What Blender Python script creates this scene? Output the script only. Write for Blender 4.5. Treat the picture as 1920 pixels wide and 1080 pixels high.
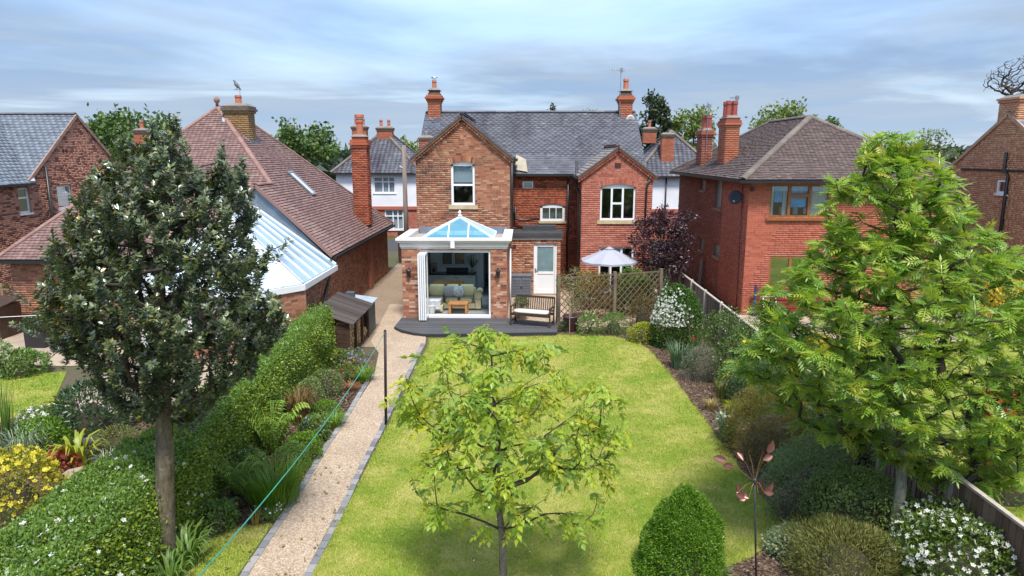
import bpy, math, random
import numpy as np
from mathutils import Vector, Matrix

for _o in list(bpy.data.objects):
    bpy.data.objects.remove(_o)
random.seed(7)
rng = np.random.default_rng(7)
S = bpy.context.scene
COL = S.collection
R = math.radians
PI = math.pi

# ------------------------------------------------------------------ camera
FPX, CAMH = 1300.0, 5.7                       # focal length in photo pixels, camera height in metres
PITCH = math.atan(252 / FPX)
YAW = math.atan(25 / FPX * math.cos(PITCH))
cam_data = bpy.data.cameras.new('camera')
cam = bpy.data.objects.new('camera', cam_data)
COL.objects.link(cam)
cam.location = (0, 0, CAMH)
cam.rotation_euler = (PI / 2 - PITCH, 0, YAW)
cam_data.sensor_width = 36
cam_data.lens = 36 * FPX / 1920
cam_data.clip_start = 0.1
cam_data.clip_end = 3000
S.camera = cam

# ------------------------------------------------------------------ sky, sun, exposure
SUN_ELEV, SUN_AZ = R(62), R(168)              # azimuth from +Y towards +X: behind the camera
wd = bpy.data.worlds.new('World')
S.world = wd
wd.use_nodes = True
nt = wd.node_tree
nt.nodes.clear()
def _n(t, **k):
    n = nt.nodes.new(t)
    for a, b in k.items():
        setattr(n, a, b)
    return n
def _m(op, a, b=None, c=None, clamp=False):
    n = _n('ShaderNodeMath', operation=op, use_clamp=clamp)
    for i, v in enumerate((a, b, c)):
        if v is None: continue
        if isinstance(v, (int, float)): n.inputs[i].default_value = v
        else: nt.links.new(v, n.inputs[i])
    return n.outputs[0]
sky = _n('ShaderNodeTexSky', sky_type='NISHITA', sun_disc=False)
sky.sun_elevation = SUN_ELEV
sky.sun_rotation = SUN_AZ
sky.air_density = 1.3
sky.dust_density = 0.3
sky.ozone_density = 2.5
tc = _n('ShaderNodeTexCoord')
sx = _n('ShaderNodeSeparateXYZ'); nt.links.new(tc.outputs['Generated'], sx.inputs[0])
zz = _m('ADD', _m('MAXIMUM', sx.outputs[2], 0.0), 0.075)
cu = _n('ShaderNodeCombineXYZ')
nt.links.new(_m('DIVIDE', sx.outputs[0], zz), cu.inputs[0])
nt.links.new(_m('DIVIDE', sx.outputs[1], zz), cu.inputs[1])
def _noise(scale, detail, rough, off, dist=0.0):
    mp = _n('ShaderNodeMapping'); mp.inputs[1].default_value = off
    nt.links.new(cu.outputs[0], mp.inputs[0])
    n = _n('ShaderNodeTexNoise'); n.inputs['Scale'].default_value = scale
    n.inputs['Detail'].default_value = detail; n.inputs['Roughness'].default_value = rough
    n.inputs['Distortion'].default_value = dist
    nt.links.new(mp.outputs[0], n.inputs['Vector'])
    return n.outputs['Fac']
def _ramp(v, a, b):
    n = _n('ShaderNodeMapRange', interpolation_type='SMOOTHSTEP')
    n.inputs[1].default_value = a; n.inputs[2].default_value = b
    nt.links.new(v, n.inputs[0])
    return n.outputs[0]
veil = _ramp(_noise(0.30, 5, 0.55, (3.1, 1.7, 0), 0.4), 0.30, 0.60)       # high thin grey cloud
thick = _m('MINIMUM', _m('DIVIDE', 0.095, _m('ADD', _m('MAXIMUM', sx.outputs[2], 0.0), 0.075)), 1.0)   # more air and veil to look through near the horizon
veil = _m('MINIMUM', _m('ADD', _m('MULTIPLY', veil, 0.60), _m('MULTIPLY', thick, 0.85)), 0.97)
heap = _ramp(_noise(0.55, 7, 0.55, (1.30, 7.35, 0), 0.15), 0.44, 0.56)    # white heaped cloud above it, brightened overhead as unseen fill light
def _mix(f, a, b):
    n = _n('ShaderNodeMix', data_type='RGBA')
    if isinstance(f, float): n.inputs[0].default_value = f
    else: nt.links.new(f, n.inputs[0])
    for i, v in ((6, a), (7, b)):
        if isinstance(v, tuple): n.inputs[i].default_value = (*v, 1)
        else: nt.links.new(v, n.inputs[i])
    return n.outputs[2]
c1 = _mix(_m('MULTIPLY', heap, _m('MAXIMUM', _m('SUBTRACT', 1.0, _m('MULTIPLY', thick, 2.6)), 0.0)), _mix(0.45, sky.outputs[0], (1.7, 2.7, 5.2)), (9.4, 9.7, 10.2))
tone = _ramp(_noise(0.55, 6, 0.6, (8.3, 2.2, 0), 0.5), 0.36, 0.60)
c2 = _mix(veil, c1, _mix(_m('MULTIPLY', thick, 0.85), _mix(tone, (0.80, 1.36, 2.40), (1.44, 1.74, 2.28)), (1.70, 2.18, 2.74)))
bg = _n('ShaderNodeBackground'); bg.inputs[1].default_value = 0.13
nt.links.new(c2, bg.inputs[0])
ow = _n('ShaderNodeOutputWorld'); nt.links.new(bg.outputs[0], ow.inputs[0])

sun_data = bpy.data.lights.new('sun', 'SUN')
sun_data.energy = 2.6
sun_data.angle = R(13)
sun_data.color = (1.0, 0.95, 0.87)
sun = bpy.data.objects.new('sun', sun_data)
COL.objects.link(sun)
_sd = Vector((math.sin(SUN_AZ) * math.cos(SUN_ELEV), math.cos(SUN_AZ) * math.cos(SUN_ELEV), math.sin(SUN_ELEV)))
sun.rotation_euler = (-_sd).to_track_quat('-Z', 'Y').to_euler()
sun.location = (0, -20, 40)
S.view_settings.view_transform = 'Standard'
S.view_settings.look = 'None'
S.view_settings.gamma = 1
S.view_settings.use_curve_mapping = False
S.view_settings.exposure = 1.15
S.render.engine = 'CYCLES'
S.cycles.max_bounces = 6
S.cycles.transparent_max_bounces = 12
S.cycles.caustics_reflective = False
S.cycles.caustics_refractive = False

# ------------------------------------------------------------------ pixel -> place
_cp, _sp, _cy, _sy = math.cos(PITCH), math.sin(PITCH), math.cos(YAW), math.sin(YAW)
def ray(px, py):
    a, b = (px - 960) / FPX, (540 - py) / FPX
    x, y, z = a, _cp + b * _sp, -_sp + b * _cp
    return np.array([x * _cy - y * _sy, x * _sy + y * _cy, z])
def G(px, py, z=0.0):                           # point on the horizontal plane at height z
    d = ray(px, py); return d * ((z - CAMH) / d[2]) + [0, 0, CAMH]
def AY(px, py, Y):                              # point on the vertical plane y = Y
    d = ray(px, py); return d * (Y / d[1]) + [0, 0, CAMH]
def AX(px, py, X):
    d = ray(px, py); return d * (X / d[0]) + [0, 0, CAMH]
def rectX(a, b, c, d, X):                       # pixel box on a side wall -> y0, y1, z0, z1
    p, q = AX(a, (b + d) / 2, X), AX(c, (b + d) / 2, X)
    m = (a + c) / 2
    return min(p[1], q[1]), max(p[1], q[1]), AX(m, d, X)[2], AX(m, b, X)[2]

# ------------------------------------------------------------------ materials
MATS = {}
def srgb(h):
    h = h.lstrip('#'); v = [int(h[i:i + 2], 16) / 255 for i in (0, 2, 4)]
    return tuple(c / 12.92 if c <= 0.04045 else ((c + 0.055) / 1.055) ** 2.4 for c in v)
class NT:
    def __init__(self, name):
        self.m = bpy.data.materials.new(name); self.m.use_nodes = True
        self.t = self.m.node_tree; self.t.nodes.clear()
        self.out = self.n('ShaderNodeOutputMaterial')
    def n(self, typ, **k):
        n = self.t.nodes.new(typ)
        for a, b in k.items(): setattr(n, a, b)
        return n
    def l(self, a, b): self.t.links.new(a, b)
    def s(self, node, key, v):
        i = node.inputs[key]
        if hasattr(v, 'is_output') or isinstance(v, bpy.types.NodeSocket): self.l(v, i)
        elif isinstance(v, tuple) and len(v) == 3 and i.type == 'RGBA': i.default_value = (*v, 1)
        else: i.default_value = v
    def math(self, op, a, b=None):
        n = self.n('ShaderNodeMath', operation=op); self.s(n, 0, a)
        if b is not None: self.s(n, 1, b)
        return n.outputs[0]
    def pos(self):
        return self.n('ShaderNodeNewGeometry').outputs['Position']
    def noise(self, scale, detail=4, rough=0.55, vec=None, stretch=None):
        n = self.n('ShaderNodeTexNoise'); n.inputs['Scale'].default_value = scale
        n.inputs['Detail'].default_value = detail; n.inputs['Roughness'].default_value = rough
        v = vec if vec is not None else self.pos()
        if stretch:
            mp = self.n('ShaderNodeMapping'); mp.inputs[3].default_value = stretch
            self.l(v, mp.inputs[0]); v = mp.outputs[0]
        self.l(v, n.inputs['Vector'])
        return n.outputs['Fac']
    def ramp(self, v, stops, interp='LINEAR'):
        n = self.n('ShaderNodeValToRGB'); cr = n.color_ramp; cr.interpolation = interp
        while len(cr.elements) < len(stops): cr.elements.new(0.5)
        for e, (p, c) in zip(cr.elements, stops):
            e.position = p; e.color = (*c, 1)
        self.l(v, n.inputs[0]); return n.outputs[0]
    def rng(self, v, a, b, c=0.0, d=1.0):
        n = self.n('ShaderNodeMapRange'); n.inputs[1].default_value = a; n.inputs[2].default_value = b
        n.inputs[3].default_value = c; n.inputs[4].default_value = d
        self.l(v, n.inputs[0]); return n.outputs[0]
    def mix(self, f, a, b, blend='MIX'):
        n = self.n('ShaderNodeMix', data_type='RGBA', blend_type=blend)
        self.s(n, 0, f); self.s(n, 6, a); self.s(n, 7, b); return n.outputs[2]
    def tint(self):
        a = self.n('ShaderNodeAttribute'); a.attribute_name = 'tint'
        o = self.n('ShaderNodeObjectInfo')
        return self.math('FRACT', self.math('ADD', a.outputs['Fac'], o.outputs['Random']))
    def bump(self, h, strength=0.4, dist=0.02):
        b = self.n('ShaderNodeBump'); b.inputs['Strength'].default_value = strength
        b.inputs['Distance'].default_value = dist; self.l(h, b.inputs['Height']); return b.outputs[0]
    def pbr(self, col, rough=0.6, metal=0.0, spec=0.5, normal=None, **k):
        p = self.n('ShaderNodeBsdfPrincipled')
        self.s(p, 'Base Color', col); self.s(p, 'Roughness', rough); self.s(p, 'Metallic', metal)
        self.s(p, 'Specular IOR Level', spec)
        if normal is not None: self.l(normal, p.inputs['Normal'])
        for a, b in k.items(): self.s(p, a, b)
        return p.outputs[0]
    def end(self, sh):
        self.l(sh, self.out.inputs[0]); return self.m
def cached(f):
    def w(name, *a, **k):
        if name not in MATS: MATS[name] = f(name, *a, **k)
        return MATS[name]
    return w
@cached
def plain(name, c, rough=0.5, metal=0.0, spec=0.5, var=0.12, scale=6.0, bump=0.0, stretch=None):
    t = NT(name); nz = t.noise(scale, 5, 0.6, stretch=stretch)
    f = t.rng(nz, 0.3, 0.7, 1 - var, 1 + var)
    colr = t.mix(1.0, c, t.ramp(f, [(0, (0, 0, 0)), (1, (1, 1, 1))]), 'MULTIPLY') if False else None
    g = t.n('ShaderNodeVectorMath', operation='SCALE'); g.inputs[0].default_value = c; t.l(f, g.inputs['Scale'])
    nm = t.bump(t.noise(scale * 8, 4, 0.6, stretch=stretch), bump, 0.01) if bump else None
    return t.end(t.pbr(g.outputs[0], rough, metal, spec, nm))
@cached
def pieces(name, stops, rough=0.75, spec=0.3, stain=0.35, stain_c=(0.03, 0.025, 0.022), stain_scale=0.9, bump=0.5,
           grain=60.0, st=(0.52, 0.78), pale=0.0, pale_c=(0.55, 0.5, 0.42), stretch=None, interp='LINEAR'):
    """colour differs from piece to piece, with weather stains over all"""
    t = NT(name); c = t.ramp(t.tint(), stops, interp)
    fine = t.noise(grain, 3, 0.6)
    c = t.mix(t.rng(fine, 0.25, 0.75, 0.0, 0.35), c, t.mix(0.5, c, (0.02, 0.015, 0.012)))
    if stain:
        st_ = t.noise(stain_scale, 6, 0.68, stretch=stretch)
        c = t.mix(t.rng(st_, st[0], st[1], 0.0, stain), c, stain_c)
    if pale:
        pv = t.noise(stain_scale * 2.3, 6, 0.7)
        c = t.mix(t.rng(pv, 0.58, 0.75, 0.0, pale), c, pale_c)
    return t.end(t.pbr(c, rough, 0, spec, t.bump(fine, bump, 0.006)))
@cached
def leafmat(name, stops, rough=0.45, trans=0.35, spec=0.5, patch=0.0, patch_c=(0.2, 0.2, 0.03), patch_scale=2.0):
    t = NT(name); c = t.ramp(t.tint(), stops)
    if patch:
        c = t.mix(t.rng(t.noise(patch_scale, 4, 0.6), 0.42, 0.65, 0, patch), c, patch_c)
    p = t.pbr(c, rough, 0, spec)
    tr = t.n('ShaderNodeBsdfTranslucent'); t.l(t.mix(1.0, c, (1.0, 1.0, 0.55), 'MULTIPLY'), tr.inputs[0])
    mx = t.n('ShaderNodeMixShader'); mx.inputs[0].default_value = trans
    t.l(p, mx.inputs[1]); t.l(tr.outputs[0], mx.inputs[2])
    return t.end(mx.outputs[0])
@cached
def glass(name, tint=(0.85, 0.9, 0.92), refl=1.0, base=0.06, gcol=(1, 1, 1)):
    t = NT(name)
    fr = t.n('ShaderNodeLayerWeight'); fr.inputs[0].default_value = 0.5
    f = t.math('MINIMUM', t.math('ADD', t.math('MULTIPLY', t.math('POWER', fr.outputs['Facing'], 4.0), refl), base), 1.0)
    tr = t.n('ShaderNodeBsdfTransparent'); tr.inputs[0].default_value = (*tint, 1)
    gl = t.n('ShaderNodeBsdfGlossy'); gl.inputs['Roughness'].default_value = 0.02; gl.inputs['Color'].default_value = (*gcol, 1)
    mx = t.n('ShaderNodeMixShader'); t.l(f, mx.inputs[0]); t.l(tr.outputs[0], mx.inputs[1]); t.l(gl.outputs[0], mx.inputs[2])
    return t.end(mx.outputs[0])

# ------------------------------------------------------------------ scene tree
WL = {}
def props(o, label=None, cat=None, group=None, kind=None):
    for k, v in (('label', label), ('category', cat), ('group', group), ('kind', kind)):
        if v: o[k] = v
    return o
def thing(name, label, cat, loc, group=None):
    o = bpy.data.objects.new(name, None); o.empty_display_size = 0.2
    COL.objects.link(o); o.location = loc; WL[o] = Vector(loc)
    return props(o, label, cat, group)
def attach(o, par):
    if par is not None:
        o.parent = par
        w = WL.get(par)
        if w is not None: o.matrix_parent_inverse = Matrix.Translation(-w)
    return o
def link_mesh(name, me, mat, parent=None, kind=None):
    o = bpy.data.objects.new(name, me)
    if mat is not None and not me.materials: me.materials.append(mat)
    COL.objects.link(o); attach(o, parent)
    if kind: o['kind'] = kind
    return o
def V3(*a): return np.array(a, float)
def unit(v):
    v = np.asarray(v, float); return v / (np.linalg.norm(v) + 1e-12)

class MB:
    """collects faces, builds ONE mesh object"""
    def __init__(s): s.v, s.f, s.t = [], [], []
    def add(s, vs, fs, tint=None):
        b = len(s.v); s.v += [tuple(map(float, p)) for p in vs]
        s.f += [tuple(i + b for i in f) for f in fs]
        s.t += [tint if tint is not None else 0.0] * len(fs)
        return s
    def box(s, x0, x1, y0, y1, z0, z1, tint=None):
        v = [(x, y, z) for z in (z0, z1) for y in (y0, y1) for x in (x0, x1)]
        return s.add(v, [(0, 2, 3, 1), (4, 5, 7, 6), (0, 1, 5, 4), (2, 6, 7, 3), (0, 4, 6, 2), (1, 3, 7, 5)], tint)
    def obox(s, c, a, b, d, tint=None):             # centre and three half-axes
        c, a, b, d = map(np.asarray, (c, a, b, d))
        v = [c + i * a + j * b + k * d for k in (-1, 1) for j in (-1, 1) for i in (-1, 1)]
        return s.add(v, [(0, 2, 3, 1), (4, 5, 7, 6), (0, 1, 5, 4), (2, 6, 7, 3), (0, 4, 6, 2), (1, 3, 7, 5)], tint)
    def bar(s, p, q, w, h=None, up=(0, 0, 1), tint=None):
        p, q = np.asarray(p, float), np.asarray(q, float); d = q - p; u = unit(d)
        if abs(np.dot(u, up)) > 0.98: up = (0, 1, 0)
        a = unit(np.cross(u, up)); b = np.cross(a, u)
        return s.obox((p + q) / 2, a * w / 2, b * (h or w) / 2, d / 2, tint)
    def tube(s, pts, rad, n=6, cap=True, tint=None):
        pts = [np.asarray(p, float) for p in pts]
        if not hasattr(rad, '__len__'): rad = [rad] * len(pts)
        b = len(s.v); prev = None; rings = []
        for i, p in enumerate(pts):
            d = unit(pts[min(i + 1, len(pts) - 1)] - pts[max(i - 1, 0)])
            if prev is None:
                a = np.cross(d, (0, 0, 1)) if abs(d[2]) < 0.9 else np.cross(d, (0, 1, 0))
            else: a = prev - d * np.dot(prev, d)
            a = unit(a); prev = a; c = np.cross(d, a)
            rings.append([p + rad[i] * (math.cos(2 * PI * k / n) * a + math.sin(2 * PI * k / n) * c) for k in range(n)])
        vs = [v for r in rings for v in r]; fs = []
        for i in range(len(pts) - 1):
            for k in range(n):
                k2 = (k + 1) % n
                fs.append((i * n + k, i * n + k2, (i + 1) * n + k2, (i + 1) * n + k))
        if cap:
            fs.append(tuple(reversed(range(n)))); fs.append(tuple((len(pts) - 1) * n + k for k in range(n)))
        return s.add(vs, fs, tint)
    def lathe(s, prof, c, n=16, axis=None, tint=None):
        c = np.asarray(c, float); vs, fs = [], []
        for r, z in prof:
            for k in range(n): vs.append(c + (r * math.cos(2 * PI * k / n), r * math.sin(2 * PI * k / n), z))
        for i in range(len(prof) - 1):
            for k in range(n):
                k2 = (k + 1) % n; fs.append((i * n + k, i * n + k2, (i + 1) * n + k2, (i + 1) * n + k))
        fs.append(tuple(reversed(range(n)))); fs.append(tuple((len(prof) - 1) * n + k for k in range(n)))
        return s.add(vs, fs, tint)
    def prism(s, poly, vec, tint=None):              # planar polygon pushed along vec
        poly = [np.asarray(p, float) for p in poly]; vec = np.asarray(vec, float); n = len(poly)
        vs = poly + [p + vec for p in poly]
        fs = [tuple(reversed(range(n))), tuple(range(n, 2 * n))]
        fs += [(i, (i + 1) % n, n + (i + 1) % n, n + i) for i in range(n)]
        return s.add(vs, fs, tint)
    def build(s, name, mat, parent=None, smooth=False, kind=None, data_only=False):
        me = bpy.data.meshes.new(name); me.from_pydata(s.v, [], s.f)
        if any(s.t):
            a = me.attributes.new('tint', 'FLOAT', 'FACE'); a.data.foreach_set('value', s.t)
        if smooth:
            me.polygons.foreach_set('use_smooth', [True] * len(me.polygons))
        if mat is not None: me.materials.append(mat)
        me.update()
        return me if data_only else link_mesh(name, me, None, parent, kind)
def mesh_np(name, v, f, mat, parent=None, tint=None, smooth=False, kind=None):
    me = bpy.data.meshes.new(name); k = f.shape[1]
    me.vertices.add(len(v)); me.vertices.foreach_set('co', np.ascontiguousarray(v, np.float32).ravel())
    me.loops.add(f.size); me.loops.foreach_set('vertex_index', np.ascontiguousarray(f, np.int32).ravel())
    me.polygons.add(len(f)); me.polygons.foreach_set('loop_start', np.arange(0, f.size, k, dtype=np.int32))
    if smooth: me.polygons.foreach_set('use_smooth', np.ones(len(f), bool))
    me.update(calc_edges=True)
    if tint is not None:
        a = me.attributes.new('tint', 'FLOAT', 'FACE'); a.data.foreach_set('value', np.ascontiguousarray(tint, np.float32))
    return link_mesh(name, me, mat, parent, kind)
def inst(name, T, M, L, mat, parent=None, tint=None, smooth=False, kind=None):
    """copies of a template joined into one mesh: M (N,3,3) columns = axes, L (N,3)"""
    tv, tf = T; N = len(L)
    v = np.einsum('nij,kj->nki', M, tv) + L[:, None, :]
    f = (tf[None] + (np.arange(N) * len(tv))[:, None, None]).reshape(-1, tf.shape[1])
    tt = np.repeat(tint, len(tf)) if tint is not None else None
    return mesh_np(name, v.reshape(-1, 3), f, mat, parent, tt, smooth, kind)
def rows_unit(a): return a / (np.linalg.norm(a, axis=1, keepdims=True) + 1e-9)
def bases(d, nrm):
    y = rows_unit(d); x = rows_unit(np.cross(y, nrm)); z = np.cross(x, y)
    return np.stack([x, y, z], axis=2)

BOX5 = (np.array([(x, y, z) for z in (0, 1) for y in (-.5, .5) for x in (-.5, .5)], float),
        np.array([(4, 5, 7, 6), (0, 1, 5, 4), (2, 6, 7, 3), (0, 4, 6, 2), (1, 3, 7, 5)]))
CAMP = np.array([0, 0, CAMH])
class Pieces:
    """bricks / tiles of one thing: the nearest ones are objects, the rest is joined per wall"""
    def __init__(s, name, rest, limit=300): s.name, s.rest, s.limit, s.items = name, rest, limit, []
    def put(s, wall, mat, M, L, single=True): s.items.append((wall, mat, M, L, single))
    def finish(s):
        d = np.concatenate([np.linalg.norm(L - CAMP, axis=1) + (0 if sg else 1e6) for _, _, _, L, sg in s.items])
        cut = np.sort(d)[min(s.limit, len(d)) - 1] if s.limit else -1
        cache = {}
        for wall, mat, M, L, sg in s.items:
            near = (np.linalg.norm(L - CAMP, axis=1) <= cut) & sg
            if near.any():
                if mat not in cache:
                    me = bpy.data.meshes.new(s.name); me.from_pydata(BOX5[0].tolist(), [], BOX5[1].tolist())
                    me.materials.append(mat); cache[mat] = me
                for m, l in zip(M[near], L[near]):
                    o = bpy.data.objects.new(s.name, cache[mat]); COL.objects.link(o); o.parent = wall
                    o.matrix_basis = Matrix([[*m[i], l[i]] for i in range(3)] + [[0, 0, 0, 1]])
            far = ~near
            if far.any():
                inst(s.rest, BOX5, M[far], L[far], mat, wall, rng.random(far.sum()), kind='stuff')

def spans(poly, v):
    """u-intervals of a polygon at height v"""
    xs = []
    for (a, b), (c, d) in zip(poly, poly[1:] + poly[:1]):
        if (b <= v < d) or (d <= v < b): xs.append(a + (v - b) * (c - a) / (d - b))
    xs.sort(); return list(zip(xs[::2], xs[1::2]))
def cut(iv, holes):
    for a, b in holes:
        out = []
        for p, q in iv:
            if b <= p or a >= q: out.append((p, q)); continue
            if a > p: out.append((p, a))
            if b < q: out.append((b, q))
        iv = out
    return iv
def brick_wall(pc, root, O, u, poly, holes=(), mat=None, mortar=None, thick=0.22, bl=0.225, bh=0.075, name='wall',
               proud=0.0035, single=True, bricks=True):
    O, u = np.asarray(O, float), np.asarray(u, float); w = V3(0, 0, 1); n = np.cross(u, w)
    m = MB()
    def pt(a, b, d=0.0): return O + u * a + w * b - n * d
    vs = sorted({round(p[1], 4) for p in poly} | {round(x, 4) for h in holes for x in h[2:4]})
    for va, vb in zip(vs, vs[1:]):
        if vb - va < 1e-4: continue
        lo, hi = spans(poly, va + 1e-5), spans(poly, vb - 1e-5)
        if not lo or not hi: continue
        (la, ra), (lb, rb) = lo[0], hi[0]
        hs = sorted((h[0], h[1]) for h in holes if h[2] <= va + 1e-4 and h[3] >= vb - 1e-4)
        e0 = [(la, lb)] + [(x, x) for h in hs for x in h] + [(ra, rb)]
        for (a0, a1), (b0, b1) in zip(e0[::2], e0[1::2]):
            if b0 - a0 < 1e-4 and b1 - a1 < 1e-4: continue
            m.add([pt(a0, va), pt(b0, va), pt(b1, vb), pt(a1, vb)], [(0, 1, 2, 3)])
            m.add([pt(a0, va, thick), pt(b0, va, thick), pt(b1, vb, thick), pt(a1, vb, thick)], [(3, 2, 1, 0)])
    for a, b, c, d in [h[:4] for h in holes]:
        q = [(a, c), (b, c), (b, d), (a, d)]
        for i in range(4):
            p0, p1 = q[i], q[(i + 1) % 4]
            m.add([pt(*p0), pt(*p1), pt(*p1, thick), pt(*p0, thick)], [(3, 2, 1, 0)])
    wall = m.build(name, mortar if bricks else mat, root)
    if bricks:
        vmax = max(p[1] for p in poly); vmin = min(p[1] for p in poly); C, Ls = [], []
        k = 0; v = vmin
        while v + bh * 0.5 < vmax:
            mid = v + bh / 2
            iv = cut(spans(poly, mid), [(h[0], h[1]) for h in holes if h[2] < mid < h[3]])
            for a, b in iv:
                x = a - (bl / 2 if k % 2 else 0) - (random.random() * 0.03)
                while x < b:
                    L = bl if random.random() > 0.2 else bl / 2
                    p, q = max(x, a), min(x + L, b)
                    if q - p > 0.035:
                        C.append(pt((p + q) / 2, mid)); Ls.append(q - p - 0.011)
                    x += L
            v += bh; k += 1
        if C:
            N = len(C); M = np.zeros((N, 3, 3)); Ls = np.array(Ls)
            M[:, :, 0] = u * Ls[:, None]; M[:, :, 1] = w * (bh - 0.011)
            M[:, :, 2] = n * (proud + rng.normal(0, 0.0010, N).clip(-0.002, 0.003))[:, None]
            pc.put(wall, mat, M, np.array(C), single)
    return wall
def brick_stack(pc, root, x0, x1, y0, y1, z0, z1, mat, mortar, name='chimney_stack', single=False, bh=0.075):
    """a square brick shaft; returns its core, the bricks stand on its four faces"""
    core = MB().box(x0, x1, y0, y1, z0, z1).build(name, mortar, root)
    for O, u, L in (((x0, y0, z0), (1, 0, 0), x1 - x0), ((x1, y0, z0), (0, 1, 0), y1 - y0), ((x0, y1, z0), (0, -1, 0), y1 - y0)):
        C, Ls = [], []; u = np.array(u, float); n = np.cross(u, (0, 0, 1)); z = 0; k = 0
        while z + bh <= z1 - z0 + 0.01:
            x = -0.11 * (k % 2)
            while x < L:
                p, q = max(x, 0), min(x + 0.225, L)
                if q - p > 0.03: C.append(np.array(O) + u * (p + q) / 2 + (0, 0, z + bh / 2)); Ls.append(q - p - 0.01)
                x += 0.225
            z += bh; k += 1
        N = len(C); M = np.zeros((N, 3, 3)); M[:, :, 0] = u * np.array(Ls)[:, None]
        M[:, 2, 1] = bh - 0.011; M[:, :, 2] = n * (0.003 + rng.random(N) * 0.002)[:, None]
        pc.put(core, mat, M, np.array(C), single)
    return core
def roof_plane(pc, root, poly, udir, mat, base_mat, gauge=0.112, width=0.165, thick=0.02, lift=0.040, name='roof', holes=(),
               slab=0.05, single=True, wobble=0.003):
    P = [np.asarray(p, float) for p in poly]; u = unit(udir)
    nrm = unit(np.cross(P[1] - P[0], P[2] - P[0]))
    if nrm[2] < 0: nrm = -nrm
    v = np.cross(nrm, u)
    if v[2] < 0: u = -u; v = np.cross(nrm, u)
    o = P[0]; loc = [(np.dot(p - o, u), np.dot(p - o, v)) for p in P]
    base = MB().prism([p for p in P], -nrm * slab).build(name, base_mat, root)
    v0, v1 = min(b for a, b in loc), max(b for a, b in loc)
    L, W = [], []; k = 0; y = v0
    while y < v1 - 0.02:
        iv = cut(spans(loc, min(y + gauge * 0.5, v1 - 1e-3)), [(h[0], h[1]) for h in holes if h[2] < y + gauge / 2 < h[3]])
        for a, b in iv:
            x = a - (width / 2 if k % 2 else 0)
            while x < b:
                p, q = max(x, a), min(x + width, b)
                if q - p > 0.02: L.append(o + u * (p + q) / 2 + v * (y + gauge * 0.55)); W.append(q - p - 0.004)
                x += width
        y += gauge; k += 1
    N = len(L); W = np.array(W); ln = gauge * 1.12
    M = np.zeros((N, 3, 3)); M[:, :, 0] = u * W[:, None]
    vt = unit(v * ln - nrm * lift * 0.8); nn = np.cross(u, vt)
    M[:, :, 1] = vt * ln
    M[:, :, 2] = nn * thick
    LL = np.array(L) + nrm * (lift * 0.45 + rng.normal(0, wobble, N).clip(-0.006, 0.008))[:, None]
    pc.put(base, mat, M, LL, single)
    return base, (o, u, v, nrm)
_half = {}
def ridge_run(root, p, q, r, mat, seg=0.42, name='ridge_tile'):
    p, q = np.asarray(p, float), np.asarray(q, float); d = q - p; n = max(1, round(np.linalg.norm(d) / seg)); ln = np.linalg.norm(d) / n
    y = unit(d); x = unit(np.cross(y, (0, 0, 1))); z = np.cross(x, y)
    if mat not in _half:
        m = MB(); k = 7; vs = []
        for yy in (0, 1):
            for s_ in (1.0, 0.86):
                for i in range(k): a = PI * i / (k - 1); vs.append((math.cos(a) * s_, yy, math.sin(a) * s_ * 0.75 - 0.1))
        fs = []
        for i in range(k - 1):
            fs += [(i + 1, i, 2 * k + i, 2 * k + i + 1), (i, i + 1, k + i + 1, k + i), (2 * k + i + 1, 2 * k + i, 3 * k + i, 3 * k + i + 1)]
        m.add(vs, fs); _half[mat] = m.build(name, mat, data_only=True)
    for i in range(n):
        o = bpy.data.objects.new(name, _half[mat]); COL.objects.link(o); attach(o, root)
        a = p + y * (ln * i + 0.004); rr = r * random.uniform(0.97, 1.05); l2 = ln * 0.985
        o.matrix_basis = Matrix([[x[j] * rr, y[j] * l2, z[j] * rr, a[j]] for j in range(3)] + [[0, 0, 0, 1]])

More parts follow.
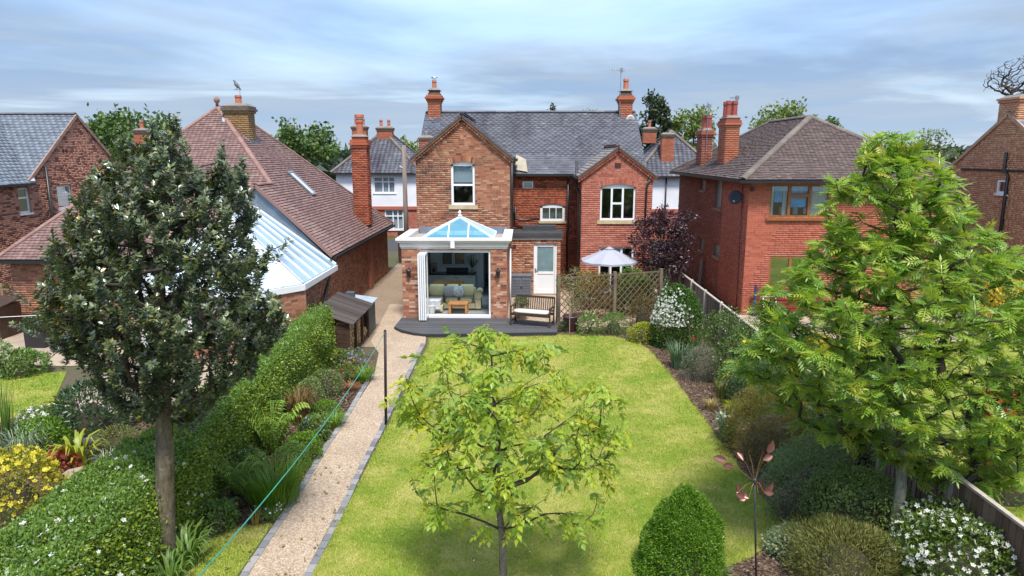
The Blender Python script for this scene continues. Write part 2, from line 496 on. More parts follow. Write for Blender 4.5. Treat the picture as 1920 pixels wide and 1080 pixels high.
# ------------------------------------------------------------------ windows
def frame_of(O, u):
    O, u = np.asarray(O, float), np.asarray(u, float); n = np.cross(u, (0, 0, 1))
    return lambda a, b, d=0.0: O + u * a + V3(0, 0, 1) * b - n * d      # d: depth behind the wall face
def window(root, O, u, rect, fmat, gmat, cols=(0.0, 1.0), rows=None, inset=0.07, fw=0.055, arch=0.0, sill=None, sillmat=None,
           back=None, name='window', bar=0.05, label=None, backlabel='blind'):
    """rect a0,a1,b0,b1 on the wall; cols = fractions of the upright lines; rows = per column list of fractions"""
    a0, a1, b0, b1 = rect; F = frame_of(O, u); u = np.asarray(u, float); n = np.cross(u, (0, 0, 1)); dep = n * 0.06
    m = MB()
    def rc(p, q, r, s, d0=inset, th=0.06):
        m.prism([F(p, r, d0), F(q, r, d0), F(q, s, d0), F(p, s, d0)], -n * th)
    top = b1 - arch
    rc(a0, a0 + fw, b0, top); rc(a1 - fw, a1, b0, top); rc(a0 + fw, a1 - fw, b0, b0 + fw)
    if arch:
        N = 10; pr = []
        for i in range(N + 1):
            t = i / N; pr.append((a0 + (a1 - a0) * t, top + arch * (1 - (2 * t - 1) ** 2)))
        for (p, h), (q, g) in zip(pr, pr[1:]):
            m.prism([F(p, top - fw * .6, inset), F(q, top - fw * .6, inset), F(q, g, inset), F(p, h, inset)], -n * 0.06)
    else: rc(a0 + fw, a1 - fw, top - fw, top)
    W = a1 - a0 - 2 * fw; lo = b0 + fw; hi = top - fw * .6 if arch else top - fw
    panes = []
    for i in range(len(cols) - 1):
        p, q = a0 + fw + W * cols[i], a0 + fw + W * cols[i + 1]
        if i: rc(p - bar / 2, p + bar / 2, lo, hi, inset - 0.004, 0.068)
        rr = [0.0] + list((rows or [[]] * 9)[i]) + [1.0]
        for j in range(len(rr) - 1):
            r, s_ = lo + (hi - lo) * rr[j], lo + (hi - lo) * rr[j + 1]
            if j: rc(p + (bar / 2 if i else 0), q - (bar / 2 if i < len(cols) - 2 else 0), r - bar / 2, r + bar / 2, inset + 0.002, 0.056)
            panes.append((p, q, r, s_))
    w = m.build(name, fmat, root)
    if label: w['label'] = label
    for p, q, r, s_ in panes:
        MB().prism([F(p, r, inset + 0.03), F(q, r, inset + 0.03), F(q, s_, inset + 0.03), F(p, s_, inset + 0.03)], -n * 0.006).build('pane', gmat, w)
    if sill:
        m = MB(); m.prism([F(a0 - sill[0], b0 - sill[1], -sill[2]), F(a1 + sill[0], b0 - sill[1], -sill[2]), F(a1 + sill[0], b0 - 0.002, -sill[2]), F(a0 - sill[0], b0 - 0.002, -sill[2])], -n * (sill[2] + 0.10))
        m.build('sill', sillmat, w)
    if back:
        for (p, q, r, s_, mt) in back:      # blinds and curtains hang behind the panes
            MB().prism([F(a0 + (a1 - a0) * p, b0 + (b1 - b0) * r, inset + 0.11), F(a0 + (a1 - a0) * q, b0 + (b1 - b0) * r, inset + 0.11), F(a0 + (a1 - a0) * q, b0 + (b1 - b0) * s_, inset + 0.11), F(a0 + (a1 - a0) * p, b0 + (b1 - b0) * s_, inset + 0.11)], -n * 0.01).build(backlabel, mt, w)
    return w
def arch_bricks(root, O, u, rect, arch, mat, h=0.22, w=0.07, spandrel=None):
    """soldier course above a flat-arched opening, each brick a part; corners between arch and opening filled"""
    a0, a1, b0, b1 = rect; F = frame_of(O, u); u = np.asarray(u, float); n = np.cross(u, (0, 0, 1)); top = b1 - arch
    N = int((a1 - a0 + 0.1) / w); me = None
    for i in range(N):
        t = (i + 0.5) / N; x = a0 - 0.05 + (a1 - a0 + 0.1) * t; y = top + arch * (1 - (2 * t - 1) ** 2)
        ang = (t - 0.5) * (arch * 3.2 / (a1 - a0) + 0.16)
        ax = u * math.cos(ang) - V3(0, 0, 1) * math.sin(ang); up = u * math.sin(ang) + V3(0, 0, 1) * math.cos(ang)
        if me is None:
            me = bpy.data.meshes.new('brick'); me.from_pydata(BOX5[0].tolist(), [], BOX5[1].tolist()); me.materials.append(mat)
        o = bpy.data.objects.new('brick', me); COL.objects.link(o); attach(o, root)
        c = F(x, y) + up * (h / 2 + 0.004); a, b, d = ax * (w - 0.01), up * h, n * (0.013 + 0.002 * (i % 2))
        o.matrix_basis = Matrix([[a[j], b[j], d[j], c[j]] for j in range(3)] + [[0, 0, 0, 1]])
    if spandrel and arch:
        m = MB(); K = 8
        for s0, s1 in ((0, .5), (.5, 1)):
            for i in range(K):
                t0, t1 = s0 + (s1 - s0) * i / K, s0 + (s1 - s0) * (i + 1) / K
                f = lambda t: top + arch * (1 - (2 * t - 1) ** 2)
                m.prism([F(a0 + (a1 - a0) * t0, f(t0), 0.001), F(a0 + (a1 - a0) * t1, f(t1), 0.001), F(a0 + (a1 - a0) * t1, b1 + 0.002, 0.001), F(a0 + (a1 - a0) * t0, b1 + 0.002, 0.001)], -n * 0.2)
        m.build('arch_infill', spandrel, root)
# ================================================================== materials in use
MORT = plain('mortar', (0.30, 0.22, 0.16), 0.9, var=0.25, scale=3)
MORT_P = plain('mortar_pink', (0.40, 0.21, 0.155), 0.9, var=0.2, scale=3)
MORT_D = plain('mortar_dark', (0.17, 0.11, 0.08), 0.9, var=0.25, scale=3)
BR_OLD = pieces('old_orange_brick', [(0, (0.13, 0.05, 0.033)), (0.12, (0.28, 0.095, 0.05)), (0.45, (0.36, 0.135, 0.07)), (0.8, (0.42, 0.18, 0.095)), (1, (0.48, 0.28, 0.17))], stain=0.8, st=(.50, .72), stain_scale=0.9, pale=0.25)
BR_RED = pieces('red_stock_brick', [(0, (0.19, 0.045, 0.028)), (0.4, (0.37, 0.085, 0.04)), (1, (0.44, 0.13, 0.062))], stain=0.6, stain_scale=0.7)
BR_PINK = pieces('pink_red_brick', [(0, (0.34, 0.10, 0.065)), (0.5, (0.47, 0.145, 0.095)), (1, (0.53, 0.19, 0.13))], stain=0.25, stain_scale=1.1, pale=0.18)
BR_NEW = pieces('reclaimed_brick', [(0, (0.14, 0.06, 0.05)), (0.2, (0.34, 0.12, 0.07)), (0.6, (0.47, 0.20, 0.11)), (0.86, (0.50, 0.24, 0.14)), (1, (0.62, 0.46, 0.34))], stain=0.15)
BR_D = pieces('smooth_red_brick', [(0, (0.37, 0.085, 0.05)), (0.5, (0.45, 0.115, 0.066)), (1, (0.50, 0.14, 0.085))], stain=0.12, stain_scale=0.6)
BR_D2 = pieces('weathered_red_brick', [(0, (0.20, 0.06, 0.045)), (0.5, (0.31, 0.085, 0.055)), (1, (0.39, 0.13, 0.085))], stain=0.6, stain_scale=0.8, pale=0.35, pale_c=(0.5, 0.3, 0.2))
BR_E = pieces('buff_red_brick', [(0, (0.22, 0.085, 0.05)), (0.5, (0.39, 0.16, 0.09)), (1, (0.47, 0.23, 0.14))], stain=0.35, stain_scale=1.2)
BR_F = pieces('mottled_brick', [(0, (0.14, 0.055, 0.045)), (0.28, (0.20, 0.075, 0.055)), (0.34, (0.46, 0.20, 0.135)), (1, (0.56, 0.28, 0.19))], stain=0.2)
BR_CH = pieces('bright_chimney_brick', [(0, (0.36, 0.095, 0.045)), (1, (0.48, 0.155, 0.08))], stain=0.3)
BR_LICH = pieces('lichened_brick', [(0, (0.24, 0.12, 0.05)), (0.5, (0.32, 0.18, 0.06)), (1, (0.27, 0.2, 0.1))], stain=0.75, stain_scale=2.5)
SLATE = pieces('blue_grey_slate', [(0, (0.095, 0.098, 0.118)), (0.5, (0.115, 0.118, 0.14)), (0.93, (0.135, 0.137, 0.16)), (1, (0.19, 0.19, 0.21))], rough=0.55, spec=0.45, stain=0.85, st=(.46, .66), stain_c=(0.04, 0.032, 0.05), stain_scale=0.7, pale=0.5, pale_c=(0.30, 0.30, 0.32), stretch=(1, 0.35, 0.35))
SLATE_F = pieces('clean_blue_slate', [(0, (0.13, 0.155, 0.19)), (1, (0.19, 0.225, 0.265))], rough=0.5, spec=0.5, stain=0.3, stain_c=(0.07, 0.07, 0.09), pale=0.2, pale_c=(0.3, 0.33, 0.36))
TILE_E = pieces('red_clay_tile', [(0, (0.205, 0.125, 0.115)), (0.5, (0.25, 0.155, 0.142)), (1, (0.31, 0.20, 0.182))], stain=0.55, stain_c=(0.11, 0.07, 0.08), stain_scale=0.6, pale=0.6, pale_c=(0.37, 0.33, 0.28), rough=0.8)
TILE_D = pieces('brown_clay_tile', [(0, (0.12, 0.088, 0.082)), (0.5, (0.15, 0.11, 0.102)), (1, (0.19, 0.142, 0.13))], stain=0.45, stain_c=(0.07, 0.05, 0.05), stain_scale=0.8, pale=0.25, pale_c=(0.34, 0.28, 0.23), rough=0.8)
RIDGE = pieces('ridge_clay', [(0, (0.14, 0.115, 0.1)), (1, (0.2, 0.165, 0.14))], stain=0.4)
RIDGE_R = pieces('ridge_red', [(0, (0.24, 0.135, 0.115)), (1, (0.32, 0.19, 0.16))], stain=0.4)
RIDGE_B = pieces('ridge_blue', [(0, (0.10, 0.105, 0.12)), (1, (0.2, 0.2, 0.22))], stain=0.4)
UNDER = plain('roof_underlay', (0.10, 0.085, 0.078), 0.9)
WHITE = plain('white_upvc', (0.78, 0.79, 0.80), 0.35, var=0.03)
RENDER = plain('white_render', (0.72, 0.73, 0.76), 0.85, var=0.07, scale=1.4, bump=0.2)
BLACKP = plain('black_gutter', (0.018, 0.018, 0.02), 0.4, var=0.15)
LEAD = plain('lead_sheet', (0.19, 0.235, 0.29), 0.45, metal=0.3, var=0.25, scale=2.5)
STONE = plain('sill_stone', (0.47, 0.37, 0.22), 0.8, var=0.15, scale=5)
CAP = plain('weathered_cap', (0.12, 0.095, 0.075), 0.9, var=0.4, scale=9, bump=0.5)
POT = plain('terracotta_pot', (0.44, 0.15, 0.085), 0.75, var=0.25, scale=4)
CEMENT = plain('cement_flaunching', (0.20, 0.18, 0.155), 0.9, var=0.25, scale=5)
FELT = plain('roof_felt', (0.05, 0.052, 0.058), 0.75, var=0.3, scale=3)
GREYROOF = plain('flat_roof_membrane', (0.36, 0.34, 0.32), 0.7, var=0.15)
STEEL = plain('galvanised_steel', (0.35, 0.36, 0.37), 0.4, metal=0.7, var=0.2)
GLASS = glass('window_glass', base=0.10)
GLASSW = glass('reflecting_glass', (0.75, 0.85, 0.9), 1.0, 0.22)
OAK = plain('oak_brown_frame', (0.26, 0.10, 0.035), 0.45, var=0.25, scale=5, stretch=(1, 1, 8))
WOODD = plain('dark_stained_wood', (0.055, 0.030, 0.018), 0.6, var=0.35, scale=4, bump=0.3)
BLIND = plain('pale_blind', (0.55, 0.58, 0.60), 0.8, var=0.05)
CURTAIN = plain('net_curtain', (0.62, 0.63, 0.64), 0.9, var=0.25, scale=14, stretch=(1, 1, 0.05))
LIME = plain('lime_patch', (0.36, 0.32, 0.24), 0.9, var=0.2, scale=4)

# ================================================================== ground
def sheet(name, poly, z, mat, kind='structure', label=None, parent=None):
    m = MB(); m.add([(x, y, z) for x, y in poly], [tuple(range(len(poly)))])
    o = m.build(name, mat, parent)
    if kind: o['kind'] = kind
    return o
def ground_mat():
    t = NT('rough_ground'); a = t.noise(0.15, 6, 0.6); b = t.noise(9, 5, 0.65)
    c = t.ramp(a, [(0.35, (0.075, 0.10, 0.03)), (0.5, (0.11, 0.095, 0.06)), (0.65, (0.07, 0.10, 0.03))])
    c = t.mix(t.rng(b, .3, .7, 0, .5), c, (0.05, 0.04, 0.028))
    return t.end(t.pbr(c, 0.9, 0, 0.2, t.bump(b, 0.6, 0.03)))
def lawn_mat(name):
    t = NT(name); a = t.noise(0.75, 6, 0.66); b = t.noise(26, 5, 0.7); d = t.noise(3.2, 5, 0.65)
    c = t.ramp(a, [(0.38, (0.14, 0.22, 0.02)), (0.48, (0.22, 0.26, 0.035)), (0.60, (0.33, 0.32, 0.08))])
    c = t.mix(t.rng(d, .40, .70, 0, .6), c, (0.14, 0.195, 0.012))
    c = t.mix(t.rng(d, .46, .30, 0, .55), c, (0.37, 0.32, 0.11))
    c = t.mix(t.rng(b, .35, .7, 0, .45), c, (0.10, 0.125, 0.012))
    return t.end(t.pbr(c, 0.85, 0, 0.15, t.bump(b, 0.5, 0.03)))
def gravel_mat(name, ca, cb, cc, patch=0.35):
    t = NT(name); v = t.n('ShaderNodeTexVoronoi'); v.inputs['Scale'].default_value = 55; t.l(t.pos(), v.inputs['Vector'])
    sep = t.n('ShaderNodeSeparateColor'); t.l(v.outputs['Color'], sep.inputs[0])
    c = t.ramp(sep.outputs[0], [(0, ca), (0.55, cb), (1, cc)])
    a = t.noise(0.9, 6, 0.65); c = t.mix(t.rng(a, .45, .72, 0, patch), c, (0.20, 0.14, 0.085))
    b = t.noise(11, 4, 0.7); c = t.mix(t.rng(b, .35, .75, 0, .4), c, (0.26, 0.19, 0.13))
    return t.end(t.pbr(c, 0.85, 0, 0.2, t.bump(v.outputs['Distance'], 0.6, 0.012)))
def soil_mat():
    t = NT('bark_mulch_soil'); v = t.n('ShaderNodeTexVoronoi'); v.inputs['Scale'].default_value = 24; t.l(t.pos(), v.inputs['Vector'])
    sep = t.n('ShaderNodeSeparateColor'); t.l(v.outputs['Color'], sep.inputs[0])
    c = t.ramp(sep.outputs[0], [(0, (0.055, 0.034, 0.022)), (0.6, (0.12, 0.078, 0.052)), (1, (0.23, 0.16, 0.115))])
    b = t.noise(7, 6, 0.7)
    return t.end(t.pbr(c, 0.95, 0, 0.1, t.bump(t.math('ADD', b, v.outputs['Distance']), 0.9, 0.05)))
LAWN, GRAVEL, SOIL = lawn_mat('mown_lawn'), gravel_mat('resin_gravel', (0.28, 0.19, 0.125), (0.45, 0.345, 0.245), (0.60, 0.50, 0.39)), soil_mat()
DRIVE = gravel_mat('worn_driveway', (0.18, 0.13, 0.09), (0.28, 0.21, 0.15), (0.38, 0.31, 0.24), 0.6)
PAVE = plain('buff_paving', (0.36, 0.28, 0.21), 0.85, var=0.25, scale=1.3, bump=0.3)
sheet('ground', [(-900, -60), (900, -60), (900, 1800), (-900, 1800)], -0.012, ground_mat())
sheet('road', [(-200, 41), (200, 41), (200, 46.5), (-200, 46.5)], -0.004, plain('asphalt', (0.05, 0.05, 0.052), 0.9, var=0.2))
PATH_L, PATH_R = -3.92, -2.93
sheet('driveway', [(-6.7, 20.0), (-4.2, 20.0), (-4.2, 36.5), (-6.7, 36.5)], 0.0, DRIVE)
# gravel path: widens to the deck
gp = sheet('garden_path', [(PATH_L + .13, 4), (PATH_R - .1, 4), (PATH_R - .1, 20.4), (-3.15, 21.4), (-4.3, 22.2), (-4.3, 26), (-5.2, 26), (-4.75, 20.6), (-4.25, 19.4), (PATH_L, 17.2)], 0.004, GRAVEL)
sheet('gravel_yard', [(-0.62, 21.7), (7.4, 21.7), (7.4, 29.6), (-0.62, 29.6)], 0.0, GRAVEL)
lawn_poly = [(PATH_R + .02, 4), (3.4, 4), (3.5, 6)]
for px, py in ((1365, 1062), (1410, 1045), (1445, 1018), (1463, 992), (1455, 965), (1395, 890), (1330, 800), (1270, 720), (1238, 680), (1215, 655), (1190, 640), (1150, 632), (1100, 629), (1045, 628)):
    p = G(px, py); lawn_poly.append((p[0], p[1]))
lawn_poly += [(1.0, 21.35), (-3.0, 20.95), (PATH_R + .02, 20.5)]
lawn_poly[1:3] = [(1.2, 4), (1.4, 8.2), (2.3, 8.75)]
lawn = sheet('lawn', lawn_poly, 0.008, LAWN)
sheet('flower_bed', [(1.2, 4), (7, 4), (7, 22.6), (1.0, 22.6), (1.0, 21.3), (3.3, 21.3), (3.75, 20), (3.9, 10), (2.2, 8.6), (1.2, 8.3)], 0.004, SOIL)
bed2 = sheet('flower_bed', [(-5.9, 9.7), (PATH_L - .02, 9.7), (PATH_L - .02, 17.2), (-4.3, 19.2), (-5.9, 19.2)], -0.004, SOIL)
lw2 = sheet('lawn', [(-6.2, 4), (PATH_L - .02, 4), (PATH_L - .02, 9.9), (-4.4, 9.8), (-4.9, 9.2), (-6.2, 9.3)], 0.0, LAWN)
# neighbours' gardens
sheet('lawn', [(-24, 12), (-11.6, 13.2), (-10.9, 15.0), (-12.2, 17.5), (-15, 16.6), (-24, 15.2)], 0.0, LAWN)
sheet('patio', [(-26, 17.7), (-11.3, 18.0), (-10.6, 15.0), (-9.6, 14.5), (-7.0, 14.5), (-6.6, 21.8), (-26, 21.8)], 0.0, PAVE)
sheet('flower_bed', [(-24, 5), (-6.2, 5), (-6.2, 14.4), (-10.8, 14.9), (-11.7, 13.1), (-24, 11.8)], -0.004, SOIL)
sheet('lawn', [(6.1, 8), (24, 8), (24, 21), (6.1, 21)], 0.0, LAWN)
sheet('patio', [(6.1, 21), (24, 21), (24, 24.6), (6.1, 24.6)], 0.0, PAVE)

# path edging: each block a part
EDGE = pieces('edging_block', [(0, (0.16, 0.165, 0.175)), (0.5, (0.25, 0.25, 0.255)), (1, (0.34, 0.32, 0.30))], stain=0.5, stain_c=(0.12, 0.10, 0.07), stain_scale=1.5)
eb = MB().box(-.055, .055, -.5, .5, 0, 1).build('edging_block', EDGE, data_only=True)
for side in (PATH_L + 0.06, PATH_R - 0.045):
    y = 7.2; k = 0
    while y < 20.3:
        if side < -3.5 and y > 17.2: break
        ln = 0.2
        o = bpy.data.objects.new('edging_block', eb); COL.objects.link(o); attach(o, gp)
        wob = 0.012 * math.sin(y * 1.7 + side) + random.uniform(-.004, .004) - (0.012 * (y - 10) if side > -3.5 else 0.018 * (y - 10)) + (0.0)
        o.location = (side + wob, y + ln / 2, 0.0)
        o.scale = (1.0, ln - 0.012, 0.018 + random.uniform(-.004, .005)); o.rotation_euler = (0, 0, random.uniform(-.03, .03))
        y += ln; k += 1

# ================================================================== main house
mh = thing('main_house', 'red brick Victorian house with slate roof and two gabled wings behind the orangery', 'house', (0.2, 30, 0))
pb, ps = Pieces('brick', 'brickwork'), Pieces('slate', 'slating')
AX0, AX1, AY0 = -4.12, -0.58, 26.4
BY = 29.5
W_A = [(0, 0), (3.54, 0), (3.54, 5.62), (1.77, 7.02), (0, 5.62)]
rA = (1.32, 2.22, 3.78, 5.40)
wA = brick_wall(pb, mh, (AX0, AY0, 0), (1, 0, 0), W_A, [rA, (0.3, 3.25, 0, 2.45)], BR_OLD, MORT)
window(mh, (AX0, AY0, 0), (1, 0, 0), rA, WHITE, GLASS, (0, 1), [[0.49]], arch=0.11, fw=0.085, bar=0.075, sill=(0.1, 0.15, 0.05), sillmat=STONE,
       back=[(0.1, 0.9, 0.52, 0.97, BLIND)], label='white arched sash window with a pale blind in its upper half')
arch_bricks(mh, (AX0, AY0, 0), (1, 0, 0), rA, 0.11, BR_OLD, spandrel=MORT)
brick_wall(pb, mh, (AX1, AY0, 0), (0, 1, 0), [(0, 0), (3.1, 0), (3.1, 5.55), (0, 5.55)], (), BR_OLD, MORT, single=False)
brick_wall(pb, mh, (AX0, BY, 0), (0, -1, 0), [(0, 0), (3.1, 0), (3.1, 5.55), (0, 5.55)], (), BR_OLD, MORT, single=False)
# recessed middle
r1, r2 = (0.47, 0.92, 4.24, 4.56), (1.22, 2.26, 2.88, 3.62)
brick_wall(pb, mh, (AX1, BY, 0), (1, 0, 0), [(0, 0), (2.76, 0), (2.76, 4.85), (0, 4.85)], [r1, r2], BR_RED, MORT_D, single=False)
window(mh, (AX1, BY, 0), (1, 0, 0), r1, WHITE, GLASS, (0, 1), fw=0.06, inset=0.03, back=[(0, 1, 0, 1, BLIND)])
window(mh, (AX1, BY, 0), (1, 0, 0), r2, WHITE, GLASS, (0, .35, .68, 1), fw=0.10, bar=0.03, arch=0.12, inset=0.03, sill=(0.08, 0.09, 0.05), sillmat=STONE, back=[(0.05, 0.95, 0.1, 0.8, plain('dark_slat_blind', (0.14, 0.16, 0.14), 0.7, var=0.5, scale=10, stretch=(.1, .1, 6)))])
arch_bricks(mh, (AX1, BY, 0), (1, 0, 0), r2, 0.12, BR_RED, spandrel=MORT_D)
brick_wall(pb, mh, (-4.55, BY, 0), (1, 0, 0), [(0, 0), (.43, 0), (.43, 4.85), (0, 4.85)], (), BR_OLD, MORT, single=False)
# pink wing
CX0, CX1, CY0 = 2.18, 4.90, 27.0
rC, rCd = (0.72, 2.08, 3.16, 4.55), (0.72, 2.08, 0.06, 2.12)
brick_wall(pb, mh, (CX0, CY0, 0), (1, 0, 0), [(0, 0), (2.72, 0), (2.72, 4.86), (1.36, 5.86), (0, 4.86)], [rC, rCd], BR_PINK, MORT_P, single=False)
window(mh, (CX0, CY0, 0), (1, 0, 0), rC, WHITE, GLASS, (0, .31, .66, 1), [[], [.5], []], fw=0.07, bar=0.075, arch=0.13, sill=(0.1, 0.14, 0.05), sillmat=STONE, label='wide white arched window with four panes in the pink gable')
arch_bricks(mh, (CX0, CY0, 0), (1, 0, 0), rC, 0.13, BR_PINK, spandrel=MORT_P)
window(mh, (CX0, CY0, 0), (1, 0, 0), rCd, WHITE, GLASS, (0, .33, .67, 1), [[], [.75], []], fw=0.07, bar=0.08, name='patio_door')
brick_wall(pb, mh, (CX0, BY, 0), (0, -1, 0), [(0, 0), (2.5, 0), (2.5, 4.86), (0, 4.86)], (), BR_RED, MORT_D, single=False)
brick_wall(pb, mh, (CX1, CY0, 0), (0, 1, 0), [(0, 0), (2.5, 0), (2.5, 4.86), (0, 4.86)], (), BR_PINK, MORT_P, single=False)
MB().box(3.42, 3.66, CY0 - .012, CY0 + .03, 5.16, 5.34).build('air_brick', plain('dark_vent', (0.05, 0.02, 0.015), 0.8), mh)
# unseen flanks and back
brick_wall(pb, mh, (-4.55, 37.0, 0), (0, -1, 0), [(0, 0), (7.5, 0), (7.5, 4.85), (3.75, 7.5), (0, 4.85)], (), BR_OLD, MORT, single=False)
brick_wall(pb, mh, (4.98, BY, 0), (0, 1, 0), [(0, 0), (7.5, 0), (7.5, 4.85), (3.75, 7.5), (0, 4.85)], (), BR_OLD, MORT, single=False)
brick_wall(pb, mh, (4.98, 37.0, 0), (-1, 0, 0), [(0, 0), (9.53, 0), (9.53, 4.85), (0, 4.85)], (), BR_OLD, MORT, bricks=False)
brick_wall(pb, mh, (4.90, BY, 0), (1, 0, 0), [(0, 0), (.08, 0), (.08, 4.85), (0, 4.85)], (), BR_OLD, MORT, bricks=False)
# roofs
RZ, RY, EZ, EY = 7.58, 33.2, 4.86, 29.32
roof_plane(ps, mh, [(-4.66, EY, EZ), (5.1, EY, EZ), (5.1, RY, RZ), (-4.66, RY, RZ)], (1, 0, 0), SLATE, UNDER, gauge=0.155, width=0.255, thick=0.006, lift=0.014)
roof_plane(ps, mh, [(-4.66, 37.1, EZ), (5.1, 37.1, EZ), (5.1, RY, RZ), (-4.66, RY, RZ)], (1, 0, 0), SLATE, UNDER, gauge=0.155, width=0.255, thick=0.006, lift=0.014, single=False)
ridge_run(mh, (-4.6, RY, RZ + .02), (5.05, RY, RZ + .02), 0.10, RIDGE_B, 0.45)
def gable_roof(x0, x1, xm, y0, y1, ze, zr, mat, rmat):
    for xe in (x0, x1):
        roof_plane(ps, mh, [(xe, y0, ze), (xm, y0, zr), (xm, y1, zr), (xe, y1 if False else BY + .6, ze)] if False else [(xe, y0, ze), (xm, y0, zr), (xm, y1, zr), (xe, EY + (ze - EZ) / ((RZ - EZ) / (RY - EY)) + .05, ze)],
                   (0, 1, 0), mat, UNDER, gauge=0.155, width=0.255, thick=0.006, lift=0.014, single=False)
    ridge_run(mh, (xm, y0, zr + .015), (xm, y1, zr + .015), 0.09, rmat, 0.45)
gable_roof(-4.32, -.42, -2.36, 26.24, 32.5, 5.52, 7.11, SLATE, RIDGE_B)
gable_roof(2.0, 5.06, 3.54, 26.84, 31.0, 4.84, 5.97, pieces('pale_lichened_slate', [(0, (.24, .215, .20)), (1, (.36, .33, .31))], stain=.4, stain_scale=2), RIDGE_R)
def verge(x0, x1, xm, y, ze, zr, mat, mat2, wdt=0.16):
    for xe in (x0, x1):
        p, q = V3(xe, y, ze), V3(xm, y, zr); d = unit(q - p)
        n = MB(); o = V3(0, 0, -0.07)
        n.bar(p + o, q + o + d * 0.0, 0.09, wdt * .55, up=(0, 0, 1)); n.build('verge', mat, mh)
        # dog-tooth bricks under the verge, one by one
        L = np.linalg.norm(q - p); k = int(L / 0.12)
        me = None
        for i in range(k):
            c = p + d * (0.06 + 0.12 * i) + V3(0, 0.04, -0.19)
            if me is None:
                me = MB().box(-.045, .045, -.05, .05, -.035, .035).build('brick', mat2, data_only=True)
            o2 = bpy.data.objects.new('brick', me); COL.objects.link(o2); attach(o2, mh); o2.location = c
            o2.rotation_euler = (0, -math.atan2(d[2], d[0]), 0)
verge(-4.30, -.44, -2.36, 26.31, 5.50, 7.08, plain('dark_brown_verge', (0.20, 0.095, 0.06), 0.8, var=0.4, scale=5), BR_OLD)
verge(2.02, 5.04, 3.54, 26.92, 4.83, 5.95, plain('red_verge', (0.36, 0.13, 0.085), 0.8, var=0.2), BR_PINK)
# lean-to with the back door
rDo = (0.92, 1.86, 0.02, 2.12)
wl = brick_wall(pb, mh, (-0.56, 27.95, 0), (1, 0, 0), [(0, 0), (2.0, 0), (2.0, 2.42), (0, 2.42)], [rDo], BR_NEW, MORT)
brick_wall(pb, mh, (1.44, 27.95, 0), (0, 1, 0), [(0, 0), (1.55, 0), (1.55, 2.42), (0, 2.42)], (), BR_NEW, MORT, single=False)
fr = MB().box(-0.56, 1.55, 27.83, 29.49, 2.43, 2.55).build('flat_roof', FELT, mh)
MB().box(-0.1, 1.3, 28.85, 29.45, 2.552, 2.74).build('felt_upstand', FELT, fr)
MB().box(-0.56, 1.5, 27.90, 27.945, 2.28, 2.425).build('roof_trim', plain('grey_trim', (0.3, 0.29, 0.28), 0.6), fr)
bd = MB(); x0, x1, yd = 0.36 + .0, 1.30, 28.0
for a, b, c, d in ((x0, x0 + .14, .04, 2.12), (x1 - .14, x1, .04, 2.12), (x0 + .14, x1 - .14, 1.98, 2.12), (x0 + .14, x1 - .14, .04, .22), (x0 + .14, x1 - .14, .86, .96)):
    bd.box(a, b, yd, yd + .06, c, d)
bd = bd.build('back_door', WHITE, mh)
MB().box(x0 + .14, x1 - .14, yd + .02, yd + .04, .22, .86).build('door_panel', plain('upvc_panel', (0.74, 0.76, 0.79), 0.4, var=0.02), bd)
MB().box(x0 + .14, x1 - .14, yd + .025, yd + .035, .96, 1.98).build('frosted_pane', plain('frosted_glass', (0.16, 0.25, 0.27), 0.3, spec=0.8, var=0.2, scale=3), bd)
MB().box(x0 + .045, x0 + .095, yd - .03, yd + .01, .95, 1.1).box(x0 + .05, x0 + .2, yd - .055, yd - .03, 1.03, 1.055).build('handle', STEEL, bd)
MB().box(-.5, -.36, 27.93, 27.99, 1.93, 2.07).build('vent_cover', plain('dark_vent', (0.05, 0.02, 0.015), 0.8), mh)
# gutters, pipes
def pipe(pts, r, root=mh, name='drainpipe', mat=BLACKP, n=8): return MB().tube(pts, r, n).build(name, mat, root, smooth=True)
pipe([(-0.5, 26.33, 5.5), (-0.5, 26.33, 2.9)], 0.045)
pipe([(1.80, 29.42, 4.8), (1.80, 29.42, 0.1)], 0.045)
pipe([(2.06, 28.2, 5.42), (2.06, 28.2, 4.35), (2.16, 27.5, 4.1), (2.13, 27.4, 0.05)], 0.055, name='soil_pipe')
pipe([(4.78, 26.93, 4.75), (4.66, 26.93, 4.5), (4.64, 26.93, 2.9)], 0.035)
pipe([(-.42, 29.35, 3.5), (-.42, 29.35, 2.98), (-.1, 29.3, 2.93), (.6, 29.3, 3.0)], 0.05, name='waste_pipe')
def gutter(p, q, root=mh): return MB().bar(p, q, 0.11, 0.09).build('gutter', BLACKP, root)
gutter((-.42, 29.25, 4.82), (2.1, 29.25, 4.82)); gutter((-.36, 26.3, 5.46), (-.36, 29.6, 5.46))
gutter((1.96, 26.9, 4.78), (1.96, 29.3, 4.78)); gutter((5.1, 26.9, 4.78), (5.1, 29.3, 4.78))
MB().add([(-.40, 29.45, 5.0), (.1, 29.3, 4.92), (.02, 30.05, 5.43), (-.40, 30.35, 5.63)], [(0, 1, 2, 3)]).build('valley_patch', LIME, mh).location.z = 0.035
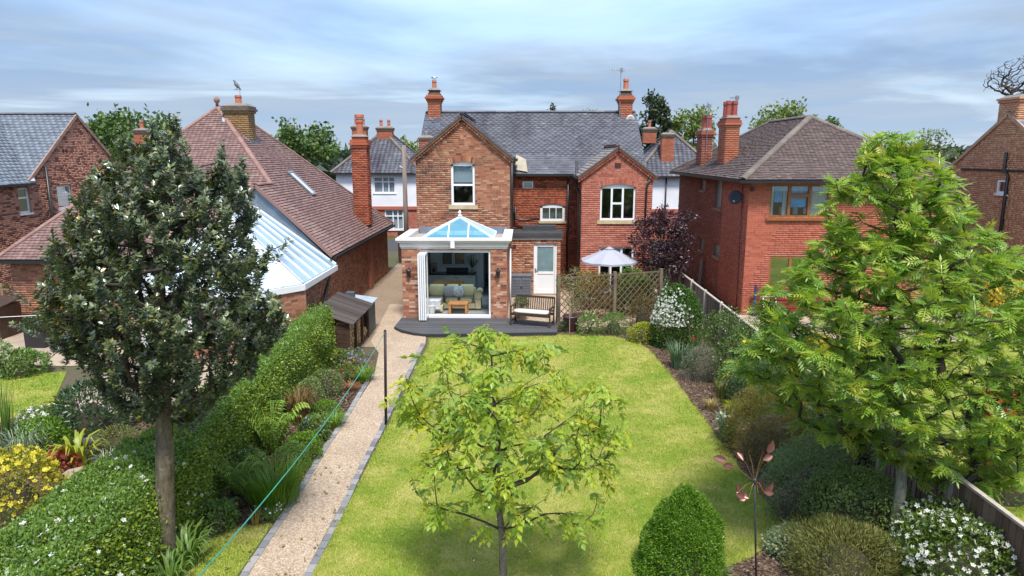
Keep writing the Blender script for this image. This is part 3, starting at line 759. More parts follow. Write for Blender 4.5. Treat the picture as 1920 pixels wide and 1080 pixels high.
# chimneys
def pot(root, x, y, z, h=0.42, r=0.12, mat=POT, cowl=False):
    p = MB().lathe([(r, 0), (r * .98, .03), (r * .85, .06), (r * .8, h * .75), (r * .95, h * .78), (r * .95, h * .9), (r * .85, h * .92), (r * .85, h), (r * .65, h), (r * .65, h * .5)], (x, y, z), 14).build('chimney_pot', mat, root, smooth=False)
    if cowl:
        m = MB(); 
        for a in range(4): m.tube([(x + .07 * math.cos(a * PI / 2), y + .07 * math.sin(a * PI / 2), z + h), (x + .09 * math.cos(a * PI / 2), y + .09 * math.sin(a * PI / 2), z + h + .12)], .008, 5)
        m.lathe([(.16, h + .12), (.14, h + .15), (.02, h + .18)], (x, y, z), 12); m.build('cowl', STEEL, p)
    return p
def chimney(root, pc, x0, x1, y0, y1, z0, z1, mat, mortar, steps, pots, capmat=CAP, ph=0.42, pr=0.12, potmat=POT, cowl=False):
    c = brick_stack(pc, root, x0, x1, y0, y1, z0, z1, mat, mortar)
    z = z1
    for k, (out, hh) in enumerate(steps):                       # corbelled courses
        MB().box(x0 - out, x1 + out, y0 - out, y1 + out, z + .001, z + hh - .008).build('corbel_course', capmat if k >= len(steps) - 2 else mat, c)
        z += hh
    MB().add([(x0 - .02, y0 - .02, z), (x1 + .02, y0 - .02, z), (x1 + .02, y1 + .02, z), (x0 - .02, y1 + .02, z), (x0 + .12, y0 + .12, z + .1), (x1 - .12, y0 + .12, z + .1), (x1 - .12, y1 - .12, z + .1), (x0 + .12, y1 - .12, z + .1)],
             [(0, 1, 5, 4), (1, 2, 6, 5), (2, 3, 7, 6), (3, 0, 4, 7), (4, 5, 6, 7)]).build('flaunching', CEMENT, c)
    for px, py in pots: pot(c, px, py, z + .06, ph, pr, potmat, cowl)
    return c, z
chimney(mh, pb, -4.50, -3.94, 32.85, 33.6, 6.7, 8.0, BR_CH, MORT, [(0.03, .08), (.07, .09), (.12, .10), (.06, .09), (-.02, .1), (-.06, .1)], [(-4.22, 33.2)], cowl=True, ph=.4)
chimney(mh, pb, 4.34, 4.90, 32.85, 33.6, 6.7, 7.95, BR_CH, MORT, [(0.03, .08), (.07, .09), (.12, .10), (.06, .09), (-.02, .1), (-.06, .1)], [(4.62, 33.2)], ph=.5, pr=.14)
chimney(mh, pb, -4.62, -4.0, 30.6, 31.1, 5.2, 6.3, BR_RED, MORT, [(.04, .08)], [], CAP)
MB().lathe([(.11, 0), (.11, .16), (.03, .2)], (-4.3, 30.85, 6.47), 10).build('wire_guard', STEEL, mh)
MB().box(-4.60, -3.85, 32.2, 32.84, 6.84, 7.05).build('lead_flashing', LEAD, mh)
ps.finish(); pb.finish()
def aerial(root, x, y, z0, z1, boom, n=6, ang=0.3, name='aerial'):
    m = MB().tube([(x, y, z0), (x, y, z1)], 0.016, 6)
    d = V3(math.cos(ang), math.sin(ang), 0); s_ = V3(-d[1], d[0], 0); c = V3(x, y, z1 - .03)
    m.tube([c - d * boom * .75, c + d * boom * .25], .011, 5)
    for i in range(n):
        p = c - d * boom * .75 + d * boom * i / (n - 1); L = .09 + .08 * i / n
        m.tube([p - s_ * L, p + s_ * L], .006, 4); m.tube([p - V3(0, 0, .05), p + V3(0, 0, .05)], .006, 4)
    m.box(c[0] - .03, c[0] + .09, y - .06, y + .06, c[2] - .09, c[2] + .09)
    return m.build(name, STEEL, root)
MB().tube([(4.40, 32.8, 7.3), (4.40, 32.8, 7.5)], .02, 6).build('bracket', STEEL, mh)
aerial(mh, 4.32, 32.8, 7.3, 9.45, .55, ang=0.15)
m = MB().lathe([(.01, 0), (.14, .02), (.22, .06), (.225, .07), (.14, .03), (.01, .015)], (0, 0, 0), 18)
m.v = [(4.80 + x * .9, 32.75 - z, 7.22 + y) for x, y, z in m.v]; m.build('satellite_dish', plain('pale_dish', (.5, .48, .46), .5), mh, smooth=True)

# ================================================================== orangery
og = thing('orangery', 'brick orangery with white cornice and glass roof lantern, bifold doors folded open', 'orangery', (-2.4, 23.4, 0))
po = Pieces('brick', 'brickwork')
OX0, OX1, OY = -4.22, -0.62, 23.42
door = (0.62, 3.04, 0.0, 2.47)
brick_wall(po, og, (OX0, OY, 0), (1, 0, 0), [(0, 0), (3.6, 0), (3.6, 2.52), (0, 2.52)], [door], BR_NEW, MORT, thick=0.26)
brick_wall(po, og, (OX1, OY, 0), (0, 1, 0), [(0, 0), (2.97, 0), (2.97, 2.52), (0, 2.52)], (), BR_NEW, MORT, single=False)
brick_wall(po, og, (OX0, AY0, 0), (0, -1, 0), [(0, 0), (2.98, 0), (2.98, 2.52), (0, 2.52)], (), BR_NEW, MORT, single=False)
po.finish()
cn = MB()
for out, z0, z1 in ((.02, 2.522, 2.58), (.05, 2.582, 2.72), (.11, 2.722, 2.80), (.17, 2.802, 2.875)):
    cn.box(OX0 - out, OX1 + out, OY - out, OY + .16, z0, z1)
    cn.box(OX0 - out, OX0 + .16, OY + .162, AY0 - .01, z0, z1); cn.box(OX1 - .16, OX1 + out, OY + .162, AY0 - .01, z0, z1)
cn = cn.build('cornice', plain('cream_white_cornice', (0.74, 0.70, 0.66), 0.5, var=0.05), og)
MB().box(-2.52, -2.38, OY - .20, OY - .16, 2.56, 2.79).build('rainwater_hopper', WHITE, cn)
rfz = 2.70
r = MB(); LX0, LX1, LY0, LY1 = -3.55, -1.10, 23.85, 25.95
r.box(OX0 + .1, LX0, OY + .1, AY0 - .01, rfz - .1, rfz); r.box(LX1, OX1 - .1, OY + .1, AY0 - .01, rfz - .1, rfz)
r.box(LX0, LX1, OY + .1, LY0, rfz - .1, rfz); r.box(LX0, LX1, LY1, AY0 - .01, rfz - .1, rfz)
r.build('flat_roof', GREYROOF, og)
MB().box(OX0 + .2, AX1 - .1, AY0 - .06, AY0 - .012, rfz + .002, rfz + .25).build('lead_flashing', LEAD, og)
ln = MB(); ln.box(LX0 - .04, LX1 + .04, LY0 - .04, LY0 + .05, rfz, rfz + .13); ln.box(LX0 - .04, LX1 + .04, LY1 - .05, LY1 + .04, rfz, rfz + .13)
ln.box(LX0 - .04, LX0 + .05, LY0 + .05, LY1 - .05, rfz, rfz + .13); ln.box(LX1 - .05, LX1 + .04, LY0 + .05, LY1 - .05, rfz, rfz + .13)
lz, tz = rfz + .13, 3.47; A0, A1 = V3(-2.33, 24.75, tz), V3(-2.33, 25.05, tz)
cor = [V3(LX0, LY0, lz), V3(LX1, LY0, lz), V3(LX1, LY1, lz), V3(LX0, LY1, lz)]
for c, a in zip(cor, (A0, A0, A1, A1)): ln.bar(c, a + (a - c) * .0, .075, .06)
ln.bar(A0, A1, .11, .10)
for t in (.36, .64):
    for pa_, pb_, ap_ in ((cor[0], cor[1], A0), (cor[3], cor[2], A1)):
        b_ = pa_ + (pb_ - pa_) * t; up_ = ap_ - (pa_ + pb_) / 2
        ln.bar(b_, b_ + up_ * (min(t, 1 - t) * 2), .045, .05)
for k in range(1, 5):
    t = k / 5
    for i, j in ((1, 2), (0, 3)):
        b = cor[i] + (cor[j] - cor[i]) * t
        yy = min(max(b[1], A0[1]), A1[1]); s = 1.0
        a = V3(A0[0], yy, tz)
        if b[1] < A0[1]: s = (b[1] - cor[i][1]) / (A0[1] - cor[i][1]); a = cor[i] + (A0 - cor[i]) * s
        elif b[1] > A1[1]: s = (cor[j][1] - b[1]) / (cor[j][1] - A1[1]); a = cor[j] + (A1 - cor[j]) * s
        ln.bar(b, a, .04, .05)
lantern = ln.build('roof_lantern', WHITE, og)
MB().lathe([(.07, 0), (.05, .06), (.03, .08), (.06, .13), (.045, .17), (.005, .22)], A0 + (0, 0, .04), 10).build('finial', WHITE, lantern)
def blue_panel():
    t = NT('blue_glass_painted_sky'); tr = t.n('ShaderNodeBsdfTransparent'); tr.inputs[0].default_value = (.6, .85, .95, 1)
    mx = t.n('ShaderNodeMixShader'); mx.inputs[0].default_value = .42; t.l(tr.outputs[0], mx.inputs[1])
    t.l(t.pbr(t.mix(t.rng(t.noise(2.5, 4), .4, .7, 0, .35), (.20, .52, .70), (.34, .62, .74)), .08, 0, .8), mx.inputs[2]); return t.end(mx.outputs[0])  # tinted glass; the opaque pale blue layer paints in reflected sky
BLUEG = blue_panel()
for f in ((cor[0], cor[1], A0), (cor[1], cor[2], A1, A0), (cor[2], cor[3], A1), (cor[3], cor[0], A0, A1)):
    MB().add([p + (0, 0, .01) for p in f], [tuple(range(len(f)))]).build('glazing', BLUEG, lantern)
# bifold doors folded back, frame round the opening
dx0, dx1 = OX0 + door[0], OX0 + door[1]
MB().box(dx0, dx0 + .05, OY + .05, OY + .13, .1, 2.47).box(dx1 - .06, dx1, OY + .05, OY + .13, .1, 2.47).box(dx0 + .05, dx1 - .06, OY + .05, OY + .13, 2.38, 2.468).box(dx0, dx1, OY - .03, OY + .16, .1, .185).build('door_frame', WHITE, og)
for k in range(4):
    X = dx0 + .015 + k * .068
    m = MB(); y0, y1, z0, z1 = OY - .62, OY + .0, .15, 2.40
    m.box(X, X + .05, y0, y0 + .07, z0, z1); m.box(X, X + .05, y1 - .07, y1, z0, z1); m.box(X, X + .05, y0 + .07, y1 - .07, z0, z0 + .09); m.box(X, X + .05, y0 + .07, y1 - .07, z1 - .08, z1)
    d_ = m.build('bifold_panel', WHITE, og)
    MB().box(X + .02, X + .03, y0 + .07, y1 - .07, z0 + .09, z1 - .08).build('pane', GLASSW, d_)
for x in (-3.98, -0.92):
    m = MB().box(x - .03, x + .03, OY - .03, OY - .008, 1.66, 1.86).tube([(x, OY - .03, 1.84), (x, OY - .12, 1.86)], .012, 6)
    m.lathe([(.03, 0), (.065, .03), (.08, .16), (.095, .17), (.05, .23), (.01, .26)], (x, OY - .12, 1.6), 8)
    m.build('wall_lantern', BLACKP, og)
pipe([(-.5, 23.6, 2.5), (-.5, 23.6, .12)], .03, og, 'downpipe', WHITE)

# ------------------------------------------------------------------ the room inside
FLOORT = plain('grey_floor_tile', (0.27, 0.28, 0.29), 0.35, var=0.2, scale=2)
PAINT = plain('wall_paint', (0.80, 0.84, 0.84), 0.8, var=0.04)
fl = MB().box(-3.95, -.88, OY + .165, 31, .0, .10).build('floor', FLOORT, og)
MB().box(-3.95, -1.72, 28.3, 28.42, .1, 2.4).build('back_wall', PAINT, og)
MB().box(-3.99, -3.952, OY + .27, 28.3, .1, 2.4).box(-.879, -.80, OY + .27, 31, .1, 2.4).box(-3.95, -.88, 31, 31.1, 0, 2.4).box(-1.76, -1.72, 28.42, 31, .1, 2.4).build('inner_wall', PAINT, og)
MB().box(-4.05, -.75, 26.45, 31, 2.4, 2.45).build('ceiling', WHITE, og)
kc = thing('kitchen_units', 'cream kitchen base units with dark worktop inside the orangery', 'kitchen units', (-2.9, 28, .1))
CREAM = plain('cream_cabinet', (0.74, 0.73, 0.62), 0.5, var=0.04)
MB().box(-3.9, -2.02, 27.72, 28.28, .18, .86).build('carcass', CREAM, kc)
for a, b in ((-3.66, -3.18), (-3.16, -2.42), (-2.40, -2.04)):
    d_ = MB().box(a, b, 27.69, 27.718, .2, .84).build('cabinet_door', CREAM, kc)
    MB().box((a + b) / 2 - .12, (a + b) / 2 + .12, 27.665, 27.685, .76, .78).build('handle', STEEL, d_)
MB().box(-3.92, -2.0, 27.66, 28.28, .862, .90).build('worktop', plain('black_worktop', (.02, .02, .022), .25), kc)
MB().box(-3.25, -2.35, 28.24, 28.285, .905, 1.07).build('splashback', plain('black_tile', (.025, .025, .03), .3, var=.5, scale=20), kc)
iw = thing('inner_window', 'white double window in the kitchen wall inside the orangery', 'window', (-2.95, 28.28, 1.15))
window(iw, (-3.5, 28.3, 0), (1, 0, 0), (0, 1.1, 1.13, 2.05), plain('blue_grey_frame', (.52, .60, .68), .5), plain('bronze_mirror', (.16, .14, .10), .15, var=.3), (0, .5, 1), fw=.09, bar=.12, inset=-.06)
cm = thing('coffee_machine', 'small silver coffee machine on the dark kitchen worktop', 'coffee machine', (-3.72, 27.95, .9))
MB().box(-3.84, -3.60, 27.85, 28.1, .90, .95).box(-3.84, -3.60, 28.0, 28.1, .95, 1.2).box(-3.84, -3.60, 27.85, 28.1, 1.2, 1.3).build('body', plain('brushed_steel', (.4, .42, .44), .3, metal=.8), cm)
MB().lathe([(.05, 0), (.06, .12), (.05, .14)], (-3.72, 27.92, .955), 10).build('jug', BLACKP, cm)
vs = thing('flower_vase', 'glass vase of green stems on the right end of the kitchen worktop', 'vase', (-2.15, 27.9, .9))
MB().lathe([(.05, 0), (.06, .1), (.04, .22), (.05, .25)], (-2.15, 27.9, .90), 12).build('vase', plain('vase_glass', (.35, .38, .36), .2), vs, smooth=True)
m = MB()
for k in range(26):
    a, t = random.uniform(0, 6.28), random.uniform(.05, .24); h = random.uniform(1.25, 1.62)
    p = V3(-2.15 + t * math.cos(a), 27.9 + t * .7 * math.sin(a), h); m.tube([(-2.15, 27.9, 1.1), p], .006, 4)
    for q in range(4):
        dd = V3(random.uniform(-1, 1), random.uniform(-1, 1), random.uniform(-.3, 1)) * .07; e = np.cross(dd, (.3, .2, 1)) * .35
        m.add([p, p + dd * .5 + e, p + dd, p + dd * .5 - e], [(0, 1, 2, 3)])
m.build('foliage', plain('dark_stem_green', (.03, .055, .03), .6), vs)
wd_ = plain('honey_pine', (0.42, 0.20, 0.07), 0.5, var=.2, scale=5, stretch=(6, 1, 1))
dt = thing('dining_table', 'brown wooden table behind the sofa in the orangery', 'table', (-2.9, 26, .1))
MB().box(-3.5, -2.36, 25.65, 26.35, .82, .87).build('tabletop', plain('walnut_top', (.22, .10, .04), .45, var=.25, scale=4, stretch=(1, 6, 1)), dt)
for x in (-3.44, -2.42):
    for y in (25.71, 26.29): MB().box(x - .035, x + .035, y - .035, y + .035, .1, .818).build('leg', wd_, dt)
FAB = plain('cream_sofa_fabric', (0.52, 0.46, 0.27), 0.9, var=0.08, scale=20, bump=.2)
def cushion(m, x0, x1, y0, y1, z0, z1, b=.06):
    vs, fs = [], []; N = 6                     # soft box: rounded section
    for i, tz_ in enumerate((0, .12, .5, .88, 1)):
        ins = b * (1 - math.sin(PI * min(max(tz_, .06), .94)) ** .5)
        for j in range(20):
            a = 2 * PI * j / 20; ca, sa = math.cos(a), math.sin(a)
            sx_, sy_ = math.copysign(abs(ca) ** .45, ca), math.copysign(abs(sa) ** .45, sa)
            vs.append(((x0 + x1) / 2 + sx_ * ((x1 - x0) / 2 - ins), (y0 + y1) / 2 + sy_ * ((y1 - y0) / 2 - ins), z0 + (z1 - z0) * tz_))
    for i in range(4):
        for j in range(20): fs.append((i * 20 + j, i * 20 + (j + 1) % 20, i * 20 + 20 + (j + 1) % 20, i * 20 + 20 + j))
    fs += [tuple(reversed(range(20))), tuple(range(80, 100))]
    return m.add(vs, fs)
sf = thing('corner_sofa', 'cream corner sofa with loose cushions inside the open orangery', 'sofa', (-2.6, 24.9, .1))
MB().box(-3.4, -1.82, 24.62, 25.4, .16, .34).build('base', FAB, sf)
MB().box(-3.6, -2.94, 24.12, 25.4, .16, .345).build('chaise_base', FAB, sf)
for a, b in ((-3.55, -2.98), (-2.92, -2.42), (-2.40, -1.88)): cushion(MB(), a, b, 24.6 if a > -3 else 24.15, 25.2, .345, .52).build('seat_cushion', FAB, sf, smooth=True)
MB().box(-3.6, -1.82, 25.2, 25.42, .346, .80).build('backrest', FAB, sf)
for a, b in ((-3.55, -2.95), (-2.9, -2.42), (-2.4, -1.86)): cushion(MB(), a, b, 25.02, 25.22, .53, .96).build('back_cushion', FAB, sf, smooth=True)
m = MB(); m.box(-1.80, -1.60, 24.6, 25.4, .16, .62); m.tube([(-1.68, 24.56, .66), (-1.68, 25.42, .66)], .13, 12); m.build('armrest', FAB, sf)
for x, y in ((-3.5, 24.2), (-1.7, 24.68), (-2.96, 24.2), (-1.7, 25.3)): MB().box(x - .03, x + .03, y - .03, y + .03, .1, .158).build('foot', wd_, sf)
for x, mt, nm, lb in ((-2.78, plain('grey_cushion', (.36, .36, .37), .9), 'cushion', 'plain grey scatter cushion on the cream sofa'), (-2.42, plain('patterned_cushion', (.55, .58, .58), .9, var=.5, scale=16), 'cushion', 'pale patterned scatter cushion on the cream sofa')):
    cushion(MB(), x - .22, x + .2, 24.86, 25.02, .525, .93, .08).build(nm, mt, props(thing(nm, lb, 'cushion', (x, 24.94, .52))), smooth=True).name = 'cover'
props(cushion(MB(), -3.58, -2.99, 24.08, 24.75, .525, .57, .02).build('throw_blanket', plain('pale_throw', (.52, .55, .57), .9, var=.2, scale=12), None, smooth=True), 'folded pale grey throw on the sofa chaise', 'blanket')
MB().box(-3.5, -3.0, 24.06, 24.075, .25, .54).build('hanging_edge', plain('pale_throw', None), bpy.data.objects['throw_blanket'])
ct = thing('coffee_table', 'small honey pine coffee table in front of the sofa', 'table', (-2.35, 24.1, .1))
MB().box(-2.70, -2.02, 23.86, 24.4, .46, .50).build('tabletop', wd_, ct)
for x in (-2.65, -2.07):
    for y in (23.91, 24.35): MB().box(x - .04, x + .04, y - .04, y + .04, .1, .458).build('leg', wd_, ct)
MB().box(-2.6, -2.12, 23.90, 23.92, .38, .457).box(-2.6, -2.12, 24.34, 24.36, .38, .457).build('apron', wd_, ct)
sb = thing('storage_basket', 'white basket on the floor beside the sofa chaise', 'basket', (-3.3, 23.85, .1))
MB().lathe([(.13, 0), (.17, .3), (.18, .31), (.16, .30), (.12, .02)], (-3.32, 23.86, .10), 14).build('basket', plain('white_basket', (.6, .6, .6), .8, var=.3, scale=30), sb)

# ================================================================== deck
dk = thing('deck', 'dark grey composite deck in front of the orangery', 'deck', (-1.5, 22.4, 0))
DECK = pieces('grey_deck_board', [(0, (0.06, 0.062, 0.068)), (1, (0.11, 0.112, 0.118))], rough=0.6, stain=0.3, stain_c=(.12, .12, .12), stain_scale=1.2)
dpoly = [(-4.28, 23.40), (-4.30, 22.15), (-4.0, 21.72), (-3.55, 21.38), (-3.12, 21.22), (1.04, 21.52), (1.08, 22.8), (-0.6, 23.40)]
DZ = 0.10
y = 21.25; bw = 0.145; me_d = None
while y < 23.38:
    iv = spans([(a, b) for a, b in dpoly], y + bw / 2)
    for a, b in iv:
        i0 = spans(dpoly, y + .01) or iv; i1 = spans(dpoly, y + bw - .01) or iv
        m = MB(); yy = y + bw - .010
        m.prism([(i0[0][0], y, DZ - .024), (i0[0][1], y, DZ - .024), (i1[0][1], yy, DZ - .024), (i1[0][0], yy, DZ - .024)], (0, 0, .024)); m.build('board', DECK, dk)
    y += bw
m = MB()
for (a, b), (c, d) in zip(dpoly[:6], dpoly[1:7]):
    if (a, b) != (c, d): m.bar((a, b, .04), (c, d, .04), .022, .085)
m.build('fascia', plain('deck_fascia', (.03, .03, .033), .6), dk)
# ================================================================== right-hand house (brown hipped roof)
dh = thing('brick_house', 'smooth red brick house with brown tiled hip roof right of the garden', 'house', (11, 30, 0))
pd, pt_ = Pieces('brick', 'brickwork'), Pieces('roof_tile', 'tiling')
DX, DY, DX1, DY1, DZT = 7.80, 24.5, 14.4, 35.6, 4.74
sw = [rectX(1313, 337, 1323, 357, DX), rectX(1341, 337, 1353, 391, DX), rectX(1311, 446, 1319, 470, DX), rectX(1338, 457, 1349, 482, DX)]
YS = 27.7
brick_wall(pd, dh, (DX, YS, 0), (0, -1, 0), [(0, 0), (YS - DY, 0), (YS - DY, DZT), (0, DZT)], (), BR_D, MORT_P)
side_holes = [(DY1 - b, DY1 - a, c, d) for a, b, c, d in sw]
brick_wall(pd, dh, (DX, DY1, 0), (0, -1, 0), [(0, 0), (DY1 - YS, 0), (DY1 - YS, DZT), (0, DZT)], side_holes, BR_D2, MORT_D, single=False)
GREYGLASS = plain('frosted_grey_glass', (.20, .24, .24), .3, var=.2, scale=3)
for h in side_holes:
    window(dh, (DX, DY1, 0), (0, -1, 0), h, plain('brown_grey_frame', (.22, .15, .11), .5), GREYGLASS, (0, 1), fw=.06, inset=.05, sill=(.06, .09, .06), sillmat=plain('tile_sill', (.3, .16, .12), .7))
rD = (8.52 - DX, 10.62 - DX, 3.50, 4.66)
q0, q1 = AY(1443, 480, DY), AY(1480, 540, DY)
rD2 = (q0[0] - DX, q0[0] - DX + 1.5, 1.0, q0[2])
brick_wall(pd, dh, (DX, DY, 0), (1, 0, 0), [(0, 0), (DX1 - DX, 0), (DX1 - DX, DZT), (0, DZT)], [rD, rD2], BR_D, MORT_P)
window(dh, (DX, DY, 0), (1, 0, 0), rD, OAK, GLASS, (0, .32, .68, 1), [[], [.68], []], fw=.08, bar=.1, inset=.02, sill=(.08, .1, .08), sillmat=OAK,
       back=[(.02, .09, .05, .95, CURTAIN), (.24, .31, .05, .95, CURTAIN), (.68, .98, .04, .96, CURTAIN), (.10, .23, .45, .95, plain('blue_stuff', (.10, .42, .85), .5, var=.3)), (.36, .63, .30, .60, plain('blue_stuff', None)), (.36, .63, .72, .97, plain('blue_stuff', None))], label='brown framed upstairs window with net curtains', backlabel='curtain')
window(dh, (DX, DY, 0), (1, 0, 0), rD2, OAK, GLASSW, (0, .5, 1), fw=.08, bar=.1, inset=.02)
for a, b, c in ((.45, .25, (.55, .30, .05)), (.60, .32, (.75, .35, .03)), (.92, .3, (.25, .3, .35)), (1.3, .22, (.6, .6, .55))):
    MB().box(DX + rD[0] + a, DX + rD[0] + a + .16, DY + .2, DY + .26, 3.6, 3.6 + b).build('ornament', plain('ornament_%d' % int(a * 100), c, .5), dh)
brick_wall(pd, dh, (DX1, DY, 0), (0, 1, 0), [(0, 0), (DY1 - DY, 0), (DY1 - DY, DZT), (0, DZT)], (), BR_D, MORT_P, bricks=False)
brick_wall(pd, dh, (DX1, DY1, 0), (-1, 0, 0), [(0, 0), (DX1 - DX, 0), (DX1 - DX, DZT), (0, DZT)], (), BR_D, MORT_P, bricks=False)
ex0, ex1, ey0, ey1, ez = 7.42, 14.76, 24.12, 35.95, 4.80
ap, aq = V3(11.09, 28.0, 7.08), V3(11.09, 32.4, 7.08)
e = [V3(ex0, ey0, ez), V3(ex1, ey0, ez), V3(ex1, ey1, ez), V3(ex0, ey1, ez)]
for poly, u, sg in (([e[0], e[1], ap], (1, 0, 0), True), ([e[0], e[3], aq, ap], (0, 1, 0), True), ([e[1], e[2], aq, ap], (0, 1, 0), False), ([e[3], e[2], aq], (1, 0, 0), False)):
    roof_plane(pt_, dh, poly, u, TILE_D, UNDER, single=sg)
for p, q in ((e[0], ap), (e[1], ap), (e[3], aq), (e[2], aq), (ap, aq)): ridge_run(dh, p + (0, 0, .03), q + (0, 0, .03), .13, RIDGE, .38)
m = MB(); m.box(ex0 + .1, ex1 - .1, ey0 + .1, ey1 - .1, ez - .10, ez - .055); m.build('soffit', BLACKP, dh)
for p, q in (((ex0, ey0 - .03, ez - .05), (ex1, ey0 - .03, ez - .05)), ((ex0 - .03, ey0 - .1, ez - .05), (ex0 - .03, ey1, ez - .05))): gutter(p, q, dh)
chimney(dh, pd, 8.12, 8.66, 28.9, 30.0, 4.9, 6.75, BR_CH, MORT, [(.04, .09), (.08, .09), (.05, .1), (.0, .09)], [(8.25, 29.2), (8.5, 29.2), (8.28, 29.7), (8.52, 29.7)], BR_D2, ph=.62, pr=.13, potmat=plain('red_pot', (.30, .07, .055), .7, var=.25))
chimney(dh, pd, 7.95, 8.42, 32.0, 33.0, 4.8, 6.45, BR_D2, MORT, [(.04, .09), (.08, .09), (.05, .1)], [(8.08, 32.3), (8.3, 32.3)], BR_D2, ph=.6, pr=.13, potmat=plain('red_pot', None))
aerial(dh, 8.75, 29.9, 6.0, 8.0, .35, ang=.2); aerial(dh, 8.75, 29.9, 6.0, 6.95, .3, ang=.5)
aerial(dh, 8.12, 31.9, 5.9, 7.8, .5, ang=-.5)
def dish(root, c, r, ax, mat, name='satellite_dish'):
    z = unit(ax); x = unit(np.cross((0, 0, 1), z)); y = np.cross(z, x); m = MB()
    m.lathe([(r * .02, .0), (r * .5, .03 * r / .25), (r, .1 * r / .25), (r, .11 * r / .25), (r * .5, .045 * r / .25), (r * .02, .015)], (0, 0, 0), 20)
    m.v = [tuple(np.asarray(c) + x * p[0] + y * p[1] * 1.08 + z * p[2]) for p in m.v]
    o = m.build(name, mat, root, smooth=True)
    b = np.asarray(c) - z * .02
    MB().tube([b, b - z * .12 + (0, 0, -.06), b + (.2, .0, -.1)], .018, 6).tube([b - y * r, np.asarray(c) + z * .3 - y * r * .8, ], .01, 5).box(*(lambda q: (q[0] - .03, q[0] + .03, q[1] - .03, q[1] + .03, q[2] - .03, q[2] + .03))(np.asarray(c) + z * .3 - y * r * .8)).build('arm', STEEL, o)
    return o
dish(dh, AX(1380, 371, 7.55), .24, (-.55, -1, .35), plain('dark_dish', (.045, .05, .065), .75, spec=.2))
pipe([(7.74, 25.05, 4.6), (7.77, 25.05, 0.1)], .012, dh, 'cable')
MB().box(7.83, 7.95, 24.40, 24.48, 4.42, 4.56).build('security_light', BLACKP, dh)
pd.finish(); pt_.finish()

# ================================================================== left bungalow with conservatory
eh = thing('bungalow', 'brick bungalow with steep red clay tile roof left of the path', 'house', (-11.6, 27, 0))
pe, pte = Pieces('brick', 'brickwork'), Pieces('roof_tile', 'tiling')
EXR, EXE, EZE = -6.68, -6.42, 2.33
AP = V3(-11.75, 27.1, 7.42); half = AP[0] * 0 + (EXE - AP[0]); k_ = (AP[2] - EZE) / half
eN, eF, eL = AP[1] - half, AP[1] + half + 1.2, AP[0] - half
GXp, GZp, GY = -8.86, EZE + k_ * (EXE + 8.86), 22.85
hipY = AP[1] - (GXp - AP[0])                       # where the extension ridge meets the main hip
AP2 = AP + V3(0, 1.2, 0)
# front slope, cut where the gabled extension joins it on the right
vL = 2 * GXp - EXE
f_at = lambda z: AP[1] - (AP[2] - z) / k_
fb = [V3(eL, eN, EZE), V3(vL, eN, EZE), V3(vL, eN, EZE) , V3(GXp, hipY, GZp), AP]
fb = [V3(eL, eN, EZE), V3(vL, f_at(EZE), EZE), V3(GXp, hipY, GZp), AP]
roof_plane(pte, eh, fb, (1, 0, 0), TILE_E, UNDER)
# right slope: runs on over the extension down to its gable
roof_plane(pte, eh, [V3(EXE, GY - .05, EZE), V3(EXE, eF, EZE), AP2, AP, V3(GXp, hipY, GZp), V3(GXp, GY - .05, GZp)], (0, 1, 0), TILE_E, UNDER)
roof_plane(pte, eh, [V3(vL, GY - .05, EZE), V3(GXp, GY - .05, GZp), V3(GXp, hipY, GZp), V3(vL, hipY - .02, EZE)], (0, 1, 0), TILE_E, UNDER, single=False)
roof_plane(pte, eh, [V3(eL, eN, EZE), V3(eL, eF, EZE), AP2, AP], (0, 1, 0), TILE_E, UNDER, single=False)
roof_plane(pte, eh, [V3(eL, eF, EZE), V3(EXE, eF, EZE), AP2], (1, 0, 0), TILE_E, UNDER, single=False)
for p, q in ((V3(eL, eN, EZE), AP), (V3(GXp, hipY, GZp), AP), (V3(EXE, eF, EZE), AP2), (AP, AP2), (V3(GXp, GY - .05, GZp), V3(GXp, hipY + .1, GZp))): ridge_run(eh, p + (0, 0, .03), q + (0, 0, .03), .095, RIDGE_R, .36)
MB().lathe([(.06, 0), (.05, .1), (.1, .16), (.115, .24), (.07, .32), (.02, .36)], AP + (0, -.05, .06), 10).build('finial', RIDGE_R, eh, smooth=True)
for xe in (vL, EXE):
    MB().bar((xe, GY - .09, EZE + .01), (GXp, GY - .09, GZp + .01), .07, .10).build('verge', RIDGE_R, eh)
MB().prism([(vL + .15, GY, EZE - .1), (EXE - .1, GY, EZE - .1), (GXp, GY, GZp - .1)], (0, .12, 0)).build('lead_gable', LEAD, eh)
brick_wall(pe, eh, (EXR, GY, 0), (0, 1, 0), [(0, 0), (eF - .25 - GY, 0), (eF - .25 - GY, 2.33), (0, 2.33)], (), BR_E, MORT)
brick_wall(pe, eh, (eL + .25, eN + .3, 0), (1, 0, 0), [(0, 0), (vL - eL - .25, 0), (vL - eL - .25, 2.33), (0, 2.33)], [(1.6, 2.9, .9, 2.1)], BR_E, MORT, single=False)
window(eh, (eL + .25, eN + .3, 0), (1, 0, 0), (1.6, 2.9, .9, 2.1), WHITE, GLASS, (0, .5, 1), sill=(.08, .06, .06), sillmat=WHITE)
brick_wall(pe, eh, (eL + .25, eF - .3, 0), (0, -1, 0), [(0, 0), (eF - eN - .6, 0), (eF - eN - .6, 2.33), (0, 2.33)], (), BR_E, MORT, bricks=False)
brick_wall(pe, eh, (EXR, eF - .3, 0), (-1, 0, 0), [(0, 0), (EXR - eL - .25, 0), (EXR - eL - .25, 2.33), (0, 2.33)], (), BR_E, MORT, bricks=False)
m = MB(); m.box(-6.69, -6.55, 28.95, 29.5, 0, 2.2); m.build('pier', plain('pier_brick', (.32, .13, .075), .85, var=.3), eh)
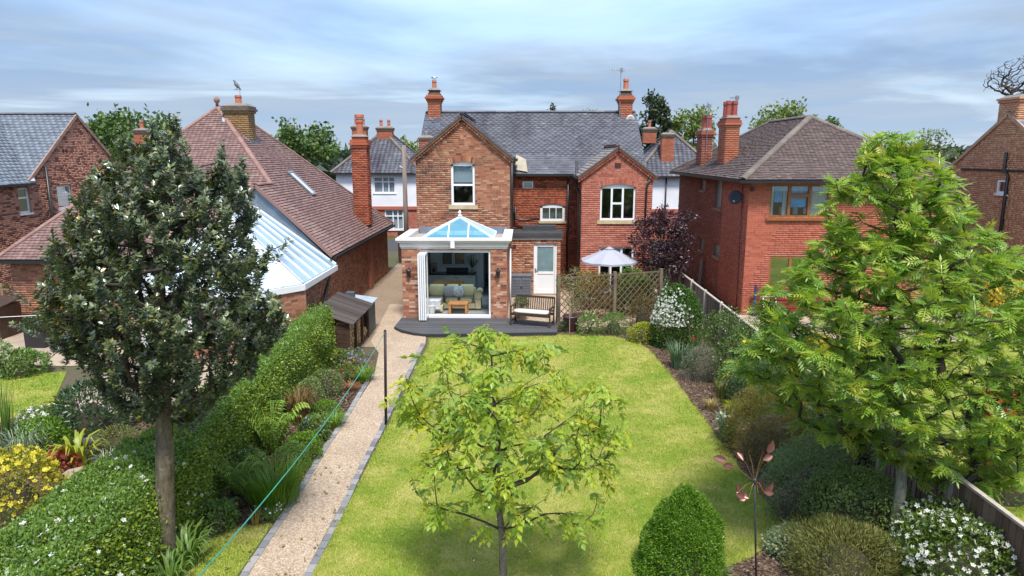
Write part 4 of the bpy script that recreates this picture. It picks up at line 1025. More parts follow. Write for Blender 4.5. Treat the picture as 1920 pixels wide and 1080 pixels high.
gutter((EXE + .05, GY, EZE - .06), (EXE + .05, eF, EZE - .06), eh); gutter((eL, eN - .05, EZE - .06), (vL, eN - .05, EZE - .06), eh)
pipe([(EXE - .05, 22.8, EZE - .1), (EXE - .12, 22.75, 1.7), (EXE + .15, 20.8, .9), (EXE + .17, 19.6, .55), (EXE + .17, 19.55, 0)], .05, eh, 'drainpipe')
# chimneys
c, zt = chimney(eh, pe, -11.3, -10.42, 26.55, 27.25, 5.9, 7.2, BR_LICH, MORT, [(.05, .08), (.1, .09), (.06, .09)], [(-10.86, 26.9)], CAP, ph=.34, pr=.14)
MB().add([(-11.35, 26.5, 7.05), (-10.40, 26.5, 6.2), (-10.40, 26.44, 6.05), (-11.35, 26.44, 6.9)], [(0, 1, 2, 3)]).box(-10.42, -10.30, 26.45, 27.35, 6.02, 6.2).build('lead_flashing', LEAD, c)
MB().tube([(-10.78, 26.9, zt + .4), (-10.78, 26.9, zt + .62)], .01, 5).box(-11.0, -10.72, 26.85, 26.95, zt + .60, zt + .615).build('cowl_bar', STEEL, c)
BIRD_Z = zt + .616
c, _z = chimney(eh, pe, -7.25, -6.62, 29.3, 29.95, 2.7, 5.95, BR_RED, MORT_D, [(.04, .1), (.08, .1), (.04, .12), (-.03, .12)], [], BR_RED)
pot(c, -6.93, 29.6, 6.42, .7, .17, POT); MB().lathe([(.15, 0), (.2, .02), (.2, .14), (.12, .16)], (-6.93, 29.6, 7.15), 12).build('pot_cap', POT, c)
# roof windows
def skylight(root, o, u, v, n, w, h, name='roof_window'):
    c = np.asarray(o) + n * .06; m = MB()
    for a0, a1, b0, b1 in ((0, .07, 0, h), (w - .07, w, 0, h), (.07, w - .07, 0, .08), (.07, w - .07, h - .08, h)):
        m.prism([c + u * a0 + v * b0, c + u * a1 + v * b0, c + u * a1 + v * b1, c + u * a0 + v * b1], n * .05)
    f = m.build(name, STEEL, root)
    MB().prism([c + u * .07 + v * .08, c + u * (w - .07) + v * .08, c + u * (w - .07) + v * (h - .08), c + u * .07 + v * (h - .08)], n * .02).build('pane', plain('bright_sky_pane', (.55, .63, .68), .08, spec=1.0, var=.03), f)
nv = unit((k_, 0, 1)); vv = unit((-1, 0, k_))
X0 = -8.25; skylight(eh, (X0, 26.75, EZE + k_ * (EXE - X0)), V3(0, 1, 0), vv, nv, .55, 1.3)
nv = unit((0, -k_, 1)); vv = unit((0, 1, k_)); Z0 = 3.95
skylight(eh, (-10.1 - .75, f_at(Z0), Z0), V3(1, 0, 0), vv, nv, .9, 1.25)
pe.finish(); pte.finish()
# bird on the chimney: one continuous body
bd_ = thing('pigeon', 'grey pigeon perched on top of the bungalow chimney', 'bird', (-10.9, 26.9, BIRD_Z))
ctr = [((.0, -.02, -.0), .012), ((.03, 0, .10), .030)]
m = MB(); path = [(-10.74, 26.9, BIRD_Z + .0), (-10.80, 26.9, BIRD_Z + .06), (-10.85, 26.9, BIRD_Z + .12), (-10.90, 26.9, BIRD_Z + .18), (-10.935, 26.9, BIRD_Z + .245), (-10.945, 26.9, BIRD_Z + .29), (-10.965, 26.9, BIRD_Z + .318), (-10.99, 26.9, BIRD_Z + .315), (-11.015, 26.9, BIRD_Z + .305)]
m.tube(path, [.012, .035, .066, .072, .05, .034, .036, .022, .004], 12)
m.tube([(-10.88, 26.88, BIRD_Z + .14), (-10.885, 26.875, BIRD_Z)], .007, 5); m.tube([(-10.88, 26.92, BIRD_Z + .14), (-10.885, 26.925, BIRD_Z)], .007, 5)
m.build('body', plain('pigeon_grey', (.12, .125, .14), .6, var=.3, scale=20), bd_, smooth=True)

# conservatory
cs = thing('conservatory', 'white conservatory with pale glazed hipped roof against the bungalow gable', 'conservatory', (-8.8, 20.5, 0))
cz = 2.05; CE = [V3(-6.32, 22.8, cz), V3(-6.32, 19.3, cz), V3(-7.1, 18.3, cz), V3(-10.4, 18.3, cz), V3(-11.3, 19.3, cz), V3(-11.3, 22.8, cz)]
cA, cB = V3(-8.9, 20.6, 3.95), V3(-8.9, 22.8, 3.95)
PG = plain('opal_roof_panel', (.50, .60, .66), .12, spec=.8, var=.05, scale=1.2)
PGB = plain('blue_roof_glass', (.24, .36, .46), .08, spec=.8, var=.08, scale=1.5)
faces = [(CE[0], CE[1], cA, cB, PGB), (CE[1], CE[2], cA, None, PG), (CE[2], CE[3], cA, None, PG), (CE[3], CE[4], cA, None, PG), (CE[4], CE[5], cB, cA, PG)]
rb = MB()
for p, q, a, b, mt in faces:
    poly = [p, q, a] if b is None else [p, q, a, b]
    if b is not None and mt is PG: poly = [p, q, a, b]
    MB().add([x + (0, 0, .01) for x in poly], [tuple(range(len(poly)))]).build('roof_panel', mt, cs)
    n = max(1, round(np.linalg.norm(q - p) / .75))
    for i in range(n + 1):
        t = i / n; s_ = p + (q - p) * t
        e_ = a if b is None else ((b + (a - b) * min(1, t * (np.linalg.norm(p - q) / 2.2) if False else t)))
        MB().bar(s_ + (0, 0, .03), e_ + (0, 0, .03), .05, .06).build('glazing_bar', WHITE, cs)
MB().bar(cA, cB, .12, .12).build('ridge', WHITE, cs)
m = MB()
for p, q in zip(CE, CE[1:]): m.bar(p - (0, 0, .09), q - (0, 0, .09), .12, .17)
m.build('eaves_beam', WHITE, cs)
pcs = Pieces('brick', 'brickwork', 300)
brick_wall(pcs, cs, (-6.5, 19.35, 0), (0, 1, 0), [(0, 0), (3.4, 0), (3.4, 1.88), (0, 1.88)], (), BR_E, MORT)
dd = unit(CE[1] - CE[2]); 
brick_wall(pcs, cs, CE[2] + V3(.12, .14, -cz), dd, [(0, 0), (1.15, 0), (1.15, 1.88), (0, 1.88)], (), BR_E, MORT)
brick_wall(pcs, cs, (-10.35, 18.42, 0), (1, 0, 0), [(0, 0), (3.3, 0), (3.3, .6), (0, .6)], (), BR_E, MORT)
pcs.finish()
for i in range(3):
    window(cs, (-10.35 + 1.1 * i, 18.42, 0), (1, 0, 0), (0.005, 1.09, .605, 1.95), WHITE, GLASS, (0, 1), [[.72]], fw=.06, inset=.03)
MB().prism([CE[3] + V3(.15, .15, -cz), CE[4] + V3(.2, 0, -cz), CE[4] + V3(.2, 0, -.15), CE[3] + V3(.15, .15, -.15)], (.06, .06, 0)).build('wall', RENDER, cs)
MB().box(-11.15, -11.05, 19.35, 22.8, 0, 1.9).build('wall', RENDER, cs)

# ================================================================== far-left house
fh = thing('brick_house', 'mottled brick house with blue slate roof and bare gable at far left', 'house', (-24, 30, 0))
pf, pfs = Pieces('brick', 'brickwork'), Pieces('slate', 'slating')
FX, FY0, FYr, FY1 = -20.4, 28.6, 32.0, 35.2
g2 = [rectX(35, 352, 57, 400, FX), rectX(108, 347, 136, 391, FX)]
F0 = 22.0
fw_holes = [(a - F0, b - F0, c, d) for a, b, c, d in g2]
# wall with the gable; the wing runs on towards the camera under a lower eave
brick_wall(pf, fh, (FX, F0, 0), (0, 1, 0), [(0, 0), (FY1 - F0, 0), (FY1 - F0, 4.9), (FYr - F0, 7.38), (FY0 - F0, 4.55), (0, 4.55)], fw_holes, BR_F, MORT)
for h in fw_holes:
    window(fh, (FX, F0, 0), (0, 1, 0), h, WHITE, GLASSW, (0, 1), [[.62]], fw=.07, bar=.07, sill=(.05, .07, .05), sillmat=WHITE, back=[(0, 1, 0, 1, BLIND)] if False else None)
roof_plane(pfs, fh, [(-34, FY0 - .2, 4.62), (FX + .05, FY0 - .2, 4.62), (FX + .05, FYr, 7.45), (-34, FYr, 7.45)], (1, 0, 0), SLATE_F, UNDER, gauge=.2, width=.28, thick=.008, lift=.016)
roof_plane(pfs, fh, [(-34, FY1 + .2, 4.75), (FX + .05, FY1 + .2, 4.75), (FX + .05, FYr, 7.45), (-34, FYr, 7.45)], (1, 0, 0), SLATE_F, UNDER, gauge=.2, width=.28, thick=.008, lift=.016, single=False)
sl = (7.45 - 4.62) / (FYr - FY0 + .2); wr = 3.4
roof_plane(pfs, fh, [(FX + .15, F0, 4.5), (FX + .15, FY0 - .15, 4.5), (FX + .15 - wr, FY0 - .15 + wr, 4.5 + wr * sl), (FX + .15 - wr, F0, 4.5 + wr * sl)], (0, 1, 0), SLATE_F, UNDER, gauge=.2, width=.28, thick=.008, lift=.016)
MB().bar((FX + .15, FY0 - .12, 4.58), (FX + .15 - wr, FY0 - .12 + wr, 4.58 + wr * sl), .16, .03).build('valley_lead', plain('pale_lead', (.33, .36, .39), .5), fh)
ridge_run(fh, (-34, FYr, 7.47), (FX, FYr, 7.47), .1, RIDGE_B, .45)
gutter((FX + .2, F0, 4.46), (FX + .2, FY0 - .1, 4.46), fh)
for a, b in (((FX + .03, FY0 - .2, 4.58), (FX + .03, FYr, 7.40)), ((FX + .03, FY1 + .2, 4.72), (FX + .03, FYr, 7.40))): MB().bar(a, b, .05, .14).build('verge', plain('verge_mortar', (.33, .21, .16), .9, var=.3), fh)
pipe([(FX + .08, 29.45, 5.15), (FX + .08, 29.45, .1)], .06, fh, 'soil_pipe')
for y in (30.75, 30.98): MB().box(FX - .02, FX + .012, y, y + .13, 5.75, 5.9).build('air_brick', plain('dark_vent', None), fh)
brick_wall(pf, fh, (-34, F0, 0), (1, 0, 0), [(0, 0), (13.6, 0), (13.6, 4.5), (0, 4.5)], (), BR_F, MORT, bricks=False)
brick_wall(pf, fh, (FX, FY1, 0), (-1, 0, 0), [(0, 0), (13.6, 0), (13.6, 4.5), (0, 4.5)], (), BR_F, MORT, bricks=False)
pf.finish(); pfs.finish()

# ================================================================== far-right house
hh = thing('brick_house', 'orange brick gable end with chimney at the far right edge', 'house', (22, 27, 0))
ph_, phs = Pieces('brick', 'brickwork'), Pieces('slate', 'slating')
BR_H = pieces('orange_brick', [(0, (.46, .20, .11)), (.5, (.56, .27, .15)), (1, (.64, .37, .22))], stain=.2, stain_scale=1.5)
MORT_H = plain('mortar_tan', (.36, .2, .13), .9, var=.2)
HX = 17.9; hw = rectX(1869, 336, 1890, 364, HX); HB, HA, HF = 30.2, 26.75, 23.3
hr = (HB - hw[1], HB - hw[0], hw[2], hw[3])
brick_wall(ph_, hh, (HX, HB, 0), (0, -1, 0), [(0, 0), (HB - HF, 0), (HB - HF, 4.95), (HB - HA, 7.12), (0, 4.95)], [hr], BR_H, MORT_H)
window(hh, (HX, HB, 0), (0, -1, 0), hr, WHITE, GLASSW, (0, 1), fw=.1, inset=.01, sill=(.05, .06, .05), sillmat=WHITE)
roof_plane(phs, hh, [(HX - .05, HF - .2, 4.9), (30, HF - .2, 4.9), (30, HA, 7.2), (HX - .05, HA, 7.2)], (1, 0, 0), SLATE_F, UNDER, gauge=.2, width=.28, thick=.008, lift=.016)
roof_plane(phs, hh, [(HX - .05, HB + .2, 4.9), (30, HB + .2, 4.9), (30, HA, 7.2), (HX - .05, HA, 7.2)], (1, 0, 0), SLATE_F, UNDER, gauge=.2, width=.28, thick=.008, lift=.016, single=False)
brick_wall(ph_, hh, (HX, HF, 0), (1, 0, 0), [(0, 0), (12, 0), (12, 4.9), (0, 4.9)], (), BR_H, MORT_H, single=False)
chimney(hh, ph_, 17.88, 18.7, 26.25, 27.35, 6.4, 7.55, BR_H, MORT_H, [(.04, .1), (.08, .08)], [], BR_H)
pipe([(HX - .06, 26.55, 5.75), (HX - .06, 26.55, 5.1), (HX - .06, 26.3, 4.9), (HX - .06, 26.3, .1)], .055, hh, 'soil_pipe')
MB().bar((HX - .03, HF, 5.08), (HX - .03, 29.2, 5.08), .05, .07).build('waste_pipe', BLACKP, hh)
for a, b in (((HX - .03, HF - .2, 4.86), (HX - .03, HA, 7.14)), ((HX - .03, HB + .2, 4.86), (HX - .03, HA, 7.14))): MB().bar(a, b, .06, .13).build('verge', plain('verge_tan', (.42, .27, .18), .9, var=.25), hh)
ph_.finish(); phs.finish()

# ================================================================== houses across the street
def semi(name, label, x0, x1, y0, y1, ez, rz, chim, wins, ridge_x=None, rmat=SLATE, group=None, base=0.0, ground=True):
    h = thing(name, label, 'house', ((x0 + x1) / 2, (y0 + y1) / 2, base), group)
    p, b = Pieces('slate', 'slating', 0), Pieces('brick', 'brickwork', 0)
    bz = base + 2.0
    brick_wall(b, h, (x0, y0, base), (1, 0, 0), [(0, 0), (x1 - x0, 0), (x1 - x0, 2.0), (0, 2.0)], [(w[0] - x0, w[1] - x0, w[2] - base, w[3] - base) for w in wins if w[3] < bz], BR_PINK, MORT_P)
    brick_wall(b, h, (x0, y0 - .02, bz), (1, 0, 0), [(0, 0), (x1 - x0, 0), (x1 - x0, ez - bz), (0, ez - bz)], [(w[0] - x0, w[1] - x0, w[2] - bz, w[3] - bz) for w in wins if w[3] > bz], RENDER, RENDER, bricks=False)
    for w in wins: window(h, (x0, y0 - .02, 0), (1, 0, 0), (w[0] - x0, w[1] - x0, w[2], w[3]), WHITE, GLASS, (0, .42, .72, 1), [[.7], [.7], [.7]], fw=.08, bar=.07, inset=.05, sill=(.06, .06, .05), sillmat=WHITE, back=[(.02, .98, .02, .98, CURTAIN)], backlabel='curtain')
    for O, u, L in (((x1, y0 - .02, base), (0, 1, 0), y1 - y0), ((x0, y1, base), (0, -1, 0), y1 - y0), ((x1, y1, base), (-1, 0, 0), x1 - x0)):
        brick_wall(b, h, O, u, [(0, 0), (L, 0), (L, ez - base), (0, ez - base)], (), RENDER, RENDER, bricks=False)
    o = .3; e = [V3(x0 - o, y0 - o, ez), V3(x1 + o, y0 - o, ez), V3(x1 + o, y1 + o, ez), V3(x0 - o, y1 + o, ez)]
    hw_ = min(x1 - x0, y1 - y0) / 2 + o
    if x1 - x0 > y1 - y0: a, c_ = V3(x0 - o + hw_, (y0 + y1) / 2, rz), V3(x1 + o - hw_, (y0 + y1) / 2, rz); pl = [([e[0], e[1], c_, a], (1, 0, 0)), ([e[3], e[2], c_, a], (1, 0, 0)), ([e[0], e[3], a], (0, 1, 0)), ([e[1], e[2], c_], (0, 1, 0))]; hp = [(e[0], a), (e[3], a), (e[1], c_), (e[2], c_), (a, c_)]
    else: a, c_ = V3((x0 + x1) / 2, y0 - o + hw_, rz), V3((x0 + x1) / 2, y1 + o - hw_ + .1, rz); pl = [([e[0], e[1], a], (1, 0, 0)), ([e[3], e[2], c_], (1, 0, 0)), ([e[0], e[3], c_, a], (0, 1, 0)), ([e[1], e[2], c_, a], (0, 1, 0))]; hp = [(e[0], a), (e[1], a), (e[3], c_), (e[2], c_), (a, c_)]
    for q, u in pl: roof_plane(p, h, q, u, rmat, UNDER, gauge=.22, width=.3, thick=.008, lift=.018)
    for q, w in hp: ridge_run(h, q + (0, 0, .03), w + (0, 0, .03), .13, RIDGE, .5)
    gutter((x0 - o, y0 - o - .04, ez - .05), (x1 + o, y0 - o - .04, ez - .05), h)
    MB().box(x0, x1, y0 - .1, y0 - .021, bz - .1, bz + .12).build('brick_band', BR_PINK, h)
    for (cx, cy, w, z0, z1, pots) in chim:
        chimney(h, b, cx - w / 2, cx + w / 2, cy - .3, cy + .3, z0, z1, BR_CH, MORT, [(.05, .1), (.08, .1)], [(cx - w / 2 + w * (i + .5) / pots, cy) for i in range(pots)], CAP, ph=.5, pr=.13)
    p.finish(); b.finish()
    return h
q = lambda px, py, Y=48: AY(px, py, Y)
wz1, wz0 = q(720, 331)[2], q(720, 362)[2]
semi('white_house', 'white rendered house with slate hip roof left of the Victorian house', -13.0, -7.3, 48, 55, 4.4, 7.3, [(-11.6, 49.6, 1.0, 5.3, 7.35, 2), (-10.0, 50.5, 1.1, 6.0, 7.3, 2)],
     [(q(700, 340)[0], q(741, 340)[0], wz0, wz1), (q(722, 410)[0], q(757, 410)[0], .5, 1.9)])
wh = semi('white_house', 'white rendered house with slate roof between the two right-hand brick houses', 7.3, 12.6, 46, 52, 4.25, 7.2, [(9.35, 46.9, .8, 5.0, 6.75, 0), (8.6, 49.5, .9, 6.4, 7.2, 1)],
     [(7.6, 8.3, 2.5, 3.6)], rmat=SLATE)
pipe([(9.2, 45.9, 4.2), (9.2, 45.9, .1)], .05, wh, 'drainpipe')
# stub of a farther house and its chimney behind the holly
sh = semi('terrace_house', 'distant brick house with red chimney showing above the holly', -24, -17, 42, 48, 4.4, 6.7, [(AY(268, 260, 43.5)[0], 43.5, .8, 5.0, AY(268, 250, 43.5)[2], 1)], [], rmat=TILE_E)
# far roofs at the right
fr_ = semi('far_house', 'distant dark roofed house at the right horizon', 30.5, 37, 57, 64, 3.6, 5.6, [], [], rmat=SLATE)
fr2 = semi('far_house', 'low distant house under trees at the far left horizon', -62, -52, 85, 92, 4.0, 6.2, [], [], rmat=TILE_D)
# telegraph pole
tp = thing('telegraph_pole', 'grey wooden pole standing left of the Victorian house gable', 'pole', (-5.9, 34.5, 0))
_p = AY(757, 272, 34.5)
MB().tube([(_p[0], 34.5, 0), (_p[0], 34.5, _p[2])], [.13, .1], 10).build('shaft', plain('grey_pole_wood', (.22, .18, .155), .9, var=.3, scale=3, stretch=(4, 4, .3), bump=.3), tp, smooth=True)
MB().tube([(_p[0] - .1, 34.45, _p[2] - 1.1), (_p[0] - .22, 34.4, _p[2] - 1.0)], .03, 6).build('insulator', WHITE, tp)
# dark side gate at the end of the drive
sg = thing('side_gate', 'dark wooden gate closing the far end of the driveway', 'gate', (-5.6, 36, 0))
for i in range(14): MB().box(-6.66 + i * .15, -6.66 + i * .15 + .142, 36.0, 36.03, .06, 1.75).build('board', WOODD, sg)
for z in (.35, 1.4): MB().box(-6.66, -4.56, 36.031, 36.09, z, z + .1).build('rail', WOODD, sg)

# ================================================================== fence on the right
FENCE = pieces('weathered_fence_board', [(0, (.13, .085, .065)), (.5, (.20, .135, .105)), (1, (.28, .215, .175))], stain=.4, stain_scale=2.5, stretch=(1, 1, .2), rough=.85)
FPOST = plain('pale_fence_post', (.42, .36, .30), .85, var=.2, scale=4, stretch=(3, 3, .4))
fence_x = lambda y: 5.85 + (.14 if y < 12 else 0.0)
ys = [7.3, 9.15, 11.0, 12.85, 14.7, 16.55, 18.4, 20.25, 22.1, 23.95, 25.8, 27.6]
gf = thing('garden_fence', 'weathered brown board fence with pale posts along the right border', 'fence', (5.85, 17, 0))
for i, (a, b) in enumerate(zip(ys, ys[1:])):
    n = 14; w = (b - a - .1) / n; xx = fence_x((a + b) / 2)
    f = MB().box(xx - .02, xx + .05, a + .05, b - .05, 1.29, 1.325).build('panel', FPOST, gf)
    for k in range(n):
        y0 = a + .05 + k * w
        MB().prism([(xx, y0 - .004, .05), (xx + .012, y0 + w + .008, .05), (xx + .03, y0 + w + .008, .05), (xx + .024, y0 - .004, .05)], (0, 0, 1.22 + random.uniform(-.008, .008))).build('board', FENCE, f)
    MB().box(xx - .028, xx - .002, a + .05, b - .05, .0, .045).build('gravel_board', FENCE, f)
for i, y in enumerate(ys):
    xx = fence_x(y - .1)
    m = MB().box(xx - .055, xx + .035, y - .045, y + .045, 0, 1.36); m.add([(xx - .055, y - .045, 1.36), (xx + .035, y - .045, 1.36), (xx + .035, y + .045, 1.36), (xx - .055, y + .045, 1.36), (xx - .01, y, 1.40)], [(0, 1, 4), (1, 2, 4), (2, 3, 4), (3, 0, 4)])
    m.build('post', FPOST, gf)
# plank leaning on the neighbour's wall, red slats, stool
pl_ = MB().obox(AX(1312, 520, 7.6), (.03, 0, 0), (0, .12, 0), (.06, 0, .8)).build('plank', plain('grey_plank', (.2, .19, .18), .9), None)
props(pl_, 'old grey plank leaning on the neighbouring brick wall', 'plank')

# ================================================================== trellis screen
TW = plain('trellis_wood', (.15, .095, .06), .8, var=.3, scale=4)
t0, t1 = V3(1.12, 22.75, 0), V3(4.75, 24.2, 0); td = unit(t1 - t0); TL = np.linalg.norm(t1 - t0); tn = np.cross(td, (0, 0, 1)); TH = 1.62
trl = thing('trellis', 'brown diamond trellis screen with square posts in front of the patio', 'trellis', (t0 + t1) / 2)
half_t = [(0.0, TL * .53), (TL * .53 + .1, TL)]
for i, (a, b) in enumerate(half_t):
    a += .05; L = b - a; H_ = TH - .12
    tr = MB().bar(t0 + td * a + (0, 0, TH), t0 + td * b + (0, 0, TH), .04, .045).build('panel', TW, trl)
    MB().bar(t0 + td * a + (0, 0, .1), t0 + td * b + (0, 0, .1), .04, .045).build('rail', TW, tr)
    for sgn in (1, -1):
        s_ = -H_
        while s_ < L:
            u0, u1 = (s_, s_ + H_) if sgn == 1 else (s_ + H_, s_)
            # clip the diagonal to the panel
            pts = []
            for t in (0, 1): pts.append((u0 + (u1 - u0) * t, H_ * t))
            (xa, za), (xb, zb) = pts
            lo_, hi_ = 0.0, 1.0
            dx = xb - xa
            if dx > 0: lo_, hi_ = max(lo_, (0 - xa) / dx), min(hi_, (L - xa) / dx)
            else: lo_, hi_ = max(lo_, (L - xa) / dx), min(hi_, (0 - xa) / dx)
            if hi_ - lo_ > .05:
                f = lambda t: t0 + td * (a + xa + dx * t) + V3(0, 0, .1 + H_ * t) + tn * (.012 * sgn)
                MB().bar(f(lo_), f(hi_), .022, .02, up=tn).build('slat', TW, tr)
            s_ += .235
for k, u_ in enumerate((-.0, TL * .53 + .05, TL + .05)):
    c = t0 + td * u_; MB().obox(c + (0, 0, .86), td * .055, tn * .055, (0, 0, .86)).build('post', plain('post_wood', (.17, .125, .085), .85, var=.3, scale=4), trl)

# ================================================================== bench
BW = plain('dark_bench_wood', (.05, .029, .019), .55, var=.3, scale=6)
bn = thing('garden_bench', 'dark wooden slatted bench with pale seat cushion on the deck', 'bench', (.3, 22.6, DZ))
b0 = V3(-.37, 22.98, DZ); b1 = V3(.90, 22.35, DZ)             # seat back line, left to right
b0, b1 = V3(-.33, 22.92, DZ), V3(1.0, 22.48, DZ)
bx_ = unit(b1 - b0); by_ = np.cross(bx_, (0, 0, 1)); BL = np.linalg.norm(b1 - b0)     # by_ points to the front
bp = lambda u, f, z: b0 + bx_ * u + by_ * f + V3(0, 0, z)
for u_ in (.03, BL - .03):
    MB().bar(bp(u_, .5, 0), bp(u_, .5, .62), .055).build('leg', BW, bn)
    m = MB().bar(bp(u_, .02, 0), bp(u_, .04, .42), .055); m.bar(bp(u_, .04, .40), bp(u_, -.06, .90), .05); m.build('leg', BW, bn)
    MB().bar(bp(u_, -.02, .62), bp(u_, .54, .635), .065, .03).build('armrest', BW, bn)
    MB().bar(bp(u_, .04, .14), bp(u_, .48, .14), .03, .045).build('stretcher', BW, bn)
MB().bar(bp(.05, .5, .37), bp(BL - .05, .5, .37), .03, .07).bar(bp(.05, .05, .37), bp(BL - .05, .05, .37), .03, .07).build('seat_rail', BW, bn)
MB().bar(bp(.03, -.06, .90), bp(BL - .03, -.06, .90), .035, .07).build('top_rail', BW, bn)
MB().bar(bp(.03, .025, .47), bp(BL - .03, .025, .47), .03, .05).build('lower_rail', BW, bn)
for i in range(17):
    u_ = .1 + (BL - .2) * i / 16; MB().bar(bp(u_, .02, .49), bp(u_, -.055, .87), .032, .016, up=by_).build('back_slat', BW, bn)
for i in range(5): MB().bar(bp(.06, .08 + .1 * i, .41), bp(BL - .06, .08 + .1 * i, .41), .075, .018).build('seat_slat', BW, bn)
sc = thing('seat_cushion', 'long off-white cushion lying on the bench seat', 'cushion', bp(BL / 2, .28, .42))
m = cushion(MB(), -BL / 2 + .07, BL / 2 - .07, -.23, .23, .425, .49, .03); m.v = [tuple(bp(BL / 2, .27, 0) + bx_ * x - by_ * y + V3(0, 0, z)) for x, y, z in m.v]
m.build('cover', plain('cream_cushion', (.62, .56, .50), .9, var=.05), sc, smooth=True)

# ================================================================== storage cabinet, parasol, patio set
gc = thing('storage_cabinet', 'low dark grey louvred cabinet against the lean-to wall', 'cabinet', (-.2, 27.6, 0))
GCM = plain('slate_grey_plastic', (.13, .15, .175), .5, var=.1)
MB().box(-.54, .26, 27.42, 27.9, 0, .86).build('body', GCM, gc)
for i in range(2):
    x0 = -.52 + .39 * i
    dr = MB().box(x0, x0 + .37, 27.39, 27.418, .03, .82).build('door', GCM, gc)
    for k in range(11): MB().bar((x0 + .03, 27.383, .09 + k * .065), (x0 + .34, 27.383, .09 + k * .065), .016, .04).build('louvre', GCM, dr)
MB().lathe([(.05, 0), (.05, .02)], (-.14, 27.37, .47), 10).build('catch', GCM, gc)
MB().box(-.57, .29, 27.37, 27.92, .862, .90).build('lid', GCM, gc)
pa = thing('parasol', 'open pale grey garden parasol above the patio table', 'parasol', (3.12, 25.5, 0))
PAF = leafmat('parasol_cloth', [(0, (.44, .45, .52)), (1, (.46, .47, .54))], .8, .25, .2)
m = MB(); N = 8; c0 = V3(3.12, 25.5, 0); rp = 1.08
rim = [c0 + V3(rp * math.cos(2 * PI * (i + .5) / N), rp * math.sin(2 * PI * (i + .5) / N), 1.83) for i in range(N)]
for i in range(N):
    a, b = rim[i], rim[(i + 1) % N]; K = 6; prev = None
    for k in range(K + 1):
        t = k / K; z = 2.27 - (2.27 - 1.83) * t ** 1.08
        p, q = c0 + (a - c0) * t, c0 + (b - c0) * t; md = (p + q) / 2; p[2] = q[2] = z; md[2] = z - .035 * t
        if prev is not None: m.add([prev[0], prev[1], md, p], [(0, 1, 2, 3)]); m.add([prev[1], prev[2], q, md], [(0, 1, 2, 3)])
        prev = (p, md, q)
    m.add([a, (a + b) / 2 - (0, 0, .035), (a + b) / 2 - (0, 0, .10), a - (0, 0, .07)], [(0, 1, 2, 3)]); m.add([(a + b) / 2 - (0, 0, .035), b, b - (0, 0, .07), (a + b) / 2 - (0, 0, .10)], [(0, 1, 2, 3)])
cnp = m.build('canopy', PAF, pa)
MB().lathe([(.16, 2.24), (.14, 2.27), (.02, 2.32)], (3.12, 25.5, 0), 8).build('vent_cap', PAF, cnp)
MB().tube([(3.12, 25.5, 0), (3.12, 25.5, 2.25)], .022, 8).build('pole', WHITE, pa)
for i in range(N): MB().bar(c0 + V3(0, 0, 2.2), rim[i] - (0, 0, .02), .012).build('rib', STEEL, pa)
MB().lathe([(.24, 0), (.24, .05), (.06, .09), (.04, .3)], (3.12, 25.5, 0.004), 14).build('base', BLACKP, pa)
pt2 = thing('patio_table', 'round glass patio table under the parasol', 'table', (3.12, 25.5, 0))
MB().lathe([(.58, .70), (.60, .705), (.60, .72), (.58, .725)], (3.12, 25.5, 0), 24).build('tabletop', plain('pale_glass_top', (.45, .50, .54), .15), pt2)
for i in range(4):
    a = PI / 4 + i * PI / 2; MB().tube([(3.12 + .48 * math.cos(a), 25.5 + .48 * math.sin(a), 0.004), (3.12 + .4 * math.cos(a), 25.5 + .4 * math.sin(a), .70)], .015, 6).build('leg', BLACKP, pt2)
for i, (a, lb) in enumerate(((3.5, 'metal patio chair on the bench side of the glass table'), (5.2, 'metal patio chair in front of the glass table'), (0.6, 'metal patio chair on the far side of the glass table'))):
    cc = V3(3.12 + .85 * math.cos(a), 25.5 + .85 * math.sin(a), 0); fo = unit((-math.cos(a), -math.sin(a), 0)); si = np.cross(fo, (0, 0, 1))
    ch = thing('patio_chair', 'dark ' + lb, 'chair', cc, 'chairs round the patio table')
    for s1 in (-1, 1):
        for f1 in (-1, 1): MB().tube([cc + fo * .2 * f1 + si * .2 * s1 + (0, 0, .004), cc + fo * .19 * f1 + si * .19 * s1 + (0, 0, .43)], .012, 6).build('leg', BLACKP, ch)
    MB().obox(cc + (0, 0, .445), fo * .22, si * .22, (0, 0, .012)).build('seat', plain('grey_chair_mesh', (.2, .22, .24), .7), ch)
    MB().obox(cc - fo * .24 + (0, 0, .70), fo * .012, si * .21, V3(0, 0, .22) - fo * .04).build('backrest', plain('grey_chair_mesh', None), ch)

# ================================================================== wood store, bin box
ws = thing('log_store', 'dark timber log store with sloping board roof beside the hedge', 'log store', (-5.3, 19.8, 0))
wx0, wx1, wy0, wy1 = -5.75, -4.92, 18.75, 21.2
RB = pieces('weathered_roof_board', [(0, (.05, .038, .032)), (1, (.10, .08, .068))], stain=.4, stretch=(.2, 1, .2), stain_scale=2)
for k in range(8):
    y0 = wy0 - .12 + k * (wy1 - wy0 + .24) / 8; L = (wy1 - wy0 + .24) / 8 - .008
    a, b = V3(wx0 - .12, y0, 1.40), V3(wx1 + .15, y0, 1.02)
    MB().prism([a + (0, 0, .012 * (k % 2)), b + (0, 0, .012 * (k % 2)), b + (0, L, .012 * (k % 2)), a + (0, L, .012 * (k % 2))], (0, 0, .022)).build('roof_board', RB, ws)
for k in range(7): MB().box(wx0, wx1 - .06, wy0, wy0 + .02, .05 + k * .135, .05 + k * .135 + .125).build('side_board', WOODD, ws)
for k in range(7): MB().box(wx0, wx1 - .06, wy1 - .02, wy1, .05 + k * .135, .05 + k * .135 + .125).build('side_board', WOODD, ws)
for k in range(9): MB().box(wx0 - .02, wx0, wy0, wy1, .05 + k * .14, .05 + k * .14 + .13).build('back_board', WOODD, ws)
